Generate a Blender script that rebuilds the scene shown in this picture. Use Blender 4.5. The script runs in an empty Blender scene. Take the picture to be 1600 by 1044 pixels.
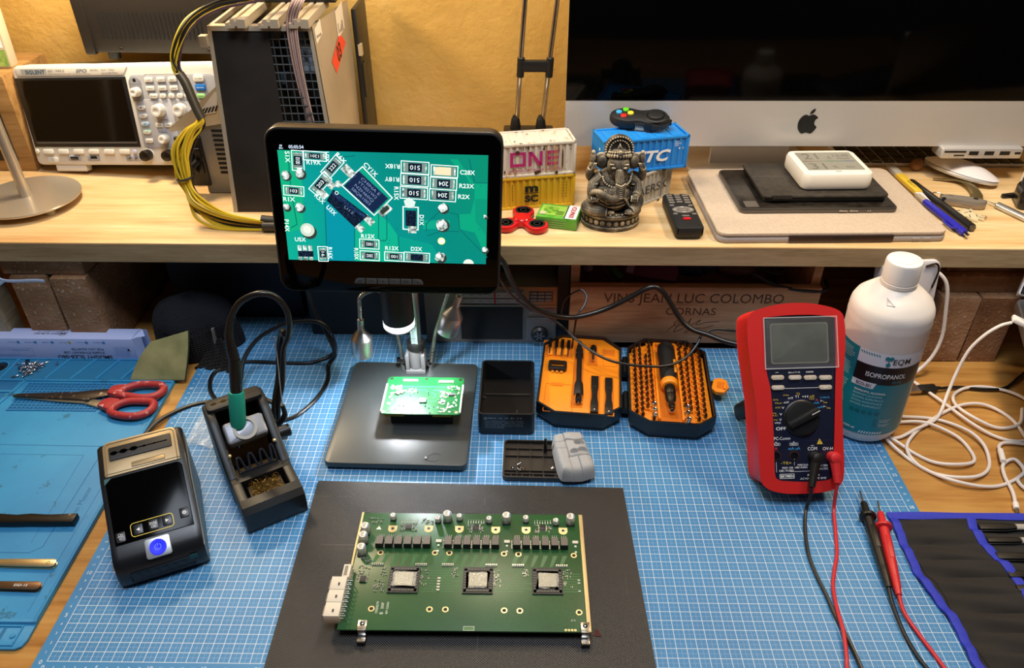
import bpy, bmesh, math, random
from mathutils import Matrix, Vector, Euler
from math import pi, sin, cos, radians as RAD
random.seed(7)
sc = bpy.context.scene
COL = sc.collection

# ---------------------------------------------------------------- camera
cam_d = bpy.data.cameras.new('camera'); cam = bpy.data.objects.new('camera', cam_d); COL.objects.link(cam)
cam_d.sensor_width = 36.0; cam_d.lens = 1200.7/1600*36; cam_d.clip_start = .02; cam_d.clip_end = 30
_p, _y, _r = .620, -.011, .001
_F = Vector((sin(_y)*cos(_p), cos(_y)*cos(_p), -sin(_p)))
_R = Vector((cos(_y), -sin(_y), 0)); _U = _R.cross(_F)
_R, _U = _R*cos(_r)+_U*sin(_r), -_R*sin(_r)+_U*cos(_r)
cam.matrix_world = Matrix(((_R.x, _U.x, -_F.x, .43845), (_R.y, _U.y, -_F.y, -.40158), (_R.z, _U.z, -_F.z, .66615), (0, 0, 0, 1)))
sc.camera = cam
sc.view_settings.view_transform = 'Standard'; sc.view_settings.look = 'None'
sc.view_settings.gamma = 1.0; sc.view_settings.use_curve_mapping = False
sc.view_settings.exposure = 0.32

# ---------------------------------------------------------------- light: dim room, two warm lamps over the shelf, a cool ceiling light
wd = bpy.data.worlds.new('room_dark'); sc.world = wd; wd.use_nodes = True
wd.node_tree.nodes['Background'].inputs[0].default_value = (.55, .62, .80, 1)
wd.node_tree.nodes['Background'].inputs[1].default_value = .035
def lamp(name, kind, loc, power, col, size=.1, target=None, size_y=None, spread=None):
    d = bpy.data.lights.new(name, kind); d.energy = power; d.color = col
    if kind == 'AREA':
        d.size = size
        if size_y: d.shape = 'RECTANGLE'; d.size_y = size_y
        if spread: d.spread = spread
    elif kind == 'POINT': d.shadow_soft_size = size
    elif kind == 'SPOT': d.shadow_soft_size = size; d.spot_size = spread; d.spot_blend = .6
    o = bpy.data.objects.new(name, d); COL.objects.link(o); o.location = loc
    if target: o.rotation_euler = (Vector(target)-Vector(loc)).to_track_quat('-Z', 'Y').to_euler()
    return o
lamp('lamp_light_warm_left', 'POINT', (-.12, .66, .63), 10.5, (1, .79, .52), .05)
lamp('lamp_light_warm_centre', 'POINT', (.435, .51, .68), 5.0, (1, .82, .60), .07)
lamp('lamp_light_warm_right', 'POINT', (1.0, .41, .74), 9.0, (1, .78, .50), .05)
lamp('ceiling_light', 'AREA', (.40, -.22, 2.0), 22, (.80, .88, 1.0), .7, (.45, .30, 0))

# ---------------------------------------------------------------- materials
def lin(c):
    if isinstance(c, str):
        c = tuple(int(c[i:i+2], 16) for i in (0, 2, 4))
    return tuple((v/255/12.92 if v/255 <= .04045 else ((v/255+.055)/1.055)**2.4) for v in c)
MATS = {}
def mat(name, col='808080', rough=.5, metal=0., spec=.5, emit=None, estr=1., bump=None, noise=None, trans=0., alpha=1., coat=0., ior=None, stretch=None, voro=None):
    """bump=(scale,strength[,dist]); noise=(scale,colour2[,contrast lo,hi]); stretch=(sx,sy,sz) scales object coordinates"""
    if name in MATS: return MATS[name]
    m = bpy.data.materials.new(name); m.use_nodes = True; MATS[name] = m
    nt = m.node_tree; b = nt.nodes['Principled BSDF']; I = b.inputs
    I['Base Color'].default_value = (*lin(col), 1); I['Roughness'].default_value = rough; I['Metallic'].default_value = metal
    I['Specular IOR Level'].default_value = spec
    I['Transmission Weight'].default_value = trans; I['Alpha'].default_value = alpha; I['Coat Weight'].default_value = coat
    if ior: I['IOR'].default_value = ior
    if coat: I['Coat Roughness'].default_value = .28
    if emit: I['Emission Color'].default_value = (*lin(emit), 1); I['Emission Strength'].default_value = estr
    if bump or noise or voro:
        tc = nt.nodes.new('ShaderNodeTexCoord'); mp = nt.nodes.new('ShaderNodeMapping')
        nt.links.new(tc.outputs['Object'], mp.inputs[0])
        if stretch: mp.inputs['Scale'].default_value = stretch
        def tex(scale, detail=4):
            n = nt.nodes.new('ShaderNodeTexNoise'); n.inputs['Scale'].default_value = scale; n.inputs['Detail'].default_value = detail
            nt.links.new(mp.outputs[0], n.inputs['Vector']); return n
        if noise:
            n = tex(noise[0]); r = nt.nodes.new('ShaderNodeValToRGB')
            lo, hi = (noise[2], noise[3]) if len(noise) > 2 else (.35, .65)
            r.color_ramp.elements[0].position = lo; r.color_ramp.elements[1].position = hi
            r.color_ramp.elements[0].color = (*lin(col), 1); r.color_ramp.elements[1].color = (*lin(noise[1]), 1)
            nt.links.new(n.outputs[0], r.inputs[0]); nt.links.new(r.outputs[0], I['Base Color'])
        if bump:
            n = tex(bump[0]) if not voro else None
            if voro:
                n = nt.nodes.new('ShaderNodeTexVoronoi'); n.inputs['Scale'].default_value = bump[0]; nt.links.new(mp.outputs[0], n.inputs['Vector'])
            bp = nt.nodes.new('ShaderNodeBump'); bp.inputs['Strength'].default_value = bump[1]
            bp.inputs['Distance'].default_value = bump[2] if len(bump) > 2 else .001
            nt.links.new(n.outputs[0], bp.inputs['Height']); nt.links.new(bp.outputs[0], I['Normal'])
    return m
class NG:
    """tiny helper for node maths"""
    def __init__(s, m): s.nt = m.node_tree; s.b = s.nt.nodes['Principled BSDF']
    def n(s, t, **k):
        x = s.nt.nodes.new(t)
        for a, v in k.items(): setattr(x, a, v)
        return x
    def link(s, a, b): s.nt.links.new(a, b)
    def m(s, op, a, b=None, c=None):
        x = s.n('ShaderNodeMath', operation=op)
        for i, v in enumerate((a, b, c)):
            if v is None: continue
            if isinstance(v, (int, float)): x.inputs[i].default_value = v
            else: s.link(v, x.inputs[i])
        return x.outputs[0]
    def xyz(s):
        tc = s.n('ShaderNodeTexCoord'); sp = s.n('ShaderNodeSeparateXYZ'); s.link(tc.outputs['Object'], sp.inputs[0])
        s.obj = tc.outputs['Object']; return sp.outputs
    def noise(s, scale, stretch=None, detail=4, rough=.5):
        x = s.n('ShaderNodeTexNoise'); x.inputs['Scale'].default_value = scale; x.inputs['Detail'].default_value = detail; x.inputs['Roughness'].default_value = rough
        if stretch:
            mp = s.n('ShaderNodeMapping'); mp.inputs['Scale'].default_value = stretch; s.link(s.obj, mp.inputs[0]); s.link(mp.outputs[0], x.inputs['Vector'])
        else: s.link(s.obj, x.inputs['Vector'])
        return x.outputs[0]
    def ramp(s, f, stops):
        r = s.n('ShaderNodeValToRGB'); e = r.color_ramp.elements
        while len(e) < len(stops): e.new(.5)
        for i, (p, c) in enumerate(stops): e[i].position = p; e[i].color = (*lin(c), 1)
        s.link(f, r.inputs[0]); return r.outputs[0]
    def mix(s, f, a, b):
        x = s.n('ShaderNodeMix', data_type='RGBA')
        for i, v in ((0, f), (6, a), (7, b)):
            if isinstance(v, (int, float)): x.inputs[i].default_value = v
            elif isinstance(v, str): x.inputs[i].default_value = (*lin(v), 1)
            else: s.link(v, x.inputs[i])
        return x.outputs[2]
    def bump(s, h, strength, dist=.001):
        x = s.n('ShaderNodeBump'); x.inputs['Strength'].default_value = strength; x.inputs['Distance'].default_value = dist
        s.link(h, x.inputs['Height']); s.link(x.outputs[0], s.b.inputs['Normal'])
    def base(s, c): s.link(c, s.b.inputs['Base Color'])
    def rough(s, c): s.link(c, s.b.inputs['Roughness'])

# ---------------------------------------------------------------- mesh builder
def T3(x=0, y=0, z=0): return Matrix.Translation((x, y, z))
def RX(a): return Matrix.Rotation(a, 4, 'X')
def RY(a): return Matrix.Rotation(a, 4, 'Y')
def RZ(a): return Matrix.Rotation(a, 4, 'Z')
PF = Matrix(((1, 0, 0, 0), (0, 0, -1, 0), (0, 1, 0, 0), (0, 0, 0, 1)))      # panel frame: (u, v, out) -> (x, -out, z)
def rrect(w, h, r=0, n=4, cx=0, cy=0):
    if not isinstance(r, (tuple, list)) and r <= 0: return [(cx-w/2, cy-h/2), (cx+w/2, cy-h/2), (cx+w/2, cy+h/2), (cx-w/2, cy+h/2)]
    rs = r if isinstance(r, (tuple, list)) else (r,)*4                        # order: br, tr, tl, bl
    out = []
    for k, (sx, sy) in enumerate(((1, -1), (1, 1), (-1, 1), (-1, -1))):
        q = rs[k]
        for i in range(n+1):
            a = -pi/2+k*pi/2+i*pi/2/n
            out.append((cx+sx*(w/2-q)+q*cos(a), cy+sy*(h/2-q)+q*sin(a)))
    return out
def circ(r, n=24, cx=0, cy=0, r2=None): return [(cx+r*cos(2*pi*i/n), cy+(r2 or r)*sin(2*pi*i/n)) for i in range(n)]
def offset(P, d):
    n = len(P); out = []
    for i in range(n):
        a, b, c = Vector(P[i-1]), Vector(P[i]), Vector(P[(i+1) % n])
        e1, e2 = (b-a), (c-b)
        if e1.length < 1e-9: e1 = e2
        if e2.length < 1e-9: e2 = e1
        n1 = Vector((-e1.y, e1.x)).normalized(); n2 = Vector((-e2.y, e2.x)).normalized()
        q = n1+n2; L = q.length
        if L < 1e-6: q = n1
        else: q = q/L / max(.35, q.normalized().dot(n1))
        out.append((b.x+q.x*d, b.y+q.y*d))
    return out
def spline(P, k=6, closed=False):
    P = [Vector(p) for p in P]; n = len(P); out = []
    if n < 3 and not closed: return P
    rng = range(n if closed else n-1)
    for i in rng:
        p0 = P[i-1] if (i > 0 or closed) else P[0]*2-P[1]
        p1, p2 = P[i], P[(i+1) % n]
        p3 = P[(i+2) % n] if (i+2 < n or closed) else P[-1]*2-P[-2]
        for j in range(k):
            t = j/k
            out.append(.5*((2*p1)+(p2-p0)*t+(2*p0-5*p1+4*p2-p3)*t*t+(3*p1-p0-3*p2+p3)*t**3))
    if not closed: out.append(P[-1].copy())
    return out
_fonts = {}
def text_mesh(s, shear=0, bold=0):
    key = (s, shear, bold)
    if key not in _fonts:
        cu = bpy.data.curves.new('t', 'FONT'); cu.body = s; cu.size = 1; cu.resolution_u = 3; cu.shear = shear; cu.offset = bold
        o = bpy.data.objects.new('t', cu); me = o.to_mesh()
        V = [v.co.copy() for v in me.vertices]; F = [tuple(p.vertices) for p in me.polygons]
        o.to_mesh_clear(); bpy.data.objects.remove(o); bpy.data.curves.remove(cu)
        if not V: V = [Vector((0, 0, 0))]
        _fonts[key] = (V, F)
    return _fonts[key]
class MB:
    def __init__(s, m=None): s.V = []; s.F = []; s.MI = []; s.mats = []; s.T = Matrix(); s.m = m
    def at(s, T): s.T = T; return s
    def mi(s, m):
        m = m or s.m
        if m not in s.mats: s.mats.append(m)
        return s.mats.index(m)
    def add(s, V, F, m=None):
        o = len(s.V); k = s.mi(m)
        s.V += [s.T @ Vector(v) for v in V]; s.F += [tuple(o+i for i in f) for f in F]; s.MI += [k]*len(F); return s
    def prism(s, P, z0, z1, bev=0, m=None, top=None, bb=True, taper=0):
        n = len(P)
        area = sum(P[i-1][0]*P[i][1]-P[i][0]*P[i-1][1] for i in range(n))
        if area < 0: P = P[::-1]
        rings = []
        Pt = offset(P, taper) if taper else P
        if bev and bb: rings += [(offset(P, bev), z0), (offset(P, bev*.3), z0+bev*.3), (P, z0+bev)]
        else: rings.append((P, z0))
        if bev: rings += [(Pt, z1-bev), (offset(Pt, bev*.3), z1-bev*.3), (offset(Pt, bev), z1)]
        else: rings.append((Pt, z1))
        V = [(x, y, z) for R, z in rings for x, y in R]; F = []
        for k in range(len(rings)-1):
            for i in range(n): F.append((k*n+i, k*n+(i+1) % n, (k+1)*n+(i+1) % n, (k+1)*n+i))
        F.append(tuple(range(n))[::-1]); s.add(V, F, m)
        o = len(s.V)-n; s.F.append(tuple(o+i for i in range(n))); s.MI.append(s.mi(top or m)); return s
    def box(s, c, d, m=None, bev=0, r=0, n=3, taper=0):
        return s.prism(rrect(d[0], d[1], r, n, c[0], c[1]), c[2]-d[2]/2, c[2]+d[2]/2, bev, m, taper=taper)
    def tray(s, P, z0, z1, wall, floor, m=None, m_in=None, lip=0):
        """open tray: outer wall, rim, inner wall, floor"""
        n = len(P)
        area = sum(P[i-1][0]*P[i][1]-P[i][0]*P[i-1][1] for i in range(n))
        if area < 0: P = P[::-1]
        Q = offset(P, wall)
        rings = [(P, z0), (P, z1), (Q, z1), (Q, z0+floor)]
        V = [(x, y, z) for R, z in rings for x, y in R]; F = []
        for k in range(3):
            for i in range(n): F.append((k*n+i, k*n+(i+1) % n, (k+1)*n+(i+1) % n, (k+1)*n+i))
        F.append(tuple(range(n))[::-1]); s.add(V, F, m)
        o = len(s.V)-n; s.F.append(tuple(o+i for i in range(n))); s.MI.append(s.mi(m_in or m)); return s
    def ring(s, P, Q, z, m=None, z1=None):
        """flat frame between two equal-length outlines (outer, inner), with thickness if z1"""
        n = len(P); z1 = z if z1 is None else z1
        rings = [(Q, z), (P, z), (P, z1), (Q, z1), (Q, z)] if z1 != z else [(P, z), (Q, z)]
        V = [(x, y, w) for R, w in rings for x, y in R]; F = []
        for k in range(len(rings)-1):
            for i in range(n): F.append((k*n+i, k*n+(i+1) % n, (k+1)*n+(i+1) % n, (k+1)*n+i))
        return s.add(V, F, m)
    def poly(s, P, z=0, m=None):
        n = len(P); area = sum(P[i-1][0]*P[i][1]-P[i][0]*P[i-1][1] for i in range(n))
        if area < 0: P = P[::-1]
        return s.add([(x, y, z) for x, y in P], [tuple(range(n))], m)
    def rect(s, x0, y0, x1, y1, z=0, m=None): return s.poly([(x0, y0), (x1, y0), (x1, y1), (x0, y1)], z, m)
    def lathe(s, prof, n=24, m=None, ax='Z'):
        V = []; F = []
        for r, z in prof:
            for i in range(n): V.append((r*cos(2*pi*i/n), r*sin(2*pi*i/n), z))
        for k in range(len(prof)-1):
            for i in range(n): F.append((k*n+i, k*n+(i+1) % n, (k+1)*n+(i+1) % n, (k+1)*n+i))
        if prof[0][0] > 1e-6: F.append(tuple(range(n))[::-1])
        if prof[-1][0] > 1e-6: F.append(tuple((len(prof)-1)*n+i for i in range(n)))
        if ax == 'X': V = [(z, x, y) for x, y, z in V]
        if ax == 'Y': V = [(y, z, x) for x, y, z in V]
        return s.add(V, F, m)
    def cyl(s, p0, p1, r, r1=None, m=None, n=16, bev=0):
        p0, p1 = Vector(p0), Vector(p1); r1 = r if r1 is None else r1
        d = p1-p0; L = d.length; Tm = Matrix.Translation(p0) @ d.to_track_quat('Z', 'Y').to_matrix().to_4x4()
        T0 = s.T; s.T = T0 @ Tm
        s.lathe([(r-bev, 0), (r, bev), (r1, L-bev), (r1-bev, L)] if bev else [(r, 0), (r1, L)], n, m); s.T = T0; return s
    def tube(s, P, r, m=None, n=8, k=6, closed=False, caps=True, flat=None):
        Q = spline(P, k, closed); N = len(Q); V = []; F = []
        rr = r if callable(r) else (lambda t: r)
        t0 = (Q[1]-Q[0]).normalized(); up = Vector((0, 0, 1))
        if abs(t0.dot(up)) > .9: up = Vector((1, 0, 0))
        nrm = (up-t0*up.dot(t0)).normalized(); tp = t0
        for i in range(N):
            a = Q[(i-1) % N] if (i > 0 or closed) else Q[i]; b = Q[(i+1) % N] if (i < N-1 or closed) else Q[i]
            t = (b-a)
            t = t.normalized() if t.length > 1e-9 else tp
            nrm = tp.rotation_difference(t) @ nrm; nrm = (nrm-t*nrm.dot(t)).normalized(); tp = t
            bn = t.cross(nrm); q = rr(i/(N-1))
            for j in range(n):
                a_ = 2*pi*j/n; f1, f2 = (flat if flat else (1, 1))
                V.append(Q[i]+nrm*(cos(a_)*q*f1)+bn*(sin(a_)*q*f2))
        for i in range(N if closed else N-1):
            for j in range(n): F.append((i*n+j, i*n+(j+1) % n, ((i+1) % N)*n+(j+1) % n, ((i+1) % N)*n+j))
        if caps and not closed: F.append(tuple(range(n))[::-1]); F.append(tuple((N-1)*n+j for j in range(n)))
        return s.add(V, F, m)
    def ball(s, c, r, m=None, n=16, k=10, half=False):
        if not isinstance(r, (tuple, list)): r = (r, r, r)
        V = []; F = []
        for i in range(k+1):
            ph = (pi/2 if half else pi)*i/k
            for j in range(n): V.append((c[0]+r[0]*sin(ph)*cos(2*pi*j/n), c[1]+r[1]*sin(ph)*sin(2*pi*j/n), c[2]+r[2]*cos(ph)))
        for i in range(k):
            for j in range(n): F.append((i*n+j, (i+1)*n+j, (i+1)*n+(j+1) % n, i*n+(j+1) % n))
        if half: F.append(tuple(k*n+j for j in range(n))[::-1])
        return s.add(V, F, m)
    def surf(s, f, nu, nv, m=None, thick=None):
        V = [Vector(f(i/nu, j/nv)) for i in range(nu+1) for j in range(nv+1)]; w = nv+1
        F = [(i*w+j, (i+1)*w+j, (i+1)*w+j+1, i*w+j+1) for i in range(nu) for j in range(nv)]
        if thick:
            o = len(V); V += [v-Vector((0, 0, thick)) for v in V]
            F += [tuple(o+q for q in f_[::-1]) for f_ in F]
            for i in range(nu): F += [(i*w, o+i*w, o+(i+1)*w, (i+1)*w), ((i+1)*w+nv, o+(i+1)*w+nv, o+i*w+nv, i*w+nv)]
            for j in range(nv): F += [(j+1, o+j+1, o+j, j), (nu*w+j, o+nu*w+j, o+nu*w+j+1, nu*w+j+1)]
        return s.add(V, F, m)
    def text(s, t, size, m=None, p=(0, 0, 0), align='C', w=None, shear=0, bold=0, rot=0, mirror=False, vc=True):
        """w = fitted width; size = capital height"""
        V, F = text_mesh(t, shear, bold)
        x0 = min(v.x for v in V); x1 = max(v.x for v in V)
        sy = size/.69; sx = sy if w is None else w/max(1e-6, x1-x0)
        ox = {'C': (x0+x1)/2, 'L': x0, 'R': x1}[align]; oy = .345 if vc else 0
        c, sn = cos(rot), sin(rot); out = []
        for v in V:
            x, y = (v.x-ox)*sx*(-1 if mirror else 1), (v.y-oy)*sy
            out.append((p[0]+x*c-y*sn, p[1]+x*sn+y*c, p[2]))
        return s.add(out, [f[::-1] for f in F] if mirror else F, m)
    def build(s, name, parent=None, M=None, smooth=38, label=None):
        me = bpy.data.meshes.new(name); me.from_pydata([tuple(v) for v in s.V], [], s.F)
        for m in s.mats: me.materials.append(m)
        me.polygons.foreach_set('material_index', s.MI)
        if smooth:
            me.polygons.foreach_set('use_smooth', [True]*len(s.F)); me.set_sharp_from_angle(angle=RAD(smooth))
        me.update()
        o = bpy.data.objects.new(name, me); COL.objects.link(o)
        if parent: o.parent = parent
        if M is not None: o.matrix_local = M
        if label: o['label'] = label
        return o
def tag(o, label, cat, group=None, kind=None):
    o['label'] = label; o['category'] = cat
    if group: o['group'] = group
    if kind: o['kind'] = kind
    return o
def struct(o): o['kind'] = 'structure'; return o
def thing(name, label, cat, M=None, group=None):
    o = bpy.data.objects.new(name, None); COL.objects.link(o); o.empty_display_size = .02
    if M is not None: o.matrix_world = M
    return tag(o, label, cat, group)
def copy_thing(o, M, label=None, group=None):
    def cp(a, par):
        c = a.copy(); COL.objects.link(c)
        if par: c.parent = par; c.matrix_local = a.matrix_local.copy()
        for ch in a.children: cp(ch, c)
        return c
    c = cp(o, None); c.matrix_world = M
    if label: c['label'] = label
    if group: c['group'] = group
    return c

# common materials
BLACK = mat('black_plastic', '141414', .42)
BLACKM = mat('black_matte_plastic', '131313', .58, bump=(900, .15, .0005))
GLOSS = mat('black_glass', '020202', .07, spec=.14)
WHITE = mat('white_plastic', 'e6e2da', .4)
INK_W = mat('white_print', 'f0f0ee', .6)
INK_K = mat('black_print', '101010', .6)
STEEL = mat('brushed_steel', 'b8b4ae', .28, 1.0)
CHROME = mat('chrome', 'd8d8d8', .12, 1.0)
ALU = mat('aluminium', 'c4c4c6', .36, 1.0)
GOLD = mat('gold_plating', 'e8cf98', .35, .6)
RUBBER = mat('black_rubber', '0e0e0e', .55)
COPPER = mat('copper', 'b87040', .35, 1.0)
DARKMETAL = mat('dark_metal', '3a3632', .35, .9)
# ================================================================= setting
SZ = .185          # shelf top
def wood(name, c1, c2, c3, along='x', scale=1.0, rough=.5):
    m = mat(name, c1, rough); g = NG(m); x, y, z = g.xyz()
    st = {'x': (1.2, 14, 14), 'y': (14, 1.2, 14)}[along]
    n1 = g.noise(3.0*scale, st, 6, .6); n2 = g.noise(14*scale, tuple(v*1.0 for v in st), 4); n3 = g.noise(2.2)
    f = g.m('ADD', g.m('MULTIPLY', n1, .7), g.m('MULTIPLY', n2, .3))
    c = g.ramp(f, [(.34, c2), (.5, c1), (.64, c3)])
    dark = g.ramp(n3, [(.35, 'd8d0c8'), (.65, 'ffffff')])
    mx = g.n('ShaderNodeMix', data_type='RGBA', blend_type='MULTIPLY'); mx.inputs[0].default_value = 1
    g.link(c, mx.inputs[6]); g.link(dark, mx.inputs[7]); g.base(mx.outputs[2])
    g.bump(n2, .12, .0006); return m
PINE = wood('pine_shelf_wood', 'e2c08a', 'd0a66c', 'ecd2a4')
OAK = wood('oak_desk_wood', 'c8924a', 'a8702e', 'd8a85c')
mw = mat('yellow_stucco', 'e0ac3c', .8); g = NG(mw); g.xyz()
n1 = g.noise(5, None, 6, .6); n2 = g.noise(60, None, 6, .65); n3 = g.noise(18, None, 4)
g.base(g.mix(g.m('MULTIPLY', n3, .5), g.ramp(n1, [(.3, 'b48a3e'), (.5, 'c69c4c'), (.75, 'd4b06a')]), 'bf9648'))
g.bump(g.m('ADD', n2, g.m('MULTIPLY', n1, 2.5)), .5, .005)
WY = .86
struct(MB(mw).box((.4, WY+.03, .9), (4.4, .06, 2.6)).build('wall_back'))
struct(MB(mat('side_wall_plaster', 'd8a648', .8, bump=(60, .5, .003))).box((-1.83, -.2, .9), (.06, 2.2, 2.6)).build('wall_left'))
struct(MB(mat('floor_laminate', '6a4c30', .6)).box((.4, -.3, -.78), (4.4, 2.4, .04)).build('floor'))
# desk
desk = thing('workbench', 'oak plank workbench covered by the blue cutting mat', 'desk', T3(.45, .2, -.003))
b = MB(OAK); b.box((0, 0, -.02), (2.3, 1.3, .04), bev=.003); b.build('tabletop', desk)
for sx in (-1, 1):
    for sy in (-1, 1): MB(OAK).box((sx*1.05, sy*.58, -.4), (.07, .07, .72), bev=.003).build('leg', desk)
# raised shelf
SAWN_SHADED = wood('shaded_sawn_pine_edge', 'b39a72', '9c8258', 'c4ab82', 'x', 2.6, .75)  # darker than the board: shade on its rough-sawn front put into the colour
b = MB(PINE); b.box((0, 0, -.0145), (2.3, WY-.468, .029), bev=.0015)
b.box((0, -(WY-.468)/2+.0001, -.0145), (2.298, .0008, .0262), SAWN_SHADED)
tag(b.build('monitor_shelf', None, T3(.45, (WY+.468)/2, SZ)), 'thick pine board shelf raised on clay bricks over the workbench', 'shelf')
SHB = SZ-.029
# bricks
mb_ = mat('clay_brick', 'b58a6a', .9); g = NG(mb_); g.xyz()
n1 = g.noise(25, None, 6, .6); n2 = g.noise(240, None, 3)
g.base(g.mix(g.m('MULTIPLY', g.m('GREATER_THAN', n2, .66), .5), g.ramp(n1, [(.3, '7c5636'), (.5, '936b48'), (.7, 'a88262')]), 'e2d2c0'))
g.bump(g.m('ADD', n1, n2), .6, .002)
def brick(x, y, z, d, rz, lab, lean=0):
    b = MB(mb_); b.box((0, 0, d[2]/2), d, bev=.0025)
    rr = random.Random(x*1000+z)
    b.V = [v+Vector((rr.uniform(-1, 1), rr.uniform(-1, 1), rr.uniform(-.6, .6)))*.0008 for v in b.V]
    tag(b.build('brick', None, T3(x, y, z) @ RZ(rz) @ RY(lean)), lab, 'brick', 'bricks carrying the shelf')
fl = -.003
# right pillar: two bricks on edge, two laid flat on top
brick(1.036, .476+.105, fl, (.052, .21, .108), 0, 'rough clay brick on edge beside the isopropanol bottle, lower left of the right pillar')
brick(1.0905, .476+.105, fl, (.052, .21, .108), 0, 'rough clay brick on edge behind the white laptop plug, lower right of the right pillar')
brick(1.118, .49+.05, fl+.108, (.21, .10, .026), 0, 'clay brick laid across the two upright bricks of the right pillar')
brick(1.122, .502+.05, fl+.134, (.21, .10, .0245), 0, 'thin clay brick wedged directly under the right end of the shelf')
# left pillar
brick(-.224, .478+.105, fl, (.050, .21, .132), 0, 'chipped clay brick on edge, left one of the two behind the white adapter box')
brick(-.1675, .474+.105, fl, (.050, .21, .132), 0, 'clay brick on edge, right one of the two behind the white adapter box')
brick(-.200, .48+.105, fl+.132, (.11, .21, .0265), 0, 'clay brick lying flat under the left end of the shelf')
b = MB(wood('grey_batten_wood', 'a89878', '8a7a5c', 'b8a888', 'y', 2)).box((0, 0, .0775), (.022, .03, .155), bev=.001)
tag(b.build('wooden_batten', None, T3(-.290, .49, fl)), 'pale wooden batten standing left of the left brick pillar', 'batten')
# ================================================================= cutting mat
m = mat('blue_cutting_mat', '3f83bd', .5); g = NG(m); x, y, z = g.xyz()
def gridline(p, period, half):
    f = g.m('FRACT', g.m('ADD', g.m('DIVIDE', p, period), .5)); return g.m('LESS_THAN', g.m('ABSOLUTE', g.m('SUBTRACT', f, .5)), half)
X = g.m('ADD', x, 0); Y = g.m('ADD', y, 0)
inside = g.m('MULTIPLY', g.m('MULTIPLY', g.m('GREATER_THAN', X, -.0004), g.m('LESS_THAN', X, .8804)), g.m('MULTIPLY', g.m('GREATER_THAN', Y, -.0004), g.m('LESS_THAN', Y, .5804)))
full = g.m('MAXIMUM', gridline(X, .01, .033), gridline(Y, .01, .033))
Xh, Yh = g.m('ADD', X, .005), g.m('ADD', Y, .005)
dash = g.m('MAXIMUM', g.m('MULTIPLY', gridline(Xh, .01, .030), gridline(Y, .002, .25)), g.m('MULTIPLY', gridline(Yh, .01, .030), gridline(X, .002, .25)))
ln = g.m('MULTIPLY', g.m('MAXIMUM', g.m('MULTIPLY', full, .74), g.m('MULTIPLY', dash, .30)), inside)
n1 = g.noise(7, None, 5); bl = g.ramp(n1, [(.3, '357aac'), (.55, '3d84b6'), (.75, '478dbc')])
g.base(g.mix(ln, bl, 'dfe6e6')); g.bump(g.noise(900, None, 2), .12, .0004)
b = MB(m); b.prism(rrect(.904, .604, .006, 4, .44, .29), -.003, 0)
mi = mat('mat_white_ink', 'dfe6ea', .6)
for i in range(0, 89):
    big = i % 5 == 0
    b.text(str(i), .0042 if big else .0026, mi, (i*.01-.001, -.0062, .0002))
for i in range(0, 59):
    big = i % 5 == 0
    b.text(str(i), .0042 if big else .0026, mi, (-.0055, i*.01-.001, .0002))
    if i < 40: b.text(str(58-i), .0042 if big else .0026, mi, (.8855, i*.01-.001, .0002))
tag(b.build('cutting_mat'), 'large light blue cutting mat with a white centimetre grid on the workbench', 'cutting mat')

# black woven heat mat
m = mat('black_weave_mat', '25211d', .42); g = NG(m); x, y, z = g.xyz()
wx = g.m('SINE', g.m('MULTIPLY', x, 6283/2.6)); wy = g.m('SINE', g.m('MULTIPLY', y, 6283/2.6)); wv = g.m('MULTIPLY', wx, wy)
n1 = g.noise(3, (1, 1, 1), 6, .65)
scr = g.m('GREATER_THAN', g.noise(5.5, (60, .4, 1), 3), .69); scr2 = g.m('GREATER_THAN', g.noise(5.5, (.4, 60, 1), 3), .685)
pat = g.m('MULTIPLY', g.m('MAXIMUM', scr, scr2), g.m('GREATER_THAN', g.noise(9, None, 3), .5))
c = g.ramp(g.m('ADD', g.m('MULTIPLY', wv, .12), n1), [(.3, '1d1a17'), (.55, '26221e'), (.8, '322c26')])
g.base(g.mix(g.m('MULTIPLY', pat, .35), c, '8a8478')); g.bump(wv, .35, .0006)
b = MB(m)
P = [(.2053, -.012), (.568, -.012), (.5605, .2215), (.2048, .2285)]
b.prism(P, .0002, .0032)
tag(b.build('heat_mat'), 'black woven heat-resistant mat lying on the blue cutting mat under the large circuit board', 'heat mat')

# ================================================================= large green circuit board
PCB = mat('green_solder_mask', '2a5a2e', .36, noise=(14, '264f2a'), coat=.2)
PCB_DK = mat('board_underside', '101210', .5)
TRACE = mat('green_trace', '326a38', .36)
SILK = mat('silkscreen_ink', 'd4dccb', .6)
TIN = mat('tinned_solder', 'c8c6be', .32, .85)
CHIPK = mat('chip_epoxy', '1c1c1d', .45)
INDM = mat('inductor_grey', '6e655c', .5)
CAPB = mat('capacitor_can', 'dcd8d0', .38, .45)
CAPBLUE = mat('capacitor_blue_mark', '2f6fc0', .45)
IVORY = mat('ivory_connector', 'd8cdb8', .5)
BZ = .0155
brd = thing('circuit_board', 'large green circuit board with three processors and metal capacitors on the black heat mat', 'circuit board', T3(.268, .026, BZ))
W, H = .2405, .1435
b = MB(PCB); b.box((W/2, H/2, -.001), (W, H, .002), bev=.0002)
def rect(x0, y0, x1, y1, z, mm): b.rect(x0, y0, x1, y1, z, mm)
rnd = random.Random(3)
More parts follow.
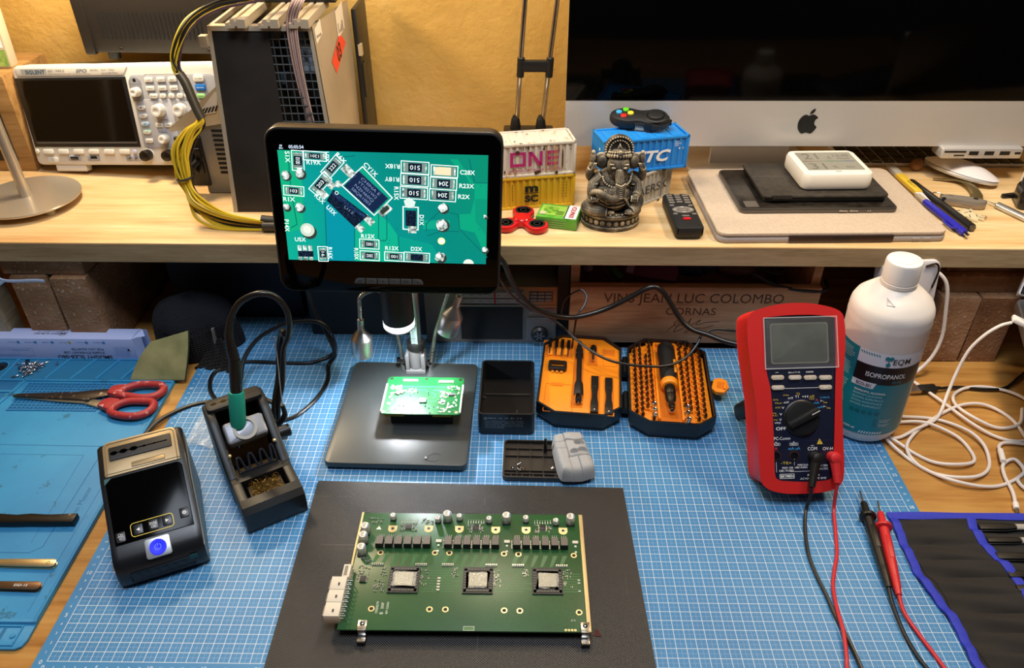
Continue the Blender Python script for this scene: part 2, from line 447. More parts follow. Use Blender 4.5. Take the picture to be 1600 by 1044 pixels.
# traces between the processors, vias and silkscreen
for k, xs in enumerate((.074, .146)):
    for i in range(9):
        yy = .043+i*.0031+(k*.0007); L0 = xs+rnd.uniform(0, .006); L1 = xs+.04-rnd.uniform(0, .012)
        rect(L0, yy, L1, yy+.0009, .00006, TRACE)
        rect(xs+.012+i*.002, yy, xs+.013+i*.002, yy+.0035, .00005, TRACE)
for i in range(8): rect(.216, .044+i*.003, .234, .0449+i*.003, .00006, TRACE)
for gx in (.026, .098, .170):
    for i in range(6): b.poly([(gx+i*.0099-.002, .088), (gx+i*.0099+.003, .088), (gx+i*.0099-.003, .074), (gx+i*.0099-.006, .074)], .00004, TRACE)
for i in range(150):
    px, py = rnd.uniform(.145, .236), rnd.uniform(.004, .037)
    b.poly(circ(.00035, 6, px, py), .00006, PCB_DK)
rect(.12, .0005, .130, .0045, .00006, TRACE)
b.ring(rrect(.0105, .0046, 0, 1, .125, .0026), rrect(.0098, .0039, 0, 1, .125, .0026), .00008, SILK)
b.text('10000579', .0024, SILK, (.0345, .0245, .0001), rot=pi/2, w=.013)
b.text('8', .0035, SILK, (.0395, .018, .0001), rot=pi/2)
b.text('200F', .0026, SILK, (.0395, .0265, .0001), rot=pi/2)
b.text('BM 22003', .002, SILK, (.0445, .024, .0001), rot=pi/2, w=.013)
b.text('J7-2', .0018, SILK, (.2245, .0125, .0001)); b.poly(circ(.0015, 10, .2335, .009), .0001, PCB_DK)
for i in range(4): b.ring(circ(.0012, 10, .217+i*.003, .002), circ(.0006, 10, .217+i*.003, .002), .0001, GOLD)
for gx, gy in ((.0184, .1205), ): b.poly([(gx, gy), (gx+.006, gy), (gx+.003, gy+.005)], .0001, SILK)
# plated holes and U pads
for hx, hy in [(.028, .09), (.0847, .0905), (.0997, .0903), (.1567, .09), (.1717, .0896), (.2292, .0888), (.0292, .023), (.0857, .023), (.1011, .023), (.1582, .0226), (.1733, .0224), (.2307, .0213)]:
    b.ring(circ(.0032, 18, hx, hy), circ(.0019, 18, hx, hy), .00012, GOLD); b.poly(circ(.0019, 18, hx, hy), .0001, mat('hole_dark', '1c120a', .7))
for hx, hy in [(.0363, .122), (.075, .1225), (.108, .1223), (.1471, .1217), (.1798, .1218), (.2194, .1212)]:
    P = [(hx-.0047, hy+.004), (hx-.0047, hy-.0005)] + [(hx+.0047*cos(a), hy-.0008+.0045*sin(a)) for a in [pi+pi*i/10 for i in range(11)]] + [(hx+.0047, hy+.004)]
    b.poly(P, .0001, GOLD); b.ring(circ(.0023, 14, hx, hy), circ(.0015, 14, hx, hy), .0003, TIN); b.poly(circ(.0015, 14, hx, hy), .0002, mat('hole_dark'))
b.build('board', brd)
# tiny surface-mount parts: one countless scatter
s = MB(TIN)
def smd(x, y, w, h, m=None, z=.0006): s.box((x, y, z/2+.00005), (w, h, z), m or mat('smd_body', '5a4c3c', .5))
def smdpair(x, y, vert=False):
    if vert: s.box((x, y, .0004), (.0006, .0013, .0008), mat('smd_body')); s.box((x, y+.0008, .0004), (.0007, .0005, .0008), TIN); s.box((x, y-.0008, .0004), (.0007, .0005, .0008), TIN)
    else: s.box((x, y, .0004), (.0013, .0006, .0008), mat('smd_body')); s.box((x+.0008, y, .0004), (.0005, .0007, .0008), TIN); s.box((x-.0008, y, .0004), (.0005, .0007, .0008), TIN)
for gx in (.026, .098, .170):
    for i in range(6):
        for k in range(5): s.box((gx+.0099*i-.0054, .097+k*.0022, .0005), (.0011, .0009, .001), TIN)
        for k in range(3): smdpair(gx+.0099*i-.002+k*.0022, .1125, True)
        s.box((gx+.0099*i, .1095, .0002), (.006, .0012, .0004), TIN)
    cx = gx+.0277
    for k in range(7): smdpair(cx-.0085+k*.0028, .1335, True); s.box((cx-.0085+k*.0028, .1315, .0002), (.0008, .003, .0004), SILK)
    for k in range(26): smdpair(cx+rnd.choice((-1, 1))*rnd.uniform(.004, .009), .1245+rnd.uniform(-.007, .006), rnd.random() < .5)
    for sx in (-.011, .036):
        for k in range(6): s.box((gx+sx+.0152+k*.0021-(.0105 if sx > 0 else .008), .0757, .0005), (.0012, .0016, .001), TIN); s.box((gx+sx+.0152+k*.0021-(.0105 if sx > 0 else .008), .0738, .0005), (.0014, .0013, .001), mat('smd_body'))
    for k in range(20): smdpair(gx+.046+rnd.uniform(.0, .010)*(1 if k % 3 else .4), .055+rnd.uniform(-.006, .015), rnd.random() < .5)
    for k in range(10): smdpair(gx+.012-rnd.uniform(.0, .006), .066+rnd.uniform(-.006, .005), rnd.random() < .5)
    s.box((gx+.0615, .105, .0008), (.006, .0035, .0016), IVORY); s.box((gx+.0615, .100, .0004), (.0022, .0022, .0008), SILK); s.box((gx+.0615, .0925, .0004), (.0022, .0022, .0008), SILK)
for k in range(40): smdpair(.008+rnd.uniform(0, .012), .056+rnd.uniform(0, .028), rnd.random() < .5)
for k in range(30): smdpair(.027+rnd.uniform(0, .011), .042+rnd.uniform(0, .014), rnd.random() < .5)
for cx in (.016, .0715):
    for k in range(16): smdpair(cx+rnd.uniform(-.006, .009), .132+rnd.uniform(-.003, .004), rnd.random() < .5)
for yy in (.0586, .0551, .0517, .0482, .0448): s.box((.0919, yy, .0005), (.003, .0018, .001), IVORY)
for yy in (.058, .0545, .045): s.box((.2325, yy, .0003), (.0025, .0012, .0006), SILK)
o = s.build('surface_mount_components', brd); o['kind'] = 'stuff'
# processors
for i, cx in enumerate((.0567, .1313, .2010)):
    b = MB(mat('chip_substrate', '34322f', .5)); b.box((cx, .056, .0008), (.0305, .031, .0016))
    for a in range(9):
        for (px, py) in ((cx-.0128+a*.0032, .0435), (cx-.0128+a*.0032, .0685), (cx-.0128, .0435+a*.0031), (cx+.0128, .0435+a*.0031)):
            b.box((px, py, .0019), (.0024, .0022, .0006), mat('smd_grey', '57524a', .5))
    o = b.build('processor', brd)
    d = MB(mat('dried_thermal_paste', 'b9b3a4', .75, bump=(700, .9, .0015), noise=(420, '8d877c')))
    R = random.Random(i)
    P = [(x+R.uniform(-.0012, .0012), y+R.uniform(-.0009, .0009)) for x, y in rrect(.0205 if i else .024, .019, .001, 2, cx, .056)]
    P2 = []
    for k in range(len(P)):
        a, c = Vector(P[k-1]), Vector(P[k])
        for t in range(6): q = a.lerp(c, t/6); P2.append((q.x+R.uniform(-.0008, .0008), q.y+R.uniform(-.0008, .0008)))
    d.prism(P2, .0016, .0026+.0004*R.random(), .0004)
    d.add([], []); d.box((cx, .056, .0024), (.018, .016, .0012), mat('paste_silver', 'c3bda8' if i < 2 else 'c2b070', .45, .5, bump=(800, 1, .0012)))
    d.build('thermal_paste', o)
for cx in (.0534, .1256, .1974):
    b = MB(CHIPK); b.box((cx, .1243, .0007), (.0072, .0072, .0014), bev=.0002); b.box((cx, .1243, .0002), (.0082, .0082, .0003), TIN); b.build('regulator_chip', brd)
b = MB(CHIPK); b.box((.0155, .0563, .0009), (.006, .0075, .0018), bev=.0002)
for k in range(5):
    for sx in (-1, 1): b.box((.0155+sx*.0036, .0535+k*.0014, .0004), (.0018, .0006, .0006), TIN)
b.build('logic_chip', brd)
# inductors
for gx in (.026, .098, .170):
    for i in range(6):
        b = MB(BLACKM); b.box((gx+.0099*i, .1008, .0037), (.0078, .0105, .0074), bev=.0003)
        b.rect(gx+.0099*i-.0036, .0958, gx+.0099*i+.0036, .1058, .00745, INDM); b.build('inductor', brd)
def cap(x, y, r, h):
    b = MB(CAPB); b.box((x, y, .0007), (r*2.1, r*2.1, .0014), BLACK, r=r*.3)
    b.at(T3(x, y, .001)).lathe([(r*.97, 0), (r*.9, h*.10), (r, h*.16), (r, h*.93), (r*.9, h)], 20)
    a0 = -.9
    b.poly([(r*.88*cos(a0+t*1.5/8), r*.88*sin(a0+t*1.5/8)) for t in range(9)], h+.0001, CAPBLUE)
    for k in range(3): b.text('%d' % (220+k*17), r*.32, INK_K, (-r*.2, r*(.4-.4*k), h+.0002))
    b.at(Matrix()); b.build('capacitor', brd)
for x, y in [(.0085, .1165), (.0085, .1045), (.0092, .089), (.0945, .134), (.1585, .1325), (.2275, .1315)]: cap(x, y, .0046, .0108)
for x, y in [(.0354, .135), (.0843, .132), (.1075, .135), (.1397, .132), (.1795, .1335), (.2118, .130)]: cap(x, y, .0031, .0062)
# connectors on the left edge
for k, (y0, y1) in enumerate(((.0365, .0515), (.0222, .0362), (.0065, .0219))):
    b = MB(IVORY); b.box((-.0055, (y0+y1)/2, .0055), (.015, y1-y0, .012), bev=.0005)
    b.box((-.0135, (y0+y1)/2, .0055), (.002, (y1-y0)*.7, .007), mat('connector_inner', '8a7f6c', .6)); b.box((-.0045, y0+.006, .0117), (.0016, .003, .0008), BLACK)
    b.build('power_connector', brd)
    for r in range(3):
        b = MB(TIN)
        yy = y0+(y1-y0)*(r+.5)/3
        for zz, xe in ((.0085, .0075), (.0045, .0055)):
            b.tube([(.0015, yy, zz), (xe-.001, yy, zz), (xe, yy, zz-.001), (xe+.0003, yy, 0)], .00055, n=6, k=3)
        b.build('pin', brd)
b = MB(IVORY); b.box((-.001, .0612, .004), (.0075, .0155, .008), bev=.0004); b.box((-.0015, .0612, .0082), (.003, .011, .0006), mat('connector_inner'))
for k in range(8): b.box((.004, .0552+k*.0017, .003), (.003, .0007, .0007), TIN)
b.build('signal_connector', brd)
# bare gold edge rails and standoff brackets
for x0, x1, y0, y1 in ((.0, .0022, .069, H), (W-.0034, W+.0006, -.0005, H-.001)):
    b = MB(mat('bare_brass_edge', 'd9bd84', .45, .35)); b.box(((x0+x1)/2, (y0+y1)/2, -.0004), (x1-x0, y1-y0, .0036), bev=.0004); b.build('edge_rail', brd)
b = MB(PCB_DK); b.box((W/2, H/2+.004, -.0055), (W-.03, H-.03, .0065)); b.build('under_board_shade', brd)  # dark block added to stand in for the shadow under the board
for cx in (.0235, .2355):
    b = MB(STEEL); b.box((cx, .0045, .0008), (.0085, .0105, .0014), bev=.0003); b.box((cx, -.0006, -.003), (.007, .0016, .009), bev=.0003)
    b.box((cx, -.0045, -.0069), (.0078, .0095, .0014), bev=.0003); b.box((cx, -.0088, -.0085), (.0078, .0012, .0052), BLACK)
    o = b.build('mounting_bracket', brd)
    c = MB(CHROME); c.at(T3(cx, .006, .0015)).ball((0, 0, 0), (.0026, .0026, .0016), n=14, k=6, half=True); c.box((0, 0, .0015), (.0026, .0006, .0006), DARKMETAL); c.build('screw', o)
b = MB(mat('dry_leaf', '5a2a18', .7)); b.add([(0, 0, 0), (.004, .0075, .001), (.0085, -.001, .0008), (.0055, .0025, .0025)], [(0, 3, 1), (3, 2, 1), (0, 2, 3)])
tag(b.build('leaf_fragment', None, T3(.5115, .030, .0035)), 'tiny reddish-brown dry flake at the right front corner of the large circuit board', 'debris')
# ================================================================= digital microscope with its own screen
mic = thing('digital_microscope', 'black digital microscope whose screen shows a magnified green circuit board', 'microscope', T3(.2945, .346, 0))
BASEM = mat('black_textured_metal', '34393a', .36, bump=(1500, .25, .0004), spec=.7)
def mw_(x, y, z): return (x-.2945, y-.346, z)
b = MB(BASEM).at(RZ(-.022)); b.prism(rrect(.171, .197, .008, 5), .004, .012, .0012); o = b.build('base_plate', mic)
b = MB(RUBBER).at(RZ(-.022))
b.prism(rrect(.160, .186, .01), 0, .004); b.build('rubber_foot', mic)
b = MB(mat('grey_painted_metal', '7c7c7c', .4, .3))
for sx in (-1, 1): b.box((.004+sx*.0105, .083, .027), (.005, .018, .030), bev=.001)
b.box((.004, .083, .015), (.026, .022, .006), bev=.001)
b.build('bracket', mic)
b = MB(CHROME); b.cyl((-.013, .083, .028), (-.022, .083, .028), .0042, n=6); b.build('bracket_bolt', mic)
b = MB(mat('grey_painted_metal')).at(T3(.004, .084, .014)); b.lathe([(.0, 0), (.009, 0), (.0095, .02), (.0085, .034), (0, .034)], 20); b.build('column_socket', mic)
b = MB(BLACK).at(T3(.0055, .085, .048)); b.lathe([(.0115, 0), (.0125, .002), (.0125, .010), (.0115, .012)], 24); b.build('clamp_ring', mic)
b = MB(STEEL); b.cyl((.0055, .085, .05), (.009, .085, .30), .0078, n=20); 
b.add([], []); 
b.at(Matrix())
b.box((.0052, .0768, .088), (.0085, .0012, .072), mat('scale_strip', '7f9590', .5))
for i in range(24): b.box((.0040, .0761, .055+i*.0029), (.004 if i % 5 else .0065, .0004, .0006), INK_K)
b.build('column', mic)
b = MB(BLACK); b.box((.006, .079, .262), (.05, .046, .05), bev=.003); b.build('focus_mount', mic)
# lens barrel with LED ring
lx, ly = -.0062, .042; LZ = -.030
b = MB(BLACK).at(T3(lx, ly, LZ)); b.lathe([(.0175, .152), (.0195, .153), (.0195, .20), (.0185, .204), (.0185, .262), (.012, .266)], 32); b.build('lens_barrel', mic)
b = MB(mat('led_ring_light', 'ffffff', .4, emit='f2f8ff', estr=1.4)).at(T3(lx, ly, LZ)); b.lathe([(.0095, .1445), (.0165, .1425), (.0197, .146), (.0197, .1535), (.0175, .1535)], 32); o = b.build('led_ring', mic)
b = MB(BLACK).at(T3(lx, ly, LZ)); b.lathe([(.0, .146), (.0095, .146), (.0098, .1418), (.0165, .1412), (.0185, .1425)], 28); b.build('lens_rim', mic)
b = MB(BLACK); b.box((.004, .056, .215), (.03, .03, .03), bev=.004); b.build('lens_arm', mic)
# gooseneck lights
def goose(path, head, direction, lit):
    b = MB(mat('gooseneck_steel', 'b4b0a8', .28, 1.0)); Q = spline(path, 22); n = len(Q)
    b.tube(path, lambda t: .0027+.00035*sin(t*260), n=10, k=26); o = b.build('gooseneck', mic)
    d = Vector(direction).normalized(); h = Vector(head)
    M = Matrix.Translation(h) @ d.to_track_quat('Z', 'Y').to_matrix().to_4x4()
    c = MB(ALU).at(M); c.lathe([(.0, -.001), (.0042, -.001), (.0045, .0135), (.0052, .015), (.0128, .026), (.0136, .028), (.0136, .051), (.0128, .054), (.0120, .054), (.0115, .050), (0, .050)], 28)
    q = c.build('lamp_head', mic)
    c = MB(mat('lamp_lens', 'f4f6f6', .2, emit='f2f8ff', estr=6.0 if lit else .6)).at(M); c.lathe([(0, .0515), (.0115, .0515), (.0115, .052), (0, .0535)], 24); c.build('lamp_lens', q)
    return M
goose([mw_(.281, .43, .012), mw_(.279, .43, .045), mw_(.2755, .43, .08), mw_(.270, .425, .13), mw_(.262, .41, .152), mw_(.250, .402, .1545), mw_(.2405, .40, .147), mw_(.2385, .40, .132), mw_(.237, .40, .112)], mw_(.2372, .40, .1135), (-.06, -.02, -1), False)
goose([mw_(.317, .432, .012), mw_(.322, .43, .045), mw_(.329, .43, .08), mw_(.341, .43, .118), mw_(.352, .425, .152), mw_(.362, .41, .168), mw_(.3655, .402, .16), mw_(.3632, .40, .148)], mw_(.3636, .40, .1495), (-.34, -.10, -1), True)
for q in ((.317, .432, .012), (.281, .43, .012)): MB(CHROME).at(T3(*mw_(*q))).lathe([(.0048, 0), (.0048, .011), (.0036, .013), (0, .013)], 14).build('gooseneck_socket', mic)

# screen body
MS = Matrix.Translation((.2915-.2945, .3616-.346, .2883)) @ Euler((-.1403, .0348, .0305), 'XYZ').to_matrix().to_4x4() @ PF
b = MB(BLACK).at(MS)
P = rrect(.252, .1885, .016, 8, .0015, -.0078)
b.prism(P, -.024, -.0006, .003); o = b.build('screen_housing', mic)
b = MB(GLOSS).at(MS); b.prism(offset(P, .0028), -.001, 0, .0002)
b.build('screen_glass', mic)
b = MB(mat('button_grey', '4a4a4a', .45)).at(MS)
for i, t in enumerate(('O', 'M', 'A', 'V', 'OK', '=')):
    cx = -.0330+i*.0132; w = .0124
    rr = (0, .0055, 0, 0) if i == 5 else (0, 0, .0055, 0) if i == 0 else 0
    P2 = rrect(w, .0068, rr if rr else 0, 5, cx, -.0862)
    b = MB(mat('button_grey')).at(MS); b.prism(P2, -.0005, .0009, .0003); b.text(t, .0032, BLACK, (cx, -.0862, .00095)); b.build('button', mic)
# the picture on the screen
def em(name, c='ffffff', s=1.): return mat('screen_'+name, '000000', 1, emit=c, estr=s*1.2, spec=0)
g1 = em('teal', '0c9088'); G = NG(g1); x_, y_, z_ = G.xyz()
nn = G.noise(9, None, 3); nn2 = G.noise(260, None, 2)
fx = G.m('ADD', G.m('MULTIPLY', x_, 2.0), G.m('MULTIPLY', z_, 1.3))
col = G.ramp(G.m('ADD', G.m('ADD', .5-.38, fx), G.m('MULTIPLY', nn, .25)), [(.0, '10a084'), (.3, '0d987f'), (.5, '078480'), (.72, '07766c'), (1., '0b8058')])
G.link(col, G.b.inputs['Emission Color'])
EG2, EGL, EGD = em('green', '0b8f6c'), em('light_trace', '1fae93'), em('dark_trace', '07605a')
EW, EK, EK2, ES, ESD, EY, EC = em('white', 'e4f2ea'), em('dark_chip', '0c1626'), em('chip_blue', '16284a'), em('solder', 'a4b2aa'), em('solder_shadow', '2a3430'), em('hole', 'd8e07a', 1.2), em('ceramic', 'dcc9a4')
s = MB(g1).at(MS); Z0 = .0002
k_ = .001
def pp(pts): return [(x*k_, y*k_) for x, y in pts]
s.poly(pp([(-110.9, 62.1), (111.3, 62.3), (110.8, -62.5), (-111.2, -61.9)]), Z0)
s.poly(pp([(79, 57), (91, 32), (111, 32), (111, -55), (98, -25), (81, -21), (80, -4), (93, -3), (97, 14), (97, 30), (70, 57)]), Z0+.00005, EG2)
s.poly(pp([(97.5, 14), (110.5, 14), (110.5, -28), (98.5, -12)]), Z0+.00008, em('teal2', '0a8468'))
s.poly(pp([(-111, 62), (-90, 62), (-88, 20), (-92, -25), (-111, -30)]), Z0+.00004, em('green_left', '109a70'))
s.poly(pp([(-65, 8), (-68.5, -62), (-37.5, -62), (-35, -20), (-50, -6)]), Z0+.00006, em('teal3', '06808e'))
s.poly(pp([(-35, -22), (-37.5, -62), (12.5, -62), (12.3, -31), (2, -14), (-8, -6)]), Z0+.00006, em('green4', '0d9a7a'))
s.poly(pp([(13, -31), (13.5, -62), (60, -62), (50, -40)]), Z0+.00005, em('teal4', '088878'))
for m_, c0, c1, c2, sc_ in ((ES, '3c4844', 'a6b2aa', 'e4ece6', 240), (EK2, '0e1a34', '162a4c', '2a4068', 500), (EK, '070d18', '0e1828', '1c2a42', 500)):
    G = NG(m_); G.xyz(); G.link(G.ramp(G.noise(sc_, None, 3), [(.32, c0), (.5, c1), (.66, c2)]), G.b.inputs['Emission Color'])
def stroke(pts, w, z, mm):
    P = pp(pts)
    for a, c in zip(P[:-1], P[1:]):
        a, c = Vector(a), Vector(c); d = (c-a).normalized(); n = Vector((-d.y, d.x))*w*.0005; e = d*w*.0004
        s.poly([tuple(a+n-e), tuple(a-n-e), tuple(c-n+e), tuple(c+n+e)], z, mm)
for L in ([(-8, -6.7), (-9.3, -34), (-7, -37), (-2, -37), (0, -34), (.8, -6.5)], [(-65, 20), (-68.5, -62)], [(-35.2, -23.8), (-37.6, -62)], [(12.5, -31), (13.5, -62)], [(79.8, -4.5), (60, 0), (44, -16), (44, -24)], [(79.8, -4.5), (80.8, -21), (112, -54)], [(-100, 60), (-101, 20), (-98, -20), (-105, -24)], [(91, 57), (97, 32), (111, 32)], [(-30, 58), (-52, 55)], [(45, -30), (60, -24), (80, -24)]): stroke(L, 1.0, Z0+.00012, EGD)
s.poly(pp([(42, -12), (70, -11), (70, -21), (40, -22)]), Z0+.0001, em('pad_green', '0c9074'))
for i in range(60):
    s.poly(circ(.0006, 6, rnd.uniform(-.108, .108), rnd.uniform(-.06, .06)), Z0+.00009, EGD)
def orect(cx, cy, w, h, ang, z, mm, lw=None):
    c, n = cos(ang), sin(ang); P = [(cx+(x*c-y*n), cy+(x*n+y*c)) for x, y in ((-w/2, -h/2), (w/2, -h/2), (w/2, h/2), (-w/2, h/2))]
    if lw:
        for a in range(4): stroke([P[a], P[(a+1) % 4]], lw, z, mm)
    else: s.poly(pp(P), z, mm)
def res(cx, cy, w, h, ang, txt, body=None, outline=True, flip=True):
    if outline: orect(cx, cy, w+4.5, h+3.5, ang, Z0+.00016, EW, .9)
    orect(cx, cy, w, h, ang, Z0+.00018, ES); orect(cx, cy, w*.86, h*1.04, ang, Z0+.0002, em('pad_dark', '6d8078'))
    orect(cx, cy, w*.58, h*.98, ang, Z0+.00022, body or EK)
    if txt: s.text(txt, h*.0005, EW, (cx*k_, cy*k_, Z0+.0003), rot=ang+(pi if flip else 0), w=w*.00042)
A = -.04
res(33.3, 46.9, 25, 9.5, A, '510'); res(32.4, 33.3, 25, 9.5, A, '510'); res(31.3, 18.8, 25, 9.5, A, '510')
res(64.6, 43.8, 24, 9, A, '', EC, True); res(63.5, 30.1, 24, 9.5, A, '204'); res(62.4, 17.2, 24, 9.5, A, '204')
orect(62.5, 43.8, 16, 8.4, A, Z0+.00024, EC)
res(-54.5, 45.2, 21, 8, .83, '222', flip=False); res(-68.8, 26.4, 21, 8, .83, '203', flip=False)
res(-97.9, 18.1, 17, 7, -.06, '103', flip=False); res(-19.9, -41.2, 17, 7.5, A, '1002'); res(-20.2, -55.1, 17, 7.5, A, '2002'); res(7.3, -55.5, 17, 7, A, '100')
res(32.7, -56, 24, 8, A, ''); res(-72.2, 56.6, 20, 6, -.05, '1201'); res(-90.4, 51.2, 17, 9, pi/2-.05, '0100'); res(-72.4, -54.2, 13, 7, pi/2, '91', flip=False)
# diode
orect(27, -9.9, 16.5, 26, -.03, Z0+.00016, EW, 1.2); orect(27, 6, 9, 8, -.03, Z0+.0002, ES); orect(28.5, -23, 9, 8, -.03, Z0+.0002, ES); orect(27.2, -9.9, 11.5, 18, -.03, Z0+.00024, EK); s.poly(pp([(20, 10), (26, 14), (33, 9), (31, 3), (22, 3)]), Z0+.00026, em('solder_bright', 'c4d4cc'))
# big chips
for (P, mm, z) in (([(-22.4, 47.4), (8.6, 12.9), (-12.8, -8.2), (-46.8, 25.4)], EW, .00014), ([(-22.6, 45.8), (7, 12.9), (-12.8, -6.6), (-45, 25.4)], em('pad_green', '0c9074'), .00015)):
    s.poly(pp(P), Z0+z, mm)
orect(-37, 40.2, 17, 9, -.83, Z0+.00018, ES); orect(-.9, -1.4, 15, 9, .72, Z0+.00018, ES); orect(-1, -1, 11, 5, .72, Z0+.0002, ESD)
s.poly(pp([(-26.8, 42.0), (3.5, 12.2), (-13.7, -5.2), (-43.7, 24.8)]), Z0+.00022, EK2)
s.poly(pp([(-25.8, 40.2), (1.7, 12.2), (-13.7, -3.4), (-41.8, 24.8)]), Z0+.00025, em('chip_face', '13223e'))
for i, t in enumerate(('CHINA E', 'YT1021W2', 'N2H60Q', 'S8QR1003')):
    a = -.77; cx, cy = -16+(-6+0)*0, 24
    ox, oy = -18+(-i*5.2)*.70+3, 27-i*5.2*.72-2
    s.text(t, .0032, em('chip_text', '6f80a4'), (ox*k_, oy*k_, Z0+.0003), rot=a, w=.026)
for (x, y, a) in ((-58.7, 27, -.83), (-67.2, 16, -.83), (-19, -13.1, -.83), (-30.2, -21.6, -.83)): orect(x, y, 12, 7.5, a, Z0+.0002, ES)
s.poly(pp([(-55.4, 20.8), (-19.7, -8.0), (-35.1, -21.8), (-63.4, 8.1)]), Z0+.00026, EK)
s.poly(pp([(-55.0, 18.8), (-22.4, -8.0), (-25.0, -10.4), (-57.0, 15.5)]), Z0+.00028, EK2)
s.text('U12', .003, em('chip_text'), (-.040, -.002, Z0+.0003), rot=-.72, w=.012); s.poly(circ(.002, 12, -.052, .017), Z0+.0003, EW); s.poly(circ(.0013, 12, -.052, .017), Z0+.00031, EK)
s.poly(circ(.0038, 14, -.0495, .0268), Z0+.00017, ES); s.poly(circ(.0018, 10, -.0495, .0268), Z0+.0002, em('solder_bright'))
# sot23 at lower left
s.poly(pp([(-100, -51), (-83, -51), (-83, -58), (-100, -58)]), Z0+.00025, EK)
for i in range(3): orect(-98+i*6, -48, 4, 7, 0, Z0+.0002, ES); orect(-98+i*6, -60, 4, 4, 0, Z0+.0002, ES)
# solder blobs
for x, y, r in ((-105.2, 35.5, 5), (-89.9, 37.9, 5.5), (-107.9, 0, 4), (-93.5, 0, 5), (62.3, 3.2, 5.5), (61.2, -16.3, 7), (58.8, -54.8, 6), (109.2, -5.9, 2), (108.9, -44.6, 3.5)):
    s.poly(circ(r*.0011, 14, (x+1.2)*k_, (y-1.4)*k_), Z0+.00017, ESD); s.poly([(x*k_+r*.001*cos(a)*rnd.uniform(.75, 1.1), y*k_+r*.001*sin(a)*rnd.uniform(.75, 1.1)) for a in [i*pi/7 for i in range(14)]], Z0+.0002, ES)
    s.poly(circ(r*.0004, 10, (x-1)*k_, (y+1.3)*k_), Z0+.00024, EW)
s.poly(circ(.0085, 20, -.0855, -.0285), Z0+.00017, ESD); s.poly(circ(.0078, 20, -.0872, -.0261), Z0+.0002, em('disc', 'b9c4b4')); s.poly(circ(.0045, 14, -.0875, -.0255), Z0+.00022, em('disc2', 'cfd8ca'))
s.poly(circ(.0042, 16, .0606, -.0357), Z0+.00017, EY); s.poly(circ(.0028, 16, .0606, -.0357), Z0+.0002, em('hole2', 'fdfdf4', 1.2))
s.poly([(.091+.006*cos(a), -.0623+.0055*sin(a)) for a in [i*pi/10 for i in range(11)]], Z0+.0002, em('disc2'))
for t, (x, y), w, r in [('R6X', (-44.8, 55.3), 13, -.8), ('CY1X', (-14.1, 43.7), 18, -.8), ('R19X', (-73.9, 49.8), 15, 0), ('R18X', (9.3, 47.8), 15.5, pi), ('R18Y', (8.2, 33.6), 15.5, pi), ('R15X', (12.4, 18.0), 15, -pi/2), ('C28X', (89.3, 43.1), 16, 0), ('R23X', (88.5, 28.2), 16, 0), ('R2X', (85.6, 16.2), 12.5, 0), ('R5X', (-70.6, 9.9), 12.5, -.8), ('U3X', (-59.1, -2.9), 12.5, -.8), ('R1X', (-103.8, 8.7), 12.5, 0), ('R12X', (-20.9, -31.8), 15, 0), ('R13X', (5.1, -45.5), 15, 0), ('D2X', (32.6, -45.7), 12.5, 0), ('U5X', (-96, -37.4), 12, 0), ('S1X', (-100.9, 55), 12, -pi/2), ('D1X', (39.1, -11.7), 12, -pi/2), ('R10X', (-35, -53.3), 14, -pi/2), ('R16X', (-64.2, -52.9), 14, -pi/2), ('P14X', (-109.2, -21.5), 14, -pi/2), ('U2X', (-59.3, 56), 11, -pi/2)]:
    s.text(t, .0046, EW, (x*k_, y*k_, Z0+.0003), w=w*k_, rot=r+(-.02), bold=.012)
s.text('05:05:54', .0034, em('clock', 'd8e8ff', .9), (-.091, .0658, Z0), w=.0155, bold=.01)
s.text('88', .002, em('clock'), (-.1068, .0668, Z0)); s.text('80x', .002, em('clock'), (-.1068, .0642, Z0))
s.build('screen_picture', mic)
# real light given off by the LED ring and the lit gooseneck head
lamp('led_ring_glow', 'AREA', (.2945+lx+.001, .346+ly-.012, .1085), .48, (.93, .97, 1.0), .016, (.300, .330, 0)).data.shape = 'DISK'
lamp('gooseneck_glow', 'SPOT', (.3436, .394, .094), .30, (.94, .97, 1.0), .008, (.322, .385, .03), spread=1.5)

# ------------------------------------------------------------------ small board under the lens
GB = mat('bright_green_board', '056a2c', .4, noise=(30, '056028')); GBT = mat('bright_trace', '3cc47a', .35)
sb = thing('small_circuit_board', 'small bright green circuit board lit up under the microscope lens', 'circuit board', T3(.3178, .346, .036) @ RZ(-.012))
w, h = .0985, .0725
b = MB(GB); b.prism(rrect(w, h, .004, 4), -.0016, 0)
def fr(fx, fy): return ((fx-.5)*w, (.5-fy)*h)
for fx, fy in ((.045, .055), (.505, .05), (.955, .06), (.03, .95), (.95, .94)):
    x, y = fr(fx, fy); b.ring(circ(.0024, 14, x, y), circ(.0016, 14, x, y), .0001, TIN if fy > .5 else PCB_DK); b.poly(circ(.0017, 12, x, y), .00012, mat('hole_dark') if fy < .5 else GOLD)
def tr(pts, ww=.0009):
    for a, c in zip(pts[:-1], pts[1:]):
        a, c = Vector(fr(*a)), Vector(fr(*c)); d = (c-a).normalized()*ww*.5; n = Vector((-d.y, d.x)); b.poly([tuple(a+n-d), tuple(a-n-d), tuple(c-n+d), tuple(c+n+d)], .00006, GBT)
for L in ([(.2, .27), (.95, .27)], [(.35, .5), (.42, .6), (.38, .7), (.33, .8)], [(.6, .42), (.66, .5), (.63, .58)], [(.5, .75), (.55, .66), (.68, .66)], [(.4, .36), (.52, .36), (.56, .44)], [(.62, .36), (.75, .36)], [(.56, .74), (.64, .84), (.72, .84)], [(.3, .68), (.37, .68), (.46, .58)]): tr(L)
b.build('board', sb)
b = MB(TIN); R = random.Random(5)
def blk(fx, fy, ww, hh, z, mm): x, y = fr(fx, fy); b.box((x, y, z/2), (ww, hh, z), mm)
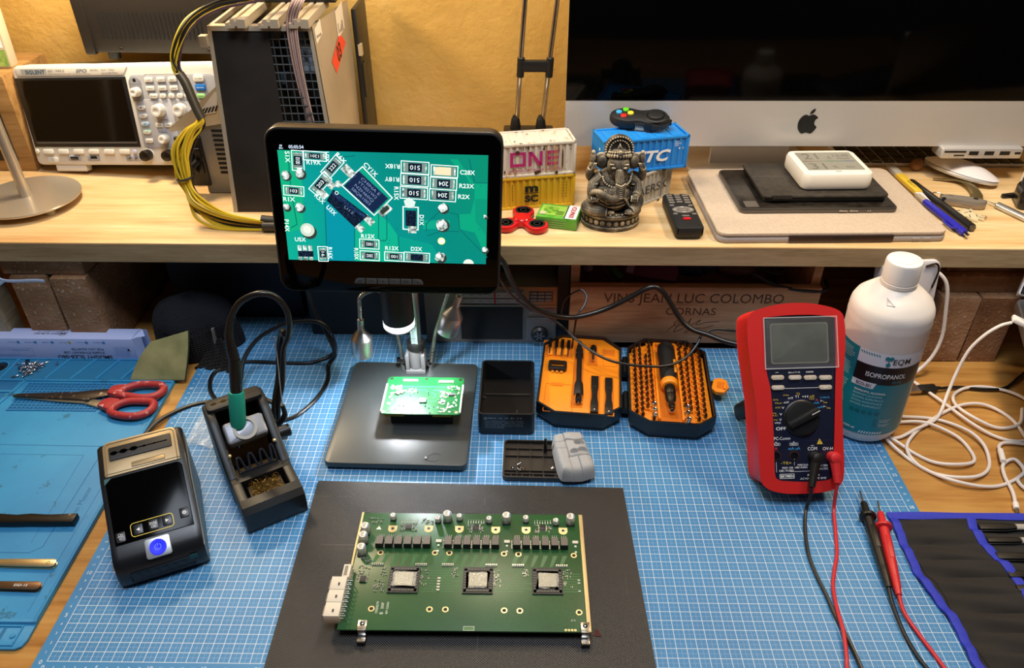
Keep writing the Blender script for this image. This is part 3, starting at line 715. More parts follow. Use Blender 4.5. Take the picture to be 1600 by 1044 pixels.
SMDW = mat('white_solder_parts', 'e8e8dc', .4)
for (x0, x1, y0, y1, n) in ((.06, .2, .25, .38, 26), (.18, .28, .62, .8, 26), (.1, .2, .86, .95, 8), (.25, .4, .33, .45, 14), (.06, .12, .45, .8, 14), (.72, .86, .4, .56, 30), (.7, .84, .62, .76, 24), (.8, .96, .25, .36, 24), (.7, .93, .78, .95, 34), (.9, .96, .4, .8, 14), (.3, .36, .62, .7, 6)):
    for i in range(n): blk(R.uniform(x0, x1), R.uniform(y0, y1), R.uniform(.0012, .0026), R.uniform(.001, .0022), .0009, SMDW if R.random() < .75 else mat('smd_body'))
for (fx, fy) in ((.42, .43), (.56, .44), (.57, .5), (.34, .52), (.6, .85), (.4, .95), (.62, .97), (.66, .83), (.49, .8), (.55, .8)): blk(fx, fy, .0012, .0014, .0012, BLACK)
for s0, s1 in ((0, 0),):
    pass
o = b.build('surface_mount_components', sb); o['kind'] = 'stuff'
for fx, fy, a, ww in ((.17, .47, -.5, .006), (.215, .44, -.5, .006), (.51, .66, 0, .0085), (.87, .49, 0, .008)):
    x, y = fr(fx, fy); b = MB(mat('chip_grey', '6a6a6c', .45)).at(T3(x, y, 0) @ RZ(a)); b.box((0, 0, .0011), (ww, ww*(1 if fx < .6 else .5), .0022), bev=.0002); b.build('chip', sb)
for fx in (.30, .77):
    x, y = fr(fx, .115 if fx < .5 else .135); b = MB(SMDW); b.box((x, y, .0008), (.019, .0042, .0016)); b.box((x, y-.0004, .0017), (.014, .0018, .0004), mat('smd_grey')); b.build('connector', sb)
for sx in (-1, 1):
    b = MB(SMDW); b.box((sx*(w/2-.0004), -.006, -.0002), (.0022, h*.74, .0026)); b.build('edge_strip', sb)
b = MB(mat('relay_black', '0c0d0c', .4)); b.box((0, .002, -.0128), (.078, .058, .0224), bev=.001)
for x in (-.033, .026): b.box((x, -.029, -.006), (.024, .004, .006), mat('relay_yellow', 'b8a040', .5))
for x in (-.006, .004): b.ball((x, -.0272, -.009), .0007, TIN, 8, 5)
b.build('module', sb)

# loose hair-like wire on the base plate
b = MB(BLACK); b.tube([(.332, .262, .0128), (.327, .257, .0128), (.333, .253, .0128), (.341, .2525, .0128), (.3445, .2565, .0128)], .0002, n=5); b.tube([(.328, .259, .0128), (.338, .2655, .0128), (.346, .263, .0128)], .0002, n=5); b.box((.3285, .2575, .0131), (.0022, .004, .0008), BLACK)
tag(b.build('wire_scrap'), 'thin curled black wire scrap lying on the microscope base plate', 'wire')
# ================================================================= open black enclosure and its lid
CASEK = mat('enclosure_black', '16171a', .38, bump=(1200, .12, .0004))
b = MB(CASEK)
w, d, h = .0705, .1095, .034
b.tray(rrect(w, d, .006, 4), 0, h, .0022, .0025, CASEK, mat('enclosure_inside', '120f0d', .35))
for x, y, r in ((.022, -.043, .003), (-.001, -.045, .004), (-.031, -.03, .0025), (-.031, .012, .0025), (.0, -.03, .003)):
    b.ring(circ(r, 14, x, y), circ(r*.55, 14, x, y), .0027, mat('inside_boss', '3a332c', .4), .0052)
b.box((0, .017, .0045), (.06, .0015, .004), mat('inside_boss')); b.box((.013, -.03, .0035), (.0012, .035, .002), mat('inside_boss'))
GP = mat('grey_print', 'a8adb2', .6)
b.at(T3(0, -d/2, 0) @ PF @ RZ(pi))
b.text('R C  CE  SH  TV  WEEE  F', .0022, GP, (.004, -h+.0065, .0002), w=.046); b.text('O', .004, GP, (.0255, -h+.007, .0002))
for i in range(5): b.text(('Model XB-2: Power Supply Unit', 'Input 100-240V~ 50/60Hz 0.8A', 'Output 5.0V 3.0A 15.0W 9.0V', 'Caution risk of electric shock dry', 'Designed by engineers')[i], .0011, GP, (.027, -h+.0115+i*.0027, .0002), align='R', w=.048-.006*(i == 4)*4)
o = b.build('enclosure_box', None, T3(.424, .3675, .0002) @ RZ(-.008)); tag(o, 'open black plastic box with grey print upside down on its front, beside the microscope', 'enclosure')
b = MB(mat('lid_black', '2a2520', .4)); w, d = .1005, .0635
b.tray(rrect(w, d, .006, 4), 0, .007, .0018, .0022)
for y in (.019, .0065, -.018, -.0235): b.box((0, y, .0034), (w-.005, .0009, .003))
for x in (-.033, -.0175, -.002, .0135, .03): b.box((x, 0, .003), (.0009, d-.005, .0024))
for y in (-.027, ):
    for i in range(7): b.box((-.04+i*.013, y+.0015, .003), (.001, .006, .003))
lid = thing('ribbed_tray', 'flat black ribbed lid holding screws and the grey putty lump', 'tray', T3(.4708, .2640, .0002) @ RZ(-.02)); b.build('tray', lid)
b = MB(BLACK).at(T3(.0005, .0165, .0022)); b.lathe([(.0022, 0), (.0019, .0205), (.0012, .0212), (0, .0212)], 12); b.build('post', lid)
for i, (x, y, rz, ly) in enumerate(((.432, .251, .3, 1), (.4375, .2545, 2.2, 1), (.4425, .2505, 1.0, 1), (.4415, .2455, 4.0, 1), (.4795, .2495, 0, 0))):
    b = MB(CHROME)
    if ly: b.at(RX(1.35)).lathe([(0, 0), (.0021, .0002), (.0021, .0012), (.0009, .0015), (.0009, .0055), (0, .0062)], 10)
    else: b.lathe([(.0008, -.0012), (.0009, .001), (.0026, .0014), (.0024, .0026), (.001, .003), (0, .0024)], 12)
    tag(b.build('screw', None, T3(x, y, .0052 if ly else .004) @ RZ(rz)), ('small silver screw lying at the far left of the ribbed lid' if i == 0 else 'silver screw lying in the left middle of the ribbed lid, back one of its cluster' if i == 1 else 'silver screw at the right of the left cluster on the ribbed lid' if i == 2 else 'silver screw nearest the front in the left cluster on the ribbed lid' if i == 3 else 'silver screw standing alone beside the grey putty on the ribbed lid'), 'screw')
# putty
PUT = mat('grey_putty', 'a9a7a4', .75, bump=(300, .35, .0008))
def putty(u, v):
    # superellipse block with component imprints
    a = (u-.5)*2; c = (v-.5)*2
    ex = .022*(1-.06*c); ey = .036
    x = a*ex*(1-.16*abs(c)**5); y = c*ey*(1-.10*abs(a)**4)
    edge = max(abs(a)**11, abs(c)**14)
    z = .0185*(1-.95*edge) + .0008*sin(5*a+2*c)
    def gr(dist, w=.0011): return math.exp(-(dist/w)**2)
    z -= .0020*gr(x+.006, .0007)*(y > -.01) + .0011*gr(y-.016+.0008*sin(x*400))*(x < -.005) + .001*gr(y-.0045)*(x < -.005)
    z -= .0034*gr(y-.0165+.002*sin(x*220), .0009)*(x > -.006)
    z -= .0020*gr(x-.004, .0006)*(y < -.012) + .0028*gr(y+.0105)*(x > -.008) + .001*gr(x-.016, .0007)*(y < -.01) + .001*gr(x+.007, .0006)*(y < -.01)
    for cx, cy, r in ((.0105, .0105, .0062), (.012, -.0035, .0062), (.001, -.0035, .0045)):
        dd = math.hypot(x-cx, (y-cy)*1.2); z -= .0066*(1/(1+math.exp((dd-r)/.0003)))*(.65+.45*max(-1, min(1, (y-cy)/r)))
    return (x, y, max(z, 0))
b = MB(PUT); b.surf(putty, 110, 140); b.add([(0, 0, 0)]*3, [])
n_ = len(b.V); b.prism(offset(rrect(.040, .066, .012, 4), 0), 0, .004, .001)
tag(b.build('putty_lump', None, T3(.5035, .2625, .0065) @ RZ(.17)), 'grey lump of putty with imprints of electronic parts resting on the black lid', 'putty')

# ================================================================= screwdriver kit in two open case halves
ORG = mat('orange_plastic', 'f08a14', .45); ORGD = mat('orange_recess', 'd06c0c', .5); CASE = mat('kit_case_black', '111316', .42)
def octa(w, d, c): return [(-w/2+c, -d/2), (w/2-c*.9, -d/2), (w/2, -d/2+c*.75), (w/2, d/2-c), (w/2-c, d/2), (-w/2+c, d/2), (-w/2, d/2-c), (-w/2, -d/2+c*.75)]
def kit_half(name, lab, x, y, rz, w, d, h):
    t = thing(name, lab, 'tool case', T3(x, y, .0002) @ RZ(rz))
    b = MB(CASE); P = octa(w, d, .024); b.prism(offset(P, .004), 0, .003); n = len(P)
    Q = offset(P, .0025); R = [(offset(P, .004), .003), (P, .012), (P, h), (Q, h), (Q, h-.004)]
    V = [(a, c, z) for r, z in R for a, c in r]; F = [(k*n+i, k*n+(i+1) % n, (k+1)*n+(i+1) % n, (k+1)*n+i) for k in range(4) for i in range(n)]
    b.add(V, F); b.build('shell', t)
    return t, MB(ORG), P
def tolocal(t): inv = t.matrix_world.inverted(); return lambda x, y: tuple((inv @ Vector((x, y, 0))).xy)
kl, bi, P = kit_half('tool_case', 'left half of the open tool kit, orange insert with spudgers', .5215, .4045, -.10, .108, .168, .029)
q = tolocal(kl); IZ = .0255
bi.prism(offset(P, .0026), .012, IZ, .001)
def rec(b, cx, cy, w, d, ang=0, depth=.0, mm=ORGD, z=IZ): b.at(T3(cx, cy, 0) @ RZ(ang)); b.rect(-w/2, -d/2, w/2, d/2, z+.0002, mm); b.ring(rrect(w+.002, d+.002), rrect(w, d), z+.0001, ORG, z+.0009); b.at(Matrix())
for (x, y, w, d) in ((.4935, .459, .040, .036), (.541, .447, .012, .046), (.5375, .362, .0115, .076), (.555, .358, .0115, .074), (.518, .402, .0135, .13), (.563, .452, .017, .012)):
    c = q(x, y); rec(bi, c[0], c[1], w, d)
c = q(.490, .355); bi.ring(rrect(.037, .056, .001, 2, *c), rrect(.0355, .0545, .001, 2, *c), IZ, ORGD, IZ+.0005); c = q(.488, .383); bi.box((c[0], c[1], IZ+.0005), (.017, .008, .0016), ORG); bi.rect(c[0]-.0075, c[1]-.003, c[0]+.0075, c[1]+.001, IZ+.0015, ORGD)
c = q(.563, .430); bi.ring(rrect(.019, .018, .001, 2, *c), rrect(.0178, .0168, .001, 2, *c), IZ, ORGD, IZ+.0004)
for dx in (-.011, 0, .011): c = q(.4935+dx, .452); bi.box((c[0], c[1], IZ+.0015), (.007, .016, .003), ORG, bev=.0008)
bi.build('insert', kl)
kr, bi, P = kit_half('tool_case', 'right half of the open tool kit, orange insert full of bits', .6373, .3925, -.09, .1075, .176, .029)
q2 = tolocal(kr); IZ2 = .0185
bi.prism(offset(P, .0026), .008, IZ2, .001)
c0 = q2(.6368, .397); rec(bi, c0[0], c0[1], .0275, .16, .0, z=IZ2)
for sx in (-1, 1): bi.box((c0[0]+sx*.0150, c0[1], IZ2+.003), (.003, .16, .006), ORG, bev=.0008)
bi.box((c0[0], c0[1]+.080, IZ2+.003), (.030, .003, .006), ORG, bev=.0008)
# hinge between the halves and the orange latch
BITCOLS = [((.6000, .468), (.5880, .3310), 14, 0), ((.6077, .4709), (.5945, .3250), 15, 0), ((.6130, .4445), (.6030, .3420), 10, 0), ((.6215, .4795), (.6105, .3475), 13, 3),
           ((.6630, .4750), (.6510, .3440), 13, 3), ((.6720, .4745), (.6567, .3370), 13, 0), ((.6797, .4700), (.6632, .3170), 16, 0), ((.6880, .4560), (.6722, .3230), 14, 0)]
for (a, e, n, k) in BITCOLS:
    a, e = Vector(q2(*a)), Vector(q2(*e)); tot = n
    for i in range(tot):
        p = a.lerp(e, i/(tot-1)); bi.box((p.x, p.y, IZ2+.0018), (.0066, .0062, .0036), ORG, bev=.0007)
bi.build('insert', kr)
b = MB(ORG); c = q2(.7065, .3905); b.at(T3(c[0], c[1], .0165) @ RZ(-.25)); 
Lp = [(-.011, -.010), (-.004, -.0155), (.006, -.0135), (.0085, -.006), (.011, 0), (.0085, .006), (.006, .0135), (-.004, .0155), (-.011, .010)]
b.prism(Lp, -.003, .003, .0008); b.rect(-.005, -.007, .004, .007, .0032, ORGD); b.box((.0055, 0, .004), (.003, .015, .002), ORG, bev=.0005); b.build('latch', kr)
b = MB(CASE); c = q2(.694, .394); b.box((c[0], c[1], .016), (.008, .014, .006), bev=.001); b.build('latch_hinge', kr)
b = MB(BLACK); b.at(T3(-.0565, .0, .016)); b.cyl((0, -.055, 0), (0, -.02, 0), .0035); b.box((.0, -.0375, -.004), (.010, .035, .003)); b.build('hinge', kr)
b = MB(BLACK); b.at(T3(-.0565, .0, .016)); b.cyl((0, .02, 0), (0, .055, 0), .0035); b.box((.0, .0375, -.004), (.010, .035, .003)); b.build('hinge', kr)
# bits
bitm = MB(mat('bit_steel', '6a645c', .3, .9)); bitm.lathe([(.0023, -.002), (.0023, .0055), (.0021, .006), (.0014, .007), (.0012, .0100), (.0005, .0108), (0, .0108)], 6)
bit0 = None; socket0 = None
colname = ['first', 'second', 'third', 'fourth']
for ci, (a, e, n, k) in enumerate(BITCOLS):
    side = 'left of the screwdriver, %s row from the hinge' % colname[ci] if ci < 4 else 'right of the screwdriver, %s row from it' % colname[ci-4]
    lab = 'short dark bit standing ' + side
    a, e = Vector(a), Vector(e)
    for i in range(n):
        p = a.lerp(e, i/(n-1)); M = T3(p.x, p.y, IZ2+.0032) @ RZ(-.09) @ RX(.22)
        if bit0 is None: bit0 = tag(bitm.build('screwdriver_bit', None, M), lab, 'screwdriver bit', 'bits standing in '+side)
        else: copy_thing(bit0, M, lab, 'bits standing in '+side)
sm_ = MB(CHROME); sm_.lathe([(.0030, 0), (.0031, .016), (.0026, .0166), (.0022, .0164), (.0020, .009), (0, .009)], 14)
for i, (x, y) in enumerate(((.6095, .3375), (.6085, .3270), (.6072, .3170), (.6500, .3325), (.6488, .3214), (.6478, .3095))):
    lab = 'shiny socket bit standing %s the screwdriver, %s of three' % ('left of' if i < 3 else 'right of', ('rear', 'middle', 'front')[i % 3])
    M = T3(x, y, IZ2+.001) @ RX(.2)
    if socket0 is None: socket0 = tag(sm_.build('socket_bit', None, M), lab, 'socket bit')
    else: copy_thing(socket0, M, lab)
# screwdriver handle
sd = thing('screwdriver', 'black ratchet screwdriver with an orange collar lying in the orange insert', 'screwdriver', T3(.6368, .397, IZ2+.0115) @ RZ(-.085))
b = MB(RUBBER).at(RX(pi/2)); b.lathe([(0, -.0665), (.007, -.066), (.0112, -.062), (.0118, -.05), (.0108, -.03), (.0112, -.01), (.0104, .006), (.0092, .014)], 20); b.build('grip', sd)
b = MB(ORG).at(RX(pi/2)); b.lathe([(.0095, .013), (.0112, .0145), (.0112, .0195), (.0095, .0235), (.007, .0245)], 20); b.build('collar', sd)
b = MB(DARKMETAL).at(RX(pi/2)); b.lathe([(.0068, .024), (.0072, .026), (.0072, .038), (.0063, .0395), (.0063, .0425), (.0072, .0435), (.0062, .051), (.0046, .055), (.0046, .064)], 18); b.build('chuck', sd)
b = MB(CHROME).at(RX(pi/2))
b.lathe([(.0046, .056), (.0049, .0563), (.0049, .0575), (.0045, .0578), (.0045, .0592), (.0049, .0595), (.0049, .0607), (.0045, .061), (.0045, .0685), (.003, .0688), (.003, .066), (0, .066)], 16); b.build('bit_holder', sd)
b = MB(mat('driver_logo_orange', 'd8841c', .5)).at(T3(.0085, .012, .0078)); b.box((0, 0, 0), (.0032, .028, .0016), bev=.0006); b.build('grip_inlay', sd)
# tools in the left half
def left_tool(name, lab, cat, x, y, rz=-.10, z=.0262): return thing(name, lab, cat, T3(x, y, z) @ RZ(rz))
for i, (x, y) in enumerate(((.4822, .4635), (.491, .4615), (.499, .4605), (.5075, .4582))):
    b = MB(DARKMETAL); b.box((0, .009, .002), (.0046, .020, .0022), bev=.0004); b.box((0, -.009, .002), (.0022, .018, .0016), STEEL, bev=.0003)
    tag(b.build('pry_blade', None, T3(x, y, .0262) @ RZ(-.10)), 'narrow black blade bit in the orange back slots, %s of four from the left' % ('first', 'second', 'third', 'last')[i], 'pry blade')
t = left_tool('bit_clip', 'black plastic loop clip holding three small bits in the round orange well', 'bit clip', .491, .418)
b = MB(BLACK); P = rrect(.025, .019, .004, 4); b.ring(P, rrect(.019, .008, .0025, 4, 0, .0015), .0005, BLACK, .005); b.box((0, -.006, .003), (.02, .006, .005), bev=.0008); b.build('clip', t)
for i in (-1, 0, 1): MB(CHROME).cyl((i*.006, -.005, .003), (i*.006, -.013, .003), .0019).build('bit', t)
t = left_tool('extension_rod', 'long black flexible extension rod with a chrome socket in the left orange insert', 'extension rod', .519, .404, -.075)
b = MB(BLACK); b.tube([(0, .055, .006), (0, .03, .006), (0, -.03, .006)], .0036, n=12, k=3); b.box((0, .038, .006), (.0098, .012, .009), bev=.001); b.build('shaft', t)
b = MB(RUBBER).at(RX(pi/2)); b.at(T3(0, 0, .006) @ RX(pi/2)).lathe([(.0036, .022), (.0058, .030), (.0062, .05), (.0052, .052)], 16); b.build('grip', t)
b = MB(CHROME).at(T3(0, 0, .006) @ RX(pi/2)); b.lathe([(.0045, .05), (.0052, .052), (.0052, .063), (.0036, .064), (.0034, .058), (0, .058)], 16); b.build('socket', t)
MB(CHROME).at(T3(0, 0, .006) @ RX(-pi/2)).lathe([(.003, .055), (.003, .064), (0, .0645)], 10).build('tip', t)
t = left_tool('suction_cup', 'small dark suction cup and chrome pin in the rear orange slot behind the tweezers', 'suction cup', .5415, .449, -.1)
MB(DARKMETAL).ball((0, .008, .001), (.0048, .011, .005), n=16, k=8).build('cup', t); MB(CHROME).cyl((0, -.002, .003), (0, -.019, .003), .0026, .0018, n=12, bev=.0005).build('pin', t)
for i, (x, y, lab) in enumerate(((.5365, .3605, 'flat black spudger lying in the orange insert, left one of the pair by the hinge'), (.5545, .357, 'flat black spudger lying in the orange insert, right one next to the hinge'))):
    t = left_tool('spudger', lab, 'spudger', x, y, -.09, .0262)
    b = MB(BLACK); P = [(-.0048, -.036), (.0048, -.036), (.0048, -.018), (.0036, -.008), (.0036, .004), (.0048, .014), (.0048, .036), (-.0048, .036), (-.0048, .014), (-.0036, .004), (-.0036, -.008), (-.0048, -.018)]
    b.prism(P, 0, .0035, .0006); b.build('blade', t)
    b = MB(STEEL); b.box((0, .014, .0037), (.0055, .0008, .0006)); b.ball((0, -.031, .0034), (.0014, .0014, .0006), n=10, k=5); b.box((-.002, -.027, .0037), (.0022, .0012, .0004)); b.box((.002, -.027, .0037), (.0022, .0012, .0004)); b.build('rivet', t)

# ================================================================= soldering station
ST = T3(.039, .0766, 0) @ RZ(.4136)
st = thing('soldering_station', 'black soldering station with a blue lit power button and a beige top cap', 'soldering station', ST)
WS = .085
prof = [(0.004, .0), (-.001, .010), (-.0015, .020), (.002, .031), (.009, .0385), (.020, .0435), (.0815, .0800), (.122, .0925), (.128, .0885), (.131, .080), (.131, .0)]
BODY = mat('station_black', '15171b', .34, bump=(1500, .1, .0003))
b = MB(BODY); n = len(prof); x0s = (.0, .006, WS-.006, WS)
V = []
for x, sh in ((.0, .0055), (.0022, .0015), (.0065, 0), (WS-.0065, 0), (WS-.0022, .0015), (WS, .0055)):
    cy, cz = .065, .035
    for (d, z) in prof: V.append((x, d+(cy-d)*sh*6, z+(cz-z)*sh*7 if z > 0 else 0))
F = [(k*n+i, k*n+(i+1) % n, (k+1)*n+(i+1) % n, (k+1)*n+i) for k in range(5) for i in range(n)]
F = [f[::-1] for f in F]; F.append(tuple(range(n))); F.append(tuple(5*n+i for i in range(n))[::-1])
b.add(V, F); b.build('housing', st, smooth=50)
def slope(d0, z0, d1, z1):
    a = math.atan2(z1-z0, d1-d0); return T3(0, d0, z0) @ RX(a), math.hypot(d1-d0, z1-z0)
TP, LP = slope(.020, .0438, .0815, .0803)
b = MB(mat('station_glass', '030303', .16, spec=.12)).at(TP @ T3(WS/2, 0, 0)); b.prism(rrect(WS-.010, LP-.001, (0, .006, .006, 0), 5, 0, LP/2), -.001, .0008, .0003); b.build('front_panel', st)
b = MB(mat('panel_trim_gold', 'b89c3c', .4, .6)).at(TP @ T3(WS/2, 0, .0010)); P = rrect(.041, .0145, .0035, 5, -.001, .0115); b.ring(P, offset(P, .0006), 0, None, .0002); b.build('button_outline', st)
for x, y, t, kind in ((-.0315, .0078, 'CH', 0), (-.0145, .0110, '', 1), (-.0, .0115, 'MODE', 2), (.0132, .0120, '', 3), (.0305, .0150, '', 4)):
    b = MB(mat('station_key', '151515', .35)).at(TP @ T3(WS/2+x, y, .0008)); b.prism(rrect(.009, .0105, .0012, 3), -.0002, .0009, .0003)
    if kind == 0: b.text('CH', .0026, INK_W, (0, .0023, .001), w=.0042); b.box((0, .0004, .001), (.0055, .0003, .0001), INK_W); b.text('U', .0022, INK_W, (0, -.0017, .001), rot=-pi/2)
    if kind == 1: b.poly([(-.0018, 0), (.0014, .0017), (.0014, -.0017)], .001, INK_W)
    if kind == 3: b.poly([(.0018, 0), (-.0014, .0017), (-.0014, -.0017)], .001, INK_W)
    if kind == 2: b.text('MODE', .0021, INK_W, (0, .0019, .001), w=.0070); b.box((0, .0002, .001), (.0070, .0003, .0001), INK_W); b.text('OK', .0023, INK_W, (0, -.0021, .001))
    if kind == 4: b.ring([((.0021 if i % 4 < 2 else .0016)*cos(i*pi/16), (.0021 if i % 4 < 2 else .0016)*sin(i*pi/16)) for i in range(32)], circ(.0008, 32), .001, INK_W)
    b.build('button', st)
b = MB(mat('teal_sticker', '0c4a48', .5)).at(TP @ T3(0, LP-.0035, .0006)); b.poly([(.004, -.003), (.0115, .0035), (.0045, .0035)], .0004); b.build('sticker', st)
# power button on the rounded nose
TN, LN = slope(.003, .0325, .020, .0438); TN = T3(WS/2, .0075, .0385) @ RX(.62)
b = MB(mat('silver_button_frame', 'c9ced2', .3, .7)).at(TN @ T3(.001, .001, .0005)); b.prism(rrect(.024, .020, .0025, 4), -.003, .0012, .0004); o = b.build('power_button_frame', st)
b = MB(mat('blue_lit_button', '0a18b0', .3, emit='0810f0', estr=.9)).at(TN @ T3(.001, .001, .0016)); b.lathe([(.0082, 0), (.008, .0012), (.0055, .0012), (0, .0009)], 24); q_ = b.build('power_button', o)
b = MB(mat('power_symbol', '0a1478', .3, emit='7080ff', estr=.8)).at(TN @ T3(.001, .001, .0029)); b.add([], [])
A_ = [pi/2+.5+i*(2*pi-1.0)/18 for i in range(19)]
for i in range(18): b.poly([(.0026*cos(A_[i]), .0026*sin(A_[i])), (.0033*cos(A_[i]), .0033*sin(A_[i])), (.0033*cos(A_[i+1]), .0033*sin(A_[i+1])), (.0026*cos(A_[i+1]), .0026*sin(A_[i+1]))], 0)
b.rect(-.0004, .001, .0004, .0037, 0); b.build('power_symbol', q_)
# ribbed nose strip, beige top cap
b = MB(BODY).at(T3(WS/2+.0, -.0012, .0165) @ PF @ RX(-.04)); P = rrect(.062, .0125, .002, 3); b.ring(P, offset(P, .0008), 0, BODY, .0009)
for i in range(7): b.box((-.021+i*.0085, 0, .0004), (.0007, .007, .0008)); b.box((-.0225+i*.0085, .0032, .0004), (.003, .0007, .0008))
b.build('nose_strip', st)
TC, LC = slope(.0845, .0818, .122, .0928)
b = MB(mat('beige_metal_cap', 'a48f6c', .42, .5, bump=(900, .1, .0003))).at(TC @ T3(WS/2, 0, 0)); P = rrect(WS-.011, LC+.004, (.002, .007, .007, .002), 5, 0, LC/2)
b.prism(P, -.004, .0012, .0008)
P2 = offset(P, .0022); b.ring(P2, offset(P2, .0009), .0012, mat('cap_groove', '6a5a3e', .5), .0016)
P2 = rrect(.033, .0055, .0008, 3, .006, .0055); b.prism(P2, .001, .0020, .0003); b.ring(P2, offset(P2, .0005), .0021, mat('cap_groove'))
b.build('top_cap', st)
b = MB(RUBBER).at(TC @ T3(WS/2, LC*.62, .001)); b.prism(rrect(.062, .0165, .0015, 3), 0, .0018, .0005)
for x, r in ((-.026, .003), (-.0165, .0033), (-.0065, .0033), (.004, .0015), (.014, .0012), (.025, .001)): b.poly(circ(r*1.2, 10, x, 0, r*.8), .0020, GLOSS)
b.rect(-.027, -.0006, .027, .0006, .00195, GLOSS); b.build('tip_strip', st)
b = MB(mat('teal_sticker')).at(T3(WS-.010, -.0017, .022) @ PF); b.box((-.002, 0, 0), (.0075, .006, .0004)); b.build('sticker', st)
for s_ in (0, 1):
    b = MB(mat('side_trim_grey', '6a6a60', .5)); x = WS+.0004 if s_ else -.0004
    b.tube([(x, .002, .030), (x, .03, .040), (x, .08, .066), (x, .126, .075)], .0007, n=6, k=5); b.build('side_trim', st)

# ================================================================= iron stand
SM = T3(.145, .1512, 0) @ RZ(.552); W2 = .0672
sn = thing('iron_stand', 'black soldering iron stand with brass wool in its front tray', 'iron stand', SM)
STK = mat('stand_black', '0f1011', .45, bump=(1200, .12, .0004))
b = MB(STK)
def yz_prism(b, P, x0, x1, m=None, bev=.0015): b.at(Matrix(((0, 0, 1, x0), (1, 0, 0, 0), (0, 1, 0, 0), (0, 0, 0, 1)))); b.prism(P, 0, x1-x0, bev, m); b.at(Matrix())
yz_prism(b, [(.0, 0), (-.004, .012), (-.004, .031), (.002, .037), (.014, .0375), (.014, .0)], 0, W2)
yz_prism(b, [(.042, 0), (.042, .0375), (.054, .0375), (.054, 0)], 0, W2)
for x0, x1 in ((0, .0105), (W2-.0105, W2)): yz_prism(b, [(.01, 0), (.01, .0372), (.046, .0372), (.046, 0)], x0, x1)
b.box((W2/2, .028, .009), (W2-.018, .03, .004)); b.build('front_tray', sn)
b = MB(STK)
for x0, x1 in ((-.001, .0095), (W2-.0095, W2+.001)):
    yz_prism(b, [(.050, 0), (.050, .038), (.058, .044), (.098, .079), (.112, .086), (.135, .084), (.142, .076), (.145, .0)], x0, x1, bev=.0025)
b.box((W2/2, .138, .04), (W2-.01, .01, .08)); b.box((W2/2, .1, .006), (W2-.01, .085, .006))
b.build('housing', sn)
b = MB(RUBBER).at(T3(W2/2, .1235, .0845) @ RX(.03)); b.prism(rrect(W2-.004, .020, .006, 5), 0, .006, .0015)
for x, r in ((-.022, .0028), (-.011, .003), (0, .003), (.012, .0016)): b.poly(circ(r*1.2, 10, x, 0, r*.8), .0062, GLOSS)
b.rect(-.026, -.0005, .026, .0005, .0061, GLOSS); b.build('tip_strip', sn)
CR = T3(W2/2, .087, .069) @ RX(.62)
b = MB(mat('anodised_silver', '8c8e94', .42, .6)).at(CR); b.prism(rrect(W2-.022, .026, .004, 4), -.012, .008, .003)
b.ring(circ(.0135, 26), circ(.0098, 26), .008, mat('cradle_ring', '8a8478', .5, .5), .0105); b.build('cradle', sn)
for x in (.0085, W2-.0085): MB(GOLD).at(T3(x, .066, .058)).ball((0, 0, 0), (.0022, .0022, .0022), n=10, k=6).build('pivot_screw', sn)
b = MB(BLACK); b.cyl((W2, .082, .052), (W2+.014, .082, .052), .0075, n=18, bev=.001); b.build('knob', sn)
b = MB(mat('glossy_clip', '2a2c34', .12)); 
b.tube([(.013, .056, .036), (.0135, .062, .052), (.0175, .063, .053), (.021, .057, .040), (.025, .057, .040), (.027, .063, .053), (.031, .063, .053), (.034, .057, .040), (.038, .057, .040), (.040, .063, .053), (.044, .063, .053), (.047, .057, .04), (.0505, .058, .043), (.052, .064, .054), (.055, .064, .054), (.0555, .056, .036)], .0014, n=6, k=3); b.box((W2/2, .0555, .034), (W2-.026, .002, .010)); b.build('tip_clip', sn)
b = MB(mat('amber_tray', '7a5a28', .5)); b.box((W2/2, .075, .012), (W2-.022, .03, .002)); b.box((W2/2, .101, .03), (W2-.022, .002, .04)); b.build('inner_plate', sn)
# brass wool: countless strands in one mesh
b = MB(mat('brass_wool', '8a6a2c', .4, .8)); R = random.Random(11)
for i in range(900):
    x, y, z = R.uniform(.018, W2-.018), R.uniform(.0165, .040), R.uniform(.012, .0335)
    r = R.uniform(.0012, .0028); a0 = R.uniform(0, 6.28); tl = R.uniform(-1, 1); P = []
    for k in range(5): a = a0+k*1.1; P.append((x+r*cos(a), y+r*sin(a)*cos(tl), z+r*sin(a)*sin(tl)+k*.0003))
    b.tube(P, .00022, n=3, k=2, caps=False)
b.box((W2/2, .0285, .019), (W2-.030, .022, .020), mat('wool_core', '4a3614', .8)); o = b.build('brass_wool', sn); o['kind'] = 'stuff'
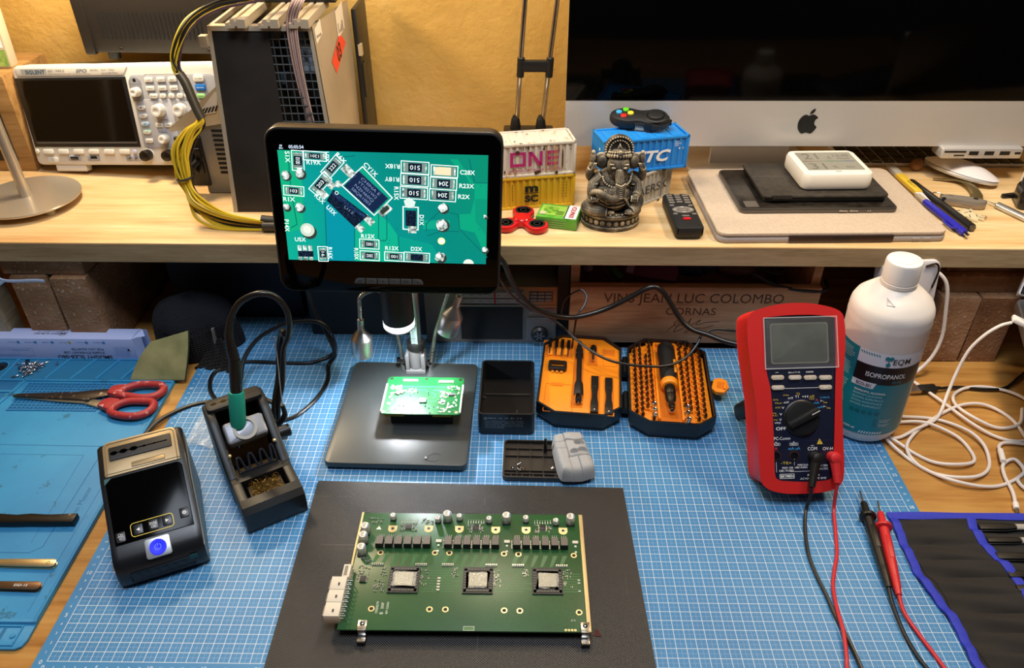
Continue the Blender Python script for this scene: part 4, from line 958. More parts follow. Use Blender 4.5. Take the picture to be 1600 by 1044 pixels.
# iron resting in the stand
ir = thing('soldering_iron', 'soldering iron with a green grip and black handle standing in the stand', 'soldering iron')
p0, p1 = Vector((.1225, .2415, .080)), Vector((.1282, .2585, .150)); d = p1-p0; MI_ = Matrix.Translation(p0) @ d.to_track_quat('Z', 'Y').to_matrix().to_4x4()
b = MB(mat('teal_rubber_grip', '17947c', .5)).at(MI_); b.lathe([(.0, -.004), (.0072, -.004), (.0086, .002), (.0090, .02), (.0088, .036), (.0078, .040), (.006, .0405)], 22); b.build('grip', ir)
b = MB(mat('iron_handle_black', '0c100f', .35)).at(MI_); b.lathe([(.0062, .039), (.0066, .045), (.0064, .07), (.0062, .080)], 18); b.build('handle', ir)
b = MB(CHROME).at(MI_); b.lathe([(.003, -.03), (.0035, -.004)], 10); b.build('tip', ir)
CABK = mat('black_cable', '131211', .36)
b = MB(CABK); b.tube([(.1285, .2600, .158), (.1270, .2655, .184), (.1335, .268, .207), (.1465, .270, .2255), (.1665, .272, .2345), (.1815, .275, .2295), (.1895, .278, .2135), (.1898, .28, .193), (.1835, .285, .170), (.1740, .290, .150), (.1680, .293, .125), (.1620, .292, .095), (.1550, .286, .072), (.150, .283, .04), (.146, .285, .012), (.138, .298, .004), (.12, .312, .004), (.10, .318, .004)], lambda t: .0062 if t < .02 else (.0062-.0028*min(1, (t-.02)/.10)), n=10, k=8); b.build('cable', ir)
# ================================================================= multimeter
th_, rz_ = .65, .06
a_ = Vector((cos(rz_), sin(rz_), 0)); b_ = Vector((-sin(rz_)*sin(th_), cos(rz_)*sin(th_), cos(th_))); n_ = a_.cross(b_)
MM = Matrix(((a_.x, b_.x, n_.x, .7525), (a_.y, b_.y, n_.y, .205), (a_.z, b_.z, n_.z, .031), (0, 0, 0, 1)))
mm = thing('multimeter', 'red and dark blue digital multimeter propped up beside the white isopropanol bottle', 'multimeter', MM)
REDH = mat('red_holster', 'c21f1c', .45, bump=(700, .1, .0004)); NAVY = mat('navy_panel', '10142a', .4)
def smooth_outline(P, k=5): return [(v.x, v.y) for v in spline([(x, y, 0) for x, y in P], k, True)]
out = smooth_outline([(-.0475, .150), (-.0480, .178), (-.0435, .1895), (-.020, .1965), (.004, .1985), (.028, .1965), (.0515, .1895), (.0565, .178), (.056, .150), (.0525, .118), (.0500, .09), (.0495, .05), (.0490, .012), (.0440, -.002), (.028, -.0075), (.006, -.0085), (-.018, -.0072), (-.0350, -.001), (-.0400, .012), (-.0405, .05), (-.0415, .09), (-.0445, .118)])
inn = smooth_outline([(-.0335, .150), (-.0338, .180), (-.0325, .1865), (-.015, .1888), (.006, .1895), (.028, .1888), (.0485, .1850), (.0500, .178), (.0498, .150), (.0488, .126), (.0470, .10), (.0440, .05), (.0410, .015), (.0380, .003), (.024, .0003), (.006, 0), (-.012, .0013), (-.0230, .0035), (-.0275, .012), (-.0272, .05), (-.0283, .10), (-.0325, .126)])
b = MB(REDH); n = len(out)
rings = [(offset(out, .0015), -.043), (out, -.040), (out, -.004), (offset(out, .0018), -.0008), (offset(out, .0035), .0004), (offset(inn, -.0012), .0002), (inn, -.0012), (inn, -.004)]
V = [(x, y, z) for R, z in rings for x, y in R]; F = [(k*n+i, k*n+(i+1) % n, (k+1)*n+(i+1) % n, (k+1)*n+i) for k in range(len(rings)-1) for i in range(n)]
F.append(tuple(range(n))[::-1]); b.add(V, F); b.build('holster', mm, smooth=50)
b = MB(NAVY); b.prism(offset(inn, -.001), -.006, -.0014, 0)
PW = INK_W; PY = mat('yellow_print', 'd8b83c', .5); PBL = mat('blue_print', '3aa0d8', .5); PR = mat('red_print', 'd8403c', .5)
z = -.0012
b.ring(rrect(.0720, .0370, .002, 3, .0085, .1115), rrect(.0712, .0362, .0016, 3, .0085, .1115), z, mat('navy_line', '2c3352', .4))
b.text('OFF', .0034, PW, (-.0169, .0612, z), w=.0115, bold=.01)
for t, s_, m_, (x, y), w in (('Hz', .0016, PY, (-.0225, .0712), .004), ('VFD', .0018, PW, (-.0205, .0676), .007), ('V', .0024, PW, (-.0172, .0712), .0028), ('Hz', .0016, PY, (-.0235, .0786), .004), ('AC', .0016, PY, (-.0235, .0760), .007), ('V', .0026, PW, (-.0165, .0772), .003), ('AC+DC', .0018, PY, (-.0195, .0848), .006), ('V', .0026, PW, (-.0138, .0844), .003), ('D%', .0017, PY, (-.0215, .0935), .006), ('Hz,ac', .0017, PY, (-.0185, .0900), .008), ('mV', .0025, PW, (-.0095, .0905), .006), ('Hz', .0016, PY, (-.0095, .0985), .006), ('mV', .0024, PW, (-.0045, .0952), .006), ('T2', .0024, PY, (.0040, .0995), .004), ('T1', .0026, PW, (.0025, .0965), .004), ('+H', .0025, PW, (.0118, .0963), .007), ('nS', .0024, PY, (.0200, .0965), .005), ('Oo', .0023, PY, (.0195, .0938), .006), ('A', .0026, PR, (.0250, .0920), .003), ('mA', .0026, PBL, (.0250, .0890), .006), ('4-20mA', .0018, PBL, (.0345, .0948), .011), ('V~', .0022, PW, (.0310, .0908), .004), ('Hz', .0018, PY, (.0350, .0890), .004), ('uA', .0024, PBL, (.0290, .0840), .006), ('V~', .0022, PW, (.0340, .0845), .004), ('Hz', .0018, PY, (.0385, .0826), .004)):
    b.text(t, s_, m_, (x, y, z), w=w)
b.text('PC-Comm', .0034, PW, (-.0160, .0502, z), w=.0185)
b.text('A', .0034, PR, (-.0234, .0391, z)); b.text('mA uA', .0033, PBL, (-.0027, .0386, z), w=.0135); b.text('COM', .0036, PW, (.0179, .0377, z), w=.0105); b.text('OV-H', .0034, PW, (.0355, .0372, z), w=.0115)
for x, y in ((-.0234, .0438), (-.003, .0434)):
    b.ring(rrect(.0098, .0030, .0005, 2, x, y), rrect(.0092, .0024, .0004, 2, x, y), z, PW); b.text('JACK', .0018, PW, (x, y, z), w=.0075); b.poly([(x-.001, y+.002), (x+.001, y+.002), (x, y+.0032)], z, PW)
b.poly([(.0231, .0425), (.0301, .0425), (.0266, .0488)], z, PY); b.text('!', .0032, NAVY, (.0266, .0447, z+.0001))
b.box((.0179, .0408, z), (.0002, .0024, .0001), PW); b.box((.0179, .0412, z), (.004, .0003, .0001), PW)
b.text('-TE+', .0028, PY, (-.0125, .0226, z), w=.012); b.text('MAX 10A', .0022, PW, (-.0110, .0172, z), w=.0125); b.text('HBC FUSED', .0022, PW, (-.0125, .0140, z), w=.0165); b.text('MAX 0.6A', .0021, PW, (.0065, .0200, z), w=.012); b.text('HBC FUSED', .0021, PW, (.0045, .0172, z), w=.0145); b.text('MAX 1000V', .0022, PW, (.0290, .0185, z), w=.012); b.text('AC/DC', .0022, PW, (.0300, .0150, z))
b.box((-.0238, .0185, z), (.0003, .012, .0001), PW); b.box((.008, .0128, z), (.032, .0003, .0001), PW); b.box((-.0032, .0235, z), (.0003, .007, .0001), PW)
b.ring(rrect(.0168, .0052, .0006, 2, -.0121, .0078), rrect(.0160, .0044, .0005, 2, -.0121, .0078), z, PW); b.text('BRYMEN', .0029, PW, (-.0121, .0078, z), w=.0145, bold=.01)
b.text('BM869s', .0024, PW, (.018, .0085, z), w=.014, shear=.2); b.text('AC+DC TRUE RMS', .0022, PW, (.0175, .0045, z), w=.030, shear=.2)
for t, x in (('*', -.019), ('dBm-z T1-T2', .0005), ('000000', .0183)): b.text(t, .0017, PW, (x, .1238, z), w=.004 if t == '*' else .0135 if 'dB' in t else .0085)
b.box((.0085, .1060, z), (.046, .0004, .0001), PW); b.box((.0085, .1168, z), (.060, .0003, .0001), mat('navy_line'))
P = [(-.0272, .0545), (-.005, .0545)] ; b.ring(rrect(.0690, .0345, .003, 4, .0085, .0295), rrect(.0684, .0339, .003, 4, .0085, .0295), z, mat('navy_line'))
b.build('front_panel', mm)
b = MB(mat('lcd_bezel_black', '0b0b0c', .3)); b.prism(rrect(.0770, .0515, .003, 4, .0085, .1585), -.002, -.0008, .0003)
b.build('screen_bezel', mm)
b = MB(mat('lcd_grey_green', '353b34', .22, noise=(25, '454b42'))); b.prism(rrect(.0640, .0435, .003, 4, .0075, .1565), -.002, -.0003, .0002)
b.ring(rrect(.0665, .046, .003, 4, .0075, .1565), rrect(.0630, .0425, .003, 4, .0075, .1565), -.0002, mat('lcd_frame', '585850', .4)); o = b.build('display', mm)
b = MB(mat('protective_film', 'ffffff', .10, alpha=.05, bump=(70, .35, .004)))
b.surf(lambda u, v: (-.0333+u*.0842-.0006*sin(v*9), .1280+v*.0580+.0005*sin(u*7), .0009+.0005*sin(u*5+v*3)), 24, 18)
b.build('protective_film', mm)
b = MB(mat('film_edge', 'd8d8d4', .2, alpha=.55)); 
for (x0, y0, x1, y1) in ((-.0333, .128, .0509, .1292), (-.0333, .1852, .0509, .1862), (-.0333, .128, -.0322, .186), (.0498, .128, .0509, .186)): b.rect(x0, y0, x1, y1, .0016)
b.build('film_edge', mm)
BTN = mat('beige_rubber_key', 'b9ab98', .55)
for (x, y, t) in ((-.019, .1185, ''), (.0009, .118, 'RANGE'), (.0183, .1174, 'A'), (.0357, .1169, 'HOLD'), (-.019, .1072, 'CREST'), (.0352, .1060, 'REC')):
    b = MB(BTN); P = [(x+(.0046 if c > 0 else -.0046)+.0027*c, y+.0027*s_) for c, s_ in [(cos(i*pi/8+.19), sin(i*pi/8+.19)) for i in range(16)]]
    b.prism(P, -.0016, .0009, .0004); b.text(t or '-', .0021, PW, (x, y, .00098), w=.0009*max(1, len(t))*1.9); b.build('button', mm)
b = MB(BLACK).at(T3(.0067, .0724, -.0014)); b.lathe([(.0205, 0), (.0205, .0012), (.0192, .002), (.0185, .0048), (.0165, .0052), (0, .0052)], 40)
b.at(T3(.0067, .0724, .0036) @ RZ(.457)); b.prism([(-.0185, -.0035), (.0175, -.0045), (.0205, -.002), (.0205, .002), (.0175, .0045), (-.0185, .0035)], 0, .0056, .0012)
b.box((.014, 0, .0058), (.010, .0006, .0003), INK_W); b.build('dial', mm)
for x, y in ((-.0238, .0306), (-.0032, .0300)):
    b = MB(BLACK).at(T3(x, y, -.0014)); b.lathe([(.0055, 0), (.0053, .0012), (.0040, .0012), (.0038, -.003), (0, -.003)], 22); b.ring(circ(.0060, 22), circ(.0055, 22), .0003, mat('jack_ring', '5a1a18' if x < -.02 else '40302c', .4)); b.build('jack', mm)
for x, y in ((.019, .0285), (.039, .0283)): MB(BLACK).at(T3(x, y, -.0014)).lathe([(.0065, 0), (.0063, .0008), (0, .0008)], 22).build('jack', mm)
b = MB(BLACK)
iM = MM.inverted()
def wl(x, y, z): return iM @ Vector((x, y, z))
b.tube([wl(.742, .300, .070), wl(.728, .335, .03), wl(.7215, .352, .006)], .006, n=8, k=4, flat=(.7, 1.8)); b.tube([wl(.80, .300, .070), wl(.79, .335, .03), wl(.785, .352, .006)], .006, n=8, k=4, flat=(.7, 1.8)); b.cyl(wl(.7215, .352, .0065), wl(.785, .352, .0065), .006); b.build('tilt_stand', mm)
# test leads: plug, cable; probes lie on the mat
PKK = mat('black_silicone', '17150f', .42); PRR = mat('red_silicone', 'cf2a2c', .42)
def lead(col, mt, px, py, endx, endy, path, pr0, pr1, ppath, lab):
    t = thing('test_lead', lab, 'test lead')
    b = MB(mt).at(MM); b.at(MM @ T3(px, py, -.0005)); b.lathe([(.0065, 0), (.0066, .010), (.0060, .0125), (.0036, .0136), (0, .0138)], 20)
    b.at(MM); e = Vector((endx, endy, .010)); s_ = Vector((px, py, .0065)); d = e-s_
    b.tube([s_, s_+d*.3, s_+d*.6, e], lambda u: .0060-.0022*u, n=14, k=5)
    for k in range(5): c = s_+d*(.66+.07*k); b.cyl(c, c+d.normalized()*.0012, .0046-.0002*k, n=12)
    b.build('plug', t)
    w0 = MM @ e
    b = MB(mt); b.tube([w0, w0+(MM.to_3x3() @ Vector((0, -1, -.4))).normalized()*.012]+[Vector(p) for p in path], .0020, n=8, k=7); b.build('cable', t)
    b = MB(mt); A, B_ = Vector(pr0), Vector(pr1); d = (B_-A); L = d.length; Mx = Matrix.Translation(A) @ d.to_track_quat('Z', 'Y').to_matrix().to_4x4()
    b.at(Mx); b.lathe([(.0, .020), (.0034, .020), (.0038, .022), (.0046, .036), (.0048, .037), (.0088, .0382), (.0092, .040), (.0088, .0418), (.0052, .043), (.0054, .06), (.0052, .085), (.0046, .105), (.0044, L-.022), (.0046, L-.021), (.0042, L-.018), (.0044, L-.016), (.0040, L-.013), (.0042, L-.011), (.0036, L-.008), (.0028, L), (0, L)], 18)
    b.box((0, .0052, .07), (.004, .0008, .030), bev=.0003)
    b.build('probe_handle', t)
    b = MB(STEEL).at(Mx); b.lathe([(.0, 0), (.0004, .0008), (.0010, .004), (.0011, .020)], 10); b.build('probe_tip', t)
    b = MB(mt); b.tube([B_-d.normalized()*.004]+[Vector(p) for p in ppath], .0020, n=8, k=7); b.build('cable', t)
lead('k', PKK, .0190, .0280, .0105, -.003, [(.7605, .186, .006), (.753, .160, .0025), (.7475, .130, .0025), (.7475, .105, .0025), (.7500, .080, .0025), (.7512, .0558, .0025), (.7545, .0303, .0035), (.7565, .0004, .004), (.756, -.03, .0025)], (.8302, .2162, .0095), (.8137, .0850, .008), [(.8117, .069, .005), (.8110, .0377, .0028), (.814, .0132, .0025), (.8184, -.0018, .0025), (.822, -.03, .0025)], 'black test lead plugged into COM, its black probe lying left of the tool roll')
lead('r', PRR, .0390, .0278, .0396, .0005, [(.7925, .188, .006), (.7855, .158, .0025), (.7775, .130, .0025), (.7685, .110, .0025), (.7600, .0886, .0025), (.7545, .0611, .0045), (.7512, .0352, .0072), (.7466, .0107, .0045), (.7441, .0003, .0025), (.741, -.03, .0025)], (.8449, .2014, .0095), (.8200, .0760, .008), [(.8191, .0584, .005), (.8250, .0353, .0028), (.8304, .0158, .0025), (.8346, -.0016, .0025), (.84, -.03, .0025)], 'red test lead plugged into the meter, its red probe lying next to the tool roll')

# ================================================================= isopropanol bottle
HD = mat('milky_plastic', 'efe6dc', .42, spec=.4); HD.node_tree.nodes['Principled BSDF'].inputs['Subsurface Weight'].default_value = .25; HD.node_tree.nodes['Principled BSDF'].inputs['Subsurface Radius'].default_value = (.02, .012, .008)
BM = T3(.8755, .341, .0018) @ RY(-.048) @ Matrix.Diagonal((1, 1, 1.10, 1))
bt = thing('bottle', 'white one litre isopropanol bottle with a teal and black label', 'bottle', BM)
RB = .0455
b = MB(HD); b.lathe([(0, .002), (.034, .0008), (.040, .003), (.0435, .009), (RB, .018), (RB, .150), (RB+.0004, .153), (RB-.0002, .156), (RB, .160), (.0445, .166), (.0415, .172), (.030, .182), (.0205, .188), (.0175, .191), (.0172, .200)], 56)
b.at(Matrix()); b.build('body', bt, smooth=45)
LZ = .018
def cylp(u, v, r=RB+.0003): u -= .52; return (r*sin(u), -r*cos(u), v)      # u angle from the front
def patch(b, u0, u1, z0, z1, m, r=RB+.0003, slant=0):
    n = max(2, int((u1-u0)/.08)); V = []; 
    for i in range(n+1):
        u = u0+(u1-u0)*i/n; V += [cylp(u, z0, r), cylp(u+slant, z1, r)]
    b.add(V, [(2*i, 2*i+2, 2*i+3, 2*i+1) for i in range(n)], m)
TEAL = mat('label_teal', '0f7f8c', .38); LW = mat('label_white', 'e6e8ee', .4); LK = mat('label_black', '15100f', .38)
b = MB(TEAL)
patch(b, -1.45, 1.30, .0175, .0960, TEAL); patch(b, -1.45, -.42, .0960, .1285, TEAL); patch(b, -.42, 1.30, .0960, .1285, LW)
patch(b, -.42, 1.30, .0885, .1115, LK, RB+.0005); patch(b, -.42, .12, .0815, .0892, LW, RB+.0006)
b.add([cylp(.12, .0815, RB+.0006), cylp(.18, .0892, RB+.0006), cylp(.12, .0892, RB+.0006)], [(0, 1, 2)], LW)
def ctext(t, size, m, u, v, w=None, align='L', shear=0, bold=0, r=RB+.0009):
    V, F = text_mesh(t, shear, bold); x0 = min(q.x for q in V); x1 = max(q.x for q in V); sy = size/.69; sx = sy if w is None else w/max(1e-6, x1-x0)
    ox = {'L': x0, 'C': (x0+x1)/2, 'R': x1}[align]
    b.add([cylp(u+(q.x-ox)*sx/RB, v+(q.y-.345)*sy, r) for q in V], F, m)
ctext('ISOPROPANOL', .0058, INK_W, -.13, .1000, .044, bold=.012); ctext('99.9%', .0034, TEAL, .52, .0925, .011, bold=.01)
ctext('ECO-301', .0040, LK, -.30, .0853, .0165, bold=.015)
for i, t in enumerate(('ISOPROPYL ALCOHOL', 'ISOPROPYLALKOHOL', 'ALCOHOL ISOPROPILICO', 'ALCOOL ISOPROPYLIQUE', 'ALCOOL ISOPROPILICO')): ctext(t, .0026, INK_W if i == 0 else mat('label_pale_teal', 'a8d8dc', .5), -.30-.005*i, .0765-i*.0047, .0345 if i == 0 else .0325+.0016*(i > 1), bold=.02 if i == 0 else .004)
ctext('1000 ml', .0032, INK_W, -.33, .0245, .0125, bold=.01)
ctext('EQM', .0068, LK, .42, .1195, None, bold=.004)
for du, dv in ((-.045, .004), (.05, .004), (.0, -.004)): b.add([cylp(.31+du+.055*cos(a), .1195+dv+.0024*sin(a), RB+.0009) for a in [i*pi/7 for i in range(14)]], [tuple(range(14))], TEAL)
b.add([cylp(.31+x, .1195+y, RB+.0009) for x, y in ((-.05, .005), (-.04, .003), (.05, .003), (.055, .005))], [(0, 1, 2, 3)], TEAL); b.add([cylp(.31+x, .1195+y, RB+.0009) for x, y in ((-.012, .004), (-.012, -.004), (.012, -.004), (.012, .004))], [(0, 1, 2, 3)], TEAL)
for i in range(8): u = -.39+i*.062; b.add([cylp(u, .1265, RB+.0006), cylp(u+.028, .1265, RB+.0006), cylp(u+.058, .1240, RB+.0006), cylp(u+.03, .1240, RB+.0006)], [(0, 3, 2, 1)], TEAL)
for i in range(9): u = .06+i*.066; b.add([cylp(u, .0190, RB+.0006), cylp(u+.03, .0190, RB+.0006), cylp(u+.062, .0222, RB+.0006), cylp(u+.032, .0222, RB+.0006)], [(0, 1, 2, 3)], INK_W)
R = random.Random(2)
for k, (v0, nl) in enumerate(((.122, 5), (.103, 6), (.081, 6), (.062, 4), (.049, 4))):
    for i in range(nl): patch(b, -.95-.0*k, -.50-R.uniform(0, .1), v0-i*.0027, v0-i*.0027+.0012, mat('label_small_print', '8cc4c8', .5), RB+.0006)
LD = mat('label_dark_print', '0c4650', .5)
for i in range(5):
    u = -.24+i*.155; 
    for k in range(16):
        a0, a1 = k*pi/8, (k+1)*pi/8
        b.add([cylp(u+.055*cos(a), .0487+.0025*sin(a)*1, RB+.0009) for a in (a0, a1)]+[cylp(u+.044*cos(a), .0487+.0020*sin(a), RB+.0009) for a in (a1, a0)], [(0, 1, 2, 3)], LD)
    ctext(('X', 'PC', 'x', 'o', '=')[i], .0022, LD, u, .0487, align='C')
for i, v in enumerate((.0385, .0325)):
    u = .40
    for k in range(16):
        a0, a1 = k*pi/8, (k+1)*pi/8
        b.add([cylp(u+.045*cos(a), v+.0021*sin(a), RB+.0009) for a in (a0, a1)]+[cylp(u+.036*cos(a), v+.0017*sin(a), RB+.0009) for a in (a1, a0)], [(0, 1, 2, 3)], LD)
    ctext('Pure isopropanol', .0015, INK_W, .50, v+.001, .013); ctext('cleaning agent', .0015, INK_W, .50, v-.0013, .011)
b.add([cylp(-.98+.14*c, .034+.0062*s_, RB+.0009) for c, s_ in ((1, 0), (0, 1), (-1, 0), (0, -1))], [(0, 1, 2, 3)], mat('hazard_red', 'b03040', .5)); b.add([cylp(-.98+.11*c, .034+.005*s_, RB+.0011) for c, s_ in ((1, 0), (0, 1), (-1, 0), (0, -1))], [(0, 1, 2, 3)], LW); ctext('!', .005, LK, -.98, .034, align='C', r=RB+.0013)
ctext('GEFAHR danger', .0014, INK_W, -.98, .0255, .010, align='C')
b.build('label', bt)
b = MB(HD)
b.tube([(-.020, -.0268, .1796), (-.0130, -.0306, .1796), (-.0195, -.0214, .1850)], .0006, n=5, k=1, closed=True); b.build('embossed_triangle', bt)
CAPM = mat('white_cap', 'f0e8de', .4)
b = MB(CAPM); nn = 72; prof = [(.0192, .1905), (.0195, .1945), (.0185, .1950), (.0190, .1958), (.0190, .2155), (.0182, .2175), (.0165, .2182)]
V = []
for k, (r, z) in enumerate(prof):
    for i in range(nn): rr_ = r+(.00035 if (i % 2 and 3 <= k <= 4) else 0); V.append((rr_*cos(2*pi*i/nn), rr_*sin(2*pi*i/nn), z))
F = [(k*nn+i, k*nn+(i+1) % nn, (k+1)*nn+(i+1) % nn, (k+1)*nn+i) for k in range(len(prof)-1) for i in range(nn)]; F.append(tuple((len(prof)-1)*nn+i for i in range(nn)))
b.add(V, F); b.ring(circ(.0125, 30), circ(.0118, 30), .2182, None, .2186); b.build('cap', bt)

# ================================================================= white charging cable, small cable, usb cable, laptop, charger
WC = mat('white_cable', 'e8ddd4', .45)
b = MB(WC); r_ = .0021
def zz(P, z0=.0, amp=.0022):
    return [(x, y, z0-.003+r_+amp*(.5+.5*sin(i*1.7))) for i, (x, y) in enumerate(P)]
up = [(1.0585, .401, .1165), (1.045, .400, .112), (1.030, .399, .098), (1.018, .398, .075), (1.010, .392, .045), (1.000, .378, .018), (.986, .357, .008)]
loop1 = [(.9725, .3440), (.9427, .3263), (.9171, .3134), (.905, .316), (.9010, .330), (.9130, .3475), (.9464, .3530), (.9801, .3480), (1.0056, .3250), (1.0148, .3010), (1.0104, .2746), (.9961, .2545), (.9735, .2432), (.9448, .2469), (.9248, .2609), (.9154, .2808), (.9218, .3015), (.9507, .3316), (.9870, .3580), (1.0219, .3740), (1.0528, .3754), (1.0754, .3548), (1.0755, .3207), (1.0641, .2854), (1.0431, .2555), (1.0097, .2364), (.9797, .2302), (.9486, .2376), (.9313, .2534), (.9152, .2739), (.9004, .2990), (.8980, .3200), (.9140, .3380), (.9320, .3425), (.9600, .3380), (.9880, .3160), (.9960, .2920), (.9890, .2710), (.9660, .2640), (.9420, .2700), (.9250, .2860), (.9080, .3050), (.8960, .3190), (.8880, .3330)]
b.tube(up+zz(loop1, 0, .0045), r_, n=8, k=7)
mg = thing('charging_cable', 'long white charging cable coiled on the oak bench, magnetic plug in the laptop', 'cable'); b.build('cable', mg)
b = MB(mat('white_plug', 'f2ece4', .35)); b.at(T3(1.0675, .4015, .1185) @ RZ(-.40) @ RY(.30)); b.box((0, 0, 0), (.018, .013, .0065), bev=.0022, r=.002); b.build('plug', mg)
b = MB(WC); P = [(.968, .452, .004), (.975, .437, .001), (.985, .415, .001), (1.000, .380, .0025), (1.016, .342, .003), (1.036, .318, .001), (1.058, .308, .001), (1.085, .314, .001), (1.110, .340, .001), (1.120, .372, .001), (1.105, .400, .0015), (1.075, .414, .001), (1.045, .411, .0015), (1.022, .396, .001), (1.014, .372, .0035), (1.026, .346, .0045), (1.05, .332, .001), (1.08, .340, .001), (1.10, .37, .001)]
b.tube(P, r_, n=8, k=7); tag(b.build('power_cable'), 'white cable running under the coil from the charger towards the laptop', 'cable')
ax = thing('audio_cable', 'short white cable with a silver jack tip hanging over the bench beside the tool roll', 'cable')
b = MB(WC); b.tube([(1.0045, .2030, .001), (1.0115, .2230, .0008), (1.0150, .2480, .0008), (1.0220, .2660, .002), (1.0400, .2750, .002), (1.0420, .2560, .0015), (1.0270, .2420, .001), (1.0300, .2250, .001), (1.0460, .2120, .001), (1.07, .2180, .001), (1.075, .24, .001), (1.055, .255, .001), (1.045, .235, .001), (1.06, .215, .004), (1.09, .21, .001)], .0021, n=8, k=7); b.build('cable', ax)
b = MB(mat('white_plug')); b.cyl((1.0020, .1965, .0015), (1.0052, .2055, .0015), .0033, n=14, bev=.0006); b.build('plug', ax)
b = MB(STEEL); b.cyl((1.0000, .1895, .0015), (1.0020, .1965, .0015), .0018, n=12, bev=.0004); b.build('jack', ax)
b = MB(mat('white_plug')); b.cyl((1.030, .290, .003), (1.0215, .2675, .0055), .0034, n=14, bev=.0006); b.build('strain_relief', ax)
b = MB(WC); b.tube([(1.0290, .2870, .003), (1.0330, .2980, .002), (1.0460, .3050, .001), (1.075, .300, .001), (1.10, .285, .001)], .0021, n=8, k=6); b.build('cable', ax)
us = thing('usb_cable', 'black cable with a flat usb plug on the bench behind the white coil', 'cable')
b = MB(CABK); b.tube([(.999, .4070, .003), (1.012, .4085, .003), (1.0371, .4134, .001), (1.0695, .4092, .001), (1.0987, .4126, .001), (1.130, .436, .001), (1.16, .46, .001)], .0021, n=8, k=7); b.build('cable', us)
b = MB(BLACK).at(T3(.9905, .4065, .0035) @ RZ(.10)); b.box((0, 0, 0), (.024, .0125, .0075), bev=.0015, r=.002); b.cyl((.011, 0, 0), (.018, 0, 0), .003, .0024); b.build('plug', us)
b = MB(STEEL).at(T3(.9720, .4045, .0035) @ RZ(.10)); b.box((0, 0, 0), (.015, .0115, .0042)); b.build('connector', us)
# charger brick behind the bottle
ch = thing('charger', 'white rounded power adapter leaning behind the bottle against the brick pillar', 'charger', T3(.958, .452, -.003) @ RX(-.14) @ RY(-.06))
b = MB(mat('white_gloss', 'dcd6d6', .28)).at(PF); b.at(PF @ T3(-.002, .086, 0)); b.prism(rrect(.074, .172, .012, 6), -.014, .014, .004); b.build('body', ch)
b = MB(DARKMETAL); b.tube([(.014, -.015, .165), (.026, -.016, .168), (.030, -.017, .158), (.026, -.0165, .135)], .0013, n=6, k=5); b.build('clip', ch)
b = MB(WC); b.tube([(.968, .475, .155), (.985, .462, .150), (.996, .456, .135), (1.004, .452, .10), (1.010, .448, .06), (1.004, .443, .03), (.988, .438, .008), (.97, .432, .001)], .0024, n=8, k=7); tag(b.build('adapter_cable'), 'white cable hanging down between the charger and the brick pillar', 'cable')
b = MB(WC); b.tube([(.982, .470, .157), (.985, .472, .12), (.985, .474, .08)], .0024, n=8, k=5); tag(b.build('short_cable'), 'short white cable running straight down behind the charger below the shelf', 'cable')
# laptop on its stand, only its left rear corner in view
lp = thing('laptop', 'silver laptop with a dark screen and white plug, right edge of the bench', 'laptop', T3(1.0915, .459, .112) @ RZ(-.354))
b = MB(ALU); b.prism(rrect(.31, .215, .012, 6, .156, -.1085), -.007, .006, .0022); b.build('base', lp)
b = MB(mat('keyboard_black', '101012', .5)); b.prism(rrect(.27, .10, .004, 3, .156, -.075), .0058, .0066); b.build('keyboard', lp)
b = MB(ALU).at(T3(.156, .004, .004) @ RX(-.02) @ PF); b.prism(rrect(.31, .205, (.004, .010, .010, .004), 5, 0, .104), -.003, .002, .0012)
b.prism(rrect(.302, .198, (.003, .008, .008, .003), 5, 0, .105), .0019, .0026, .0002, GLOSS)
b.prism(rrect(.284, .178, .002, 2, 0, .107), .0024, .0028, 0, mat('laptop_picture', '040408', .15, emit='0c0c28', estr=.5)); b.build('screen', lp)
b = MB(mat('stand_grey_metal', '3c3c3e', .5)); 
for y in (-.03, -.18): b.box((.16, y, -.0115), (.24, .02, .009), bev=.002); b.box((.06, y, -.061), (.012, .02, .092), bev=.002); b.box((.26, y, -.061), (.012, .02, .092), bev=.002); b.box((.16, y, -.111), (.22, .025, .008), bev=.002)
b.box((.16, -.105, -.111), (.02, .15, .008), bev=.002)
tag(b.build('laptop_stand', None, T3(1.0915, .459, .112) @ RZ(-.354)), 'dark grey metal stand holding the silver laptop above the bench', 'laptop stand')
# ================================================================= tool roll
TW = mat('black_nylon', '26211b', .75); g = NG(TW); x, y, z = g.xyz()
wv = g.m('SINE', g.m('MULTIPLY', g.m('ADD', x, g.m('MULTIPLY', y, .6)), 5200)); g.bump(g.m('ADD', g.m('MULTIPLY', wv, .3), g.noise(30, (1, 5, 1), 3)), .6, .0015)
g.base(g.mix(g.m('MULTIPLY', g.m('ADD', wv, 1), .25), '1f1b16', '3a332b'))
BLUEB = mat('blue_binding', '2a36b4', .65, bump=(900, .5, .001))
roll = thing('tool_roll', 'black nylon tool roll with blue binding holding black tweezers, front right corner', 'tool roll')
edge = spline([(.8545, .1860, 0), (.8520, .160, 0), (.8505, .130, 0), (.8510, .104, 0), (.8560, .080, 0), (.8618, .052, 0), (.8630, .028, 0), (.8620, .008, 0), (.868, -.010, 0), (.880, -.03, 0)], 6)
def eL(v):
    t = v*(len(edge)-1); i = min(int(t), len(edge)-2); return edge[i].lerp(edge[i+1], t-i)
def wz(x, y): return .0035+.0012*sin(y*170+2*sin(x*14))+.0008*sin(y*330+x*60)
def rollf(u, v):
    e = eL(v); xr = 1.16; yr = e.y-(.004)*u; x = e.x+(xr-e.x)*u
    return (x, yr, wz(x, yr))
b = MB(TW); b.surf(rollf, 60, 70, thick=.0022); b.build('cloth', roll)
b = MB(TW)
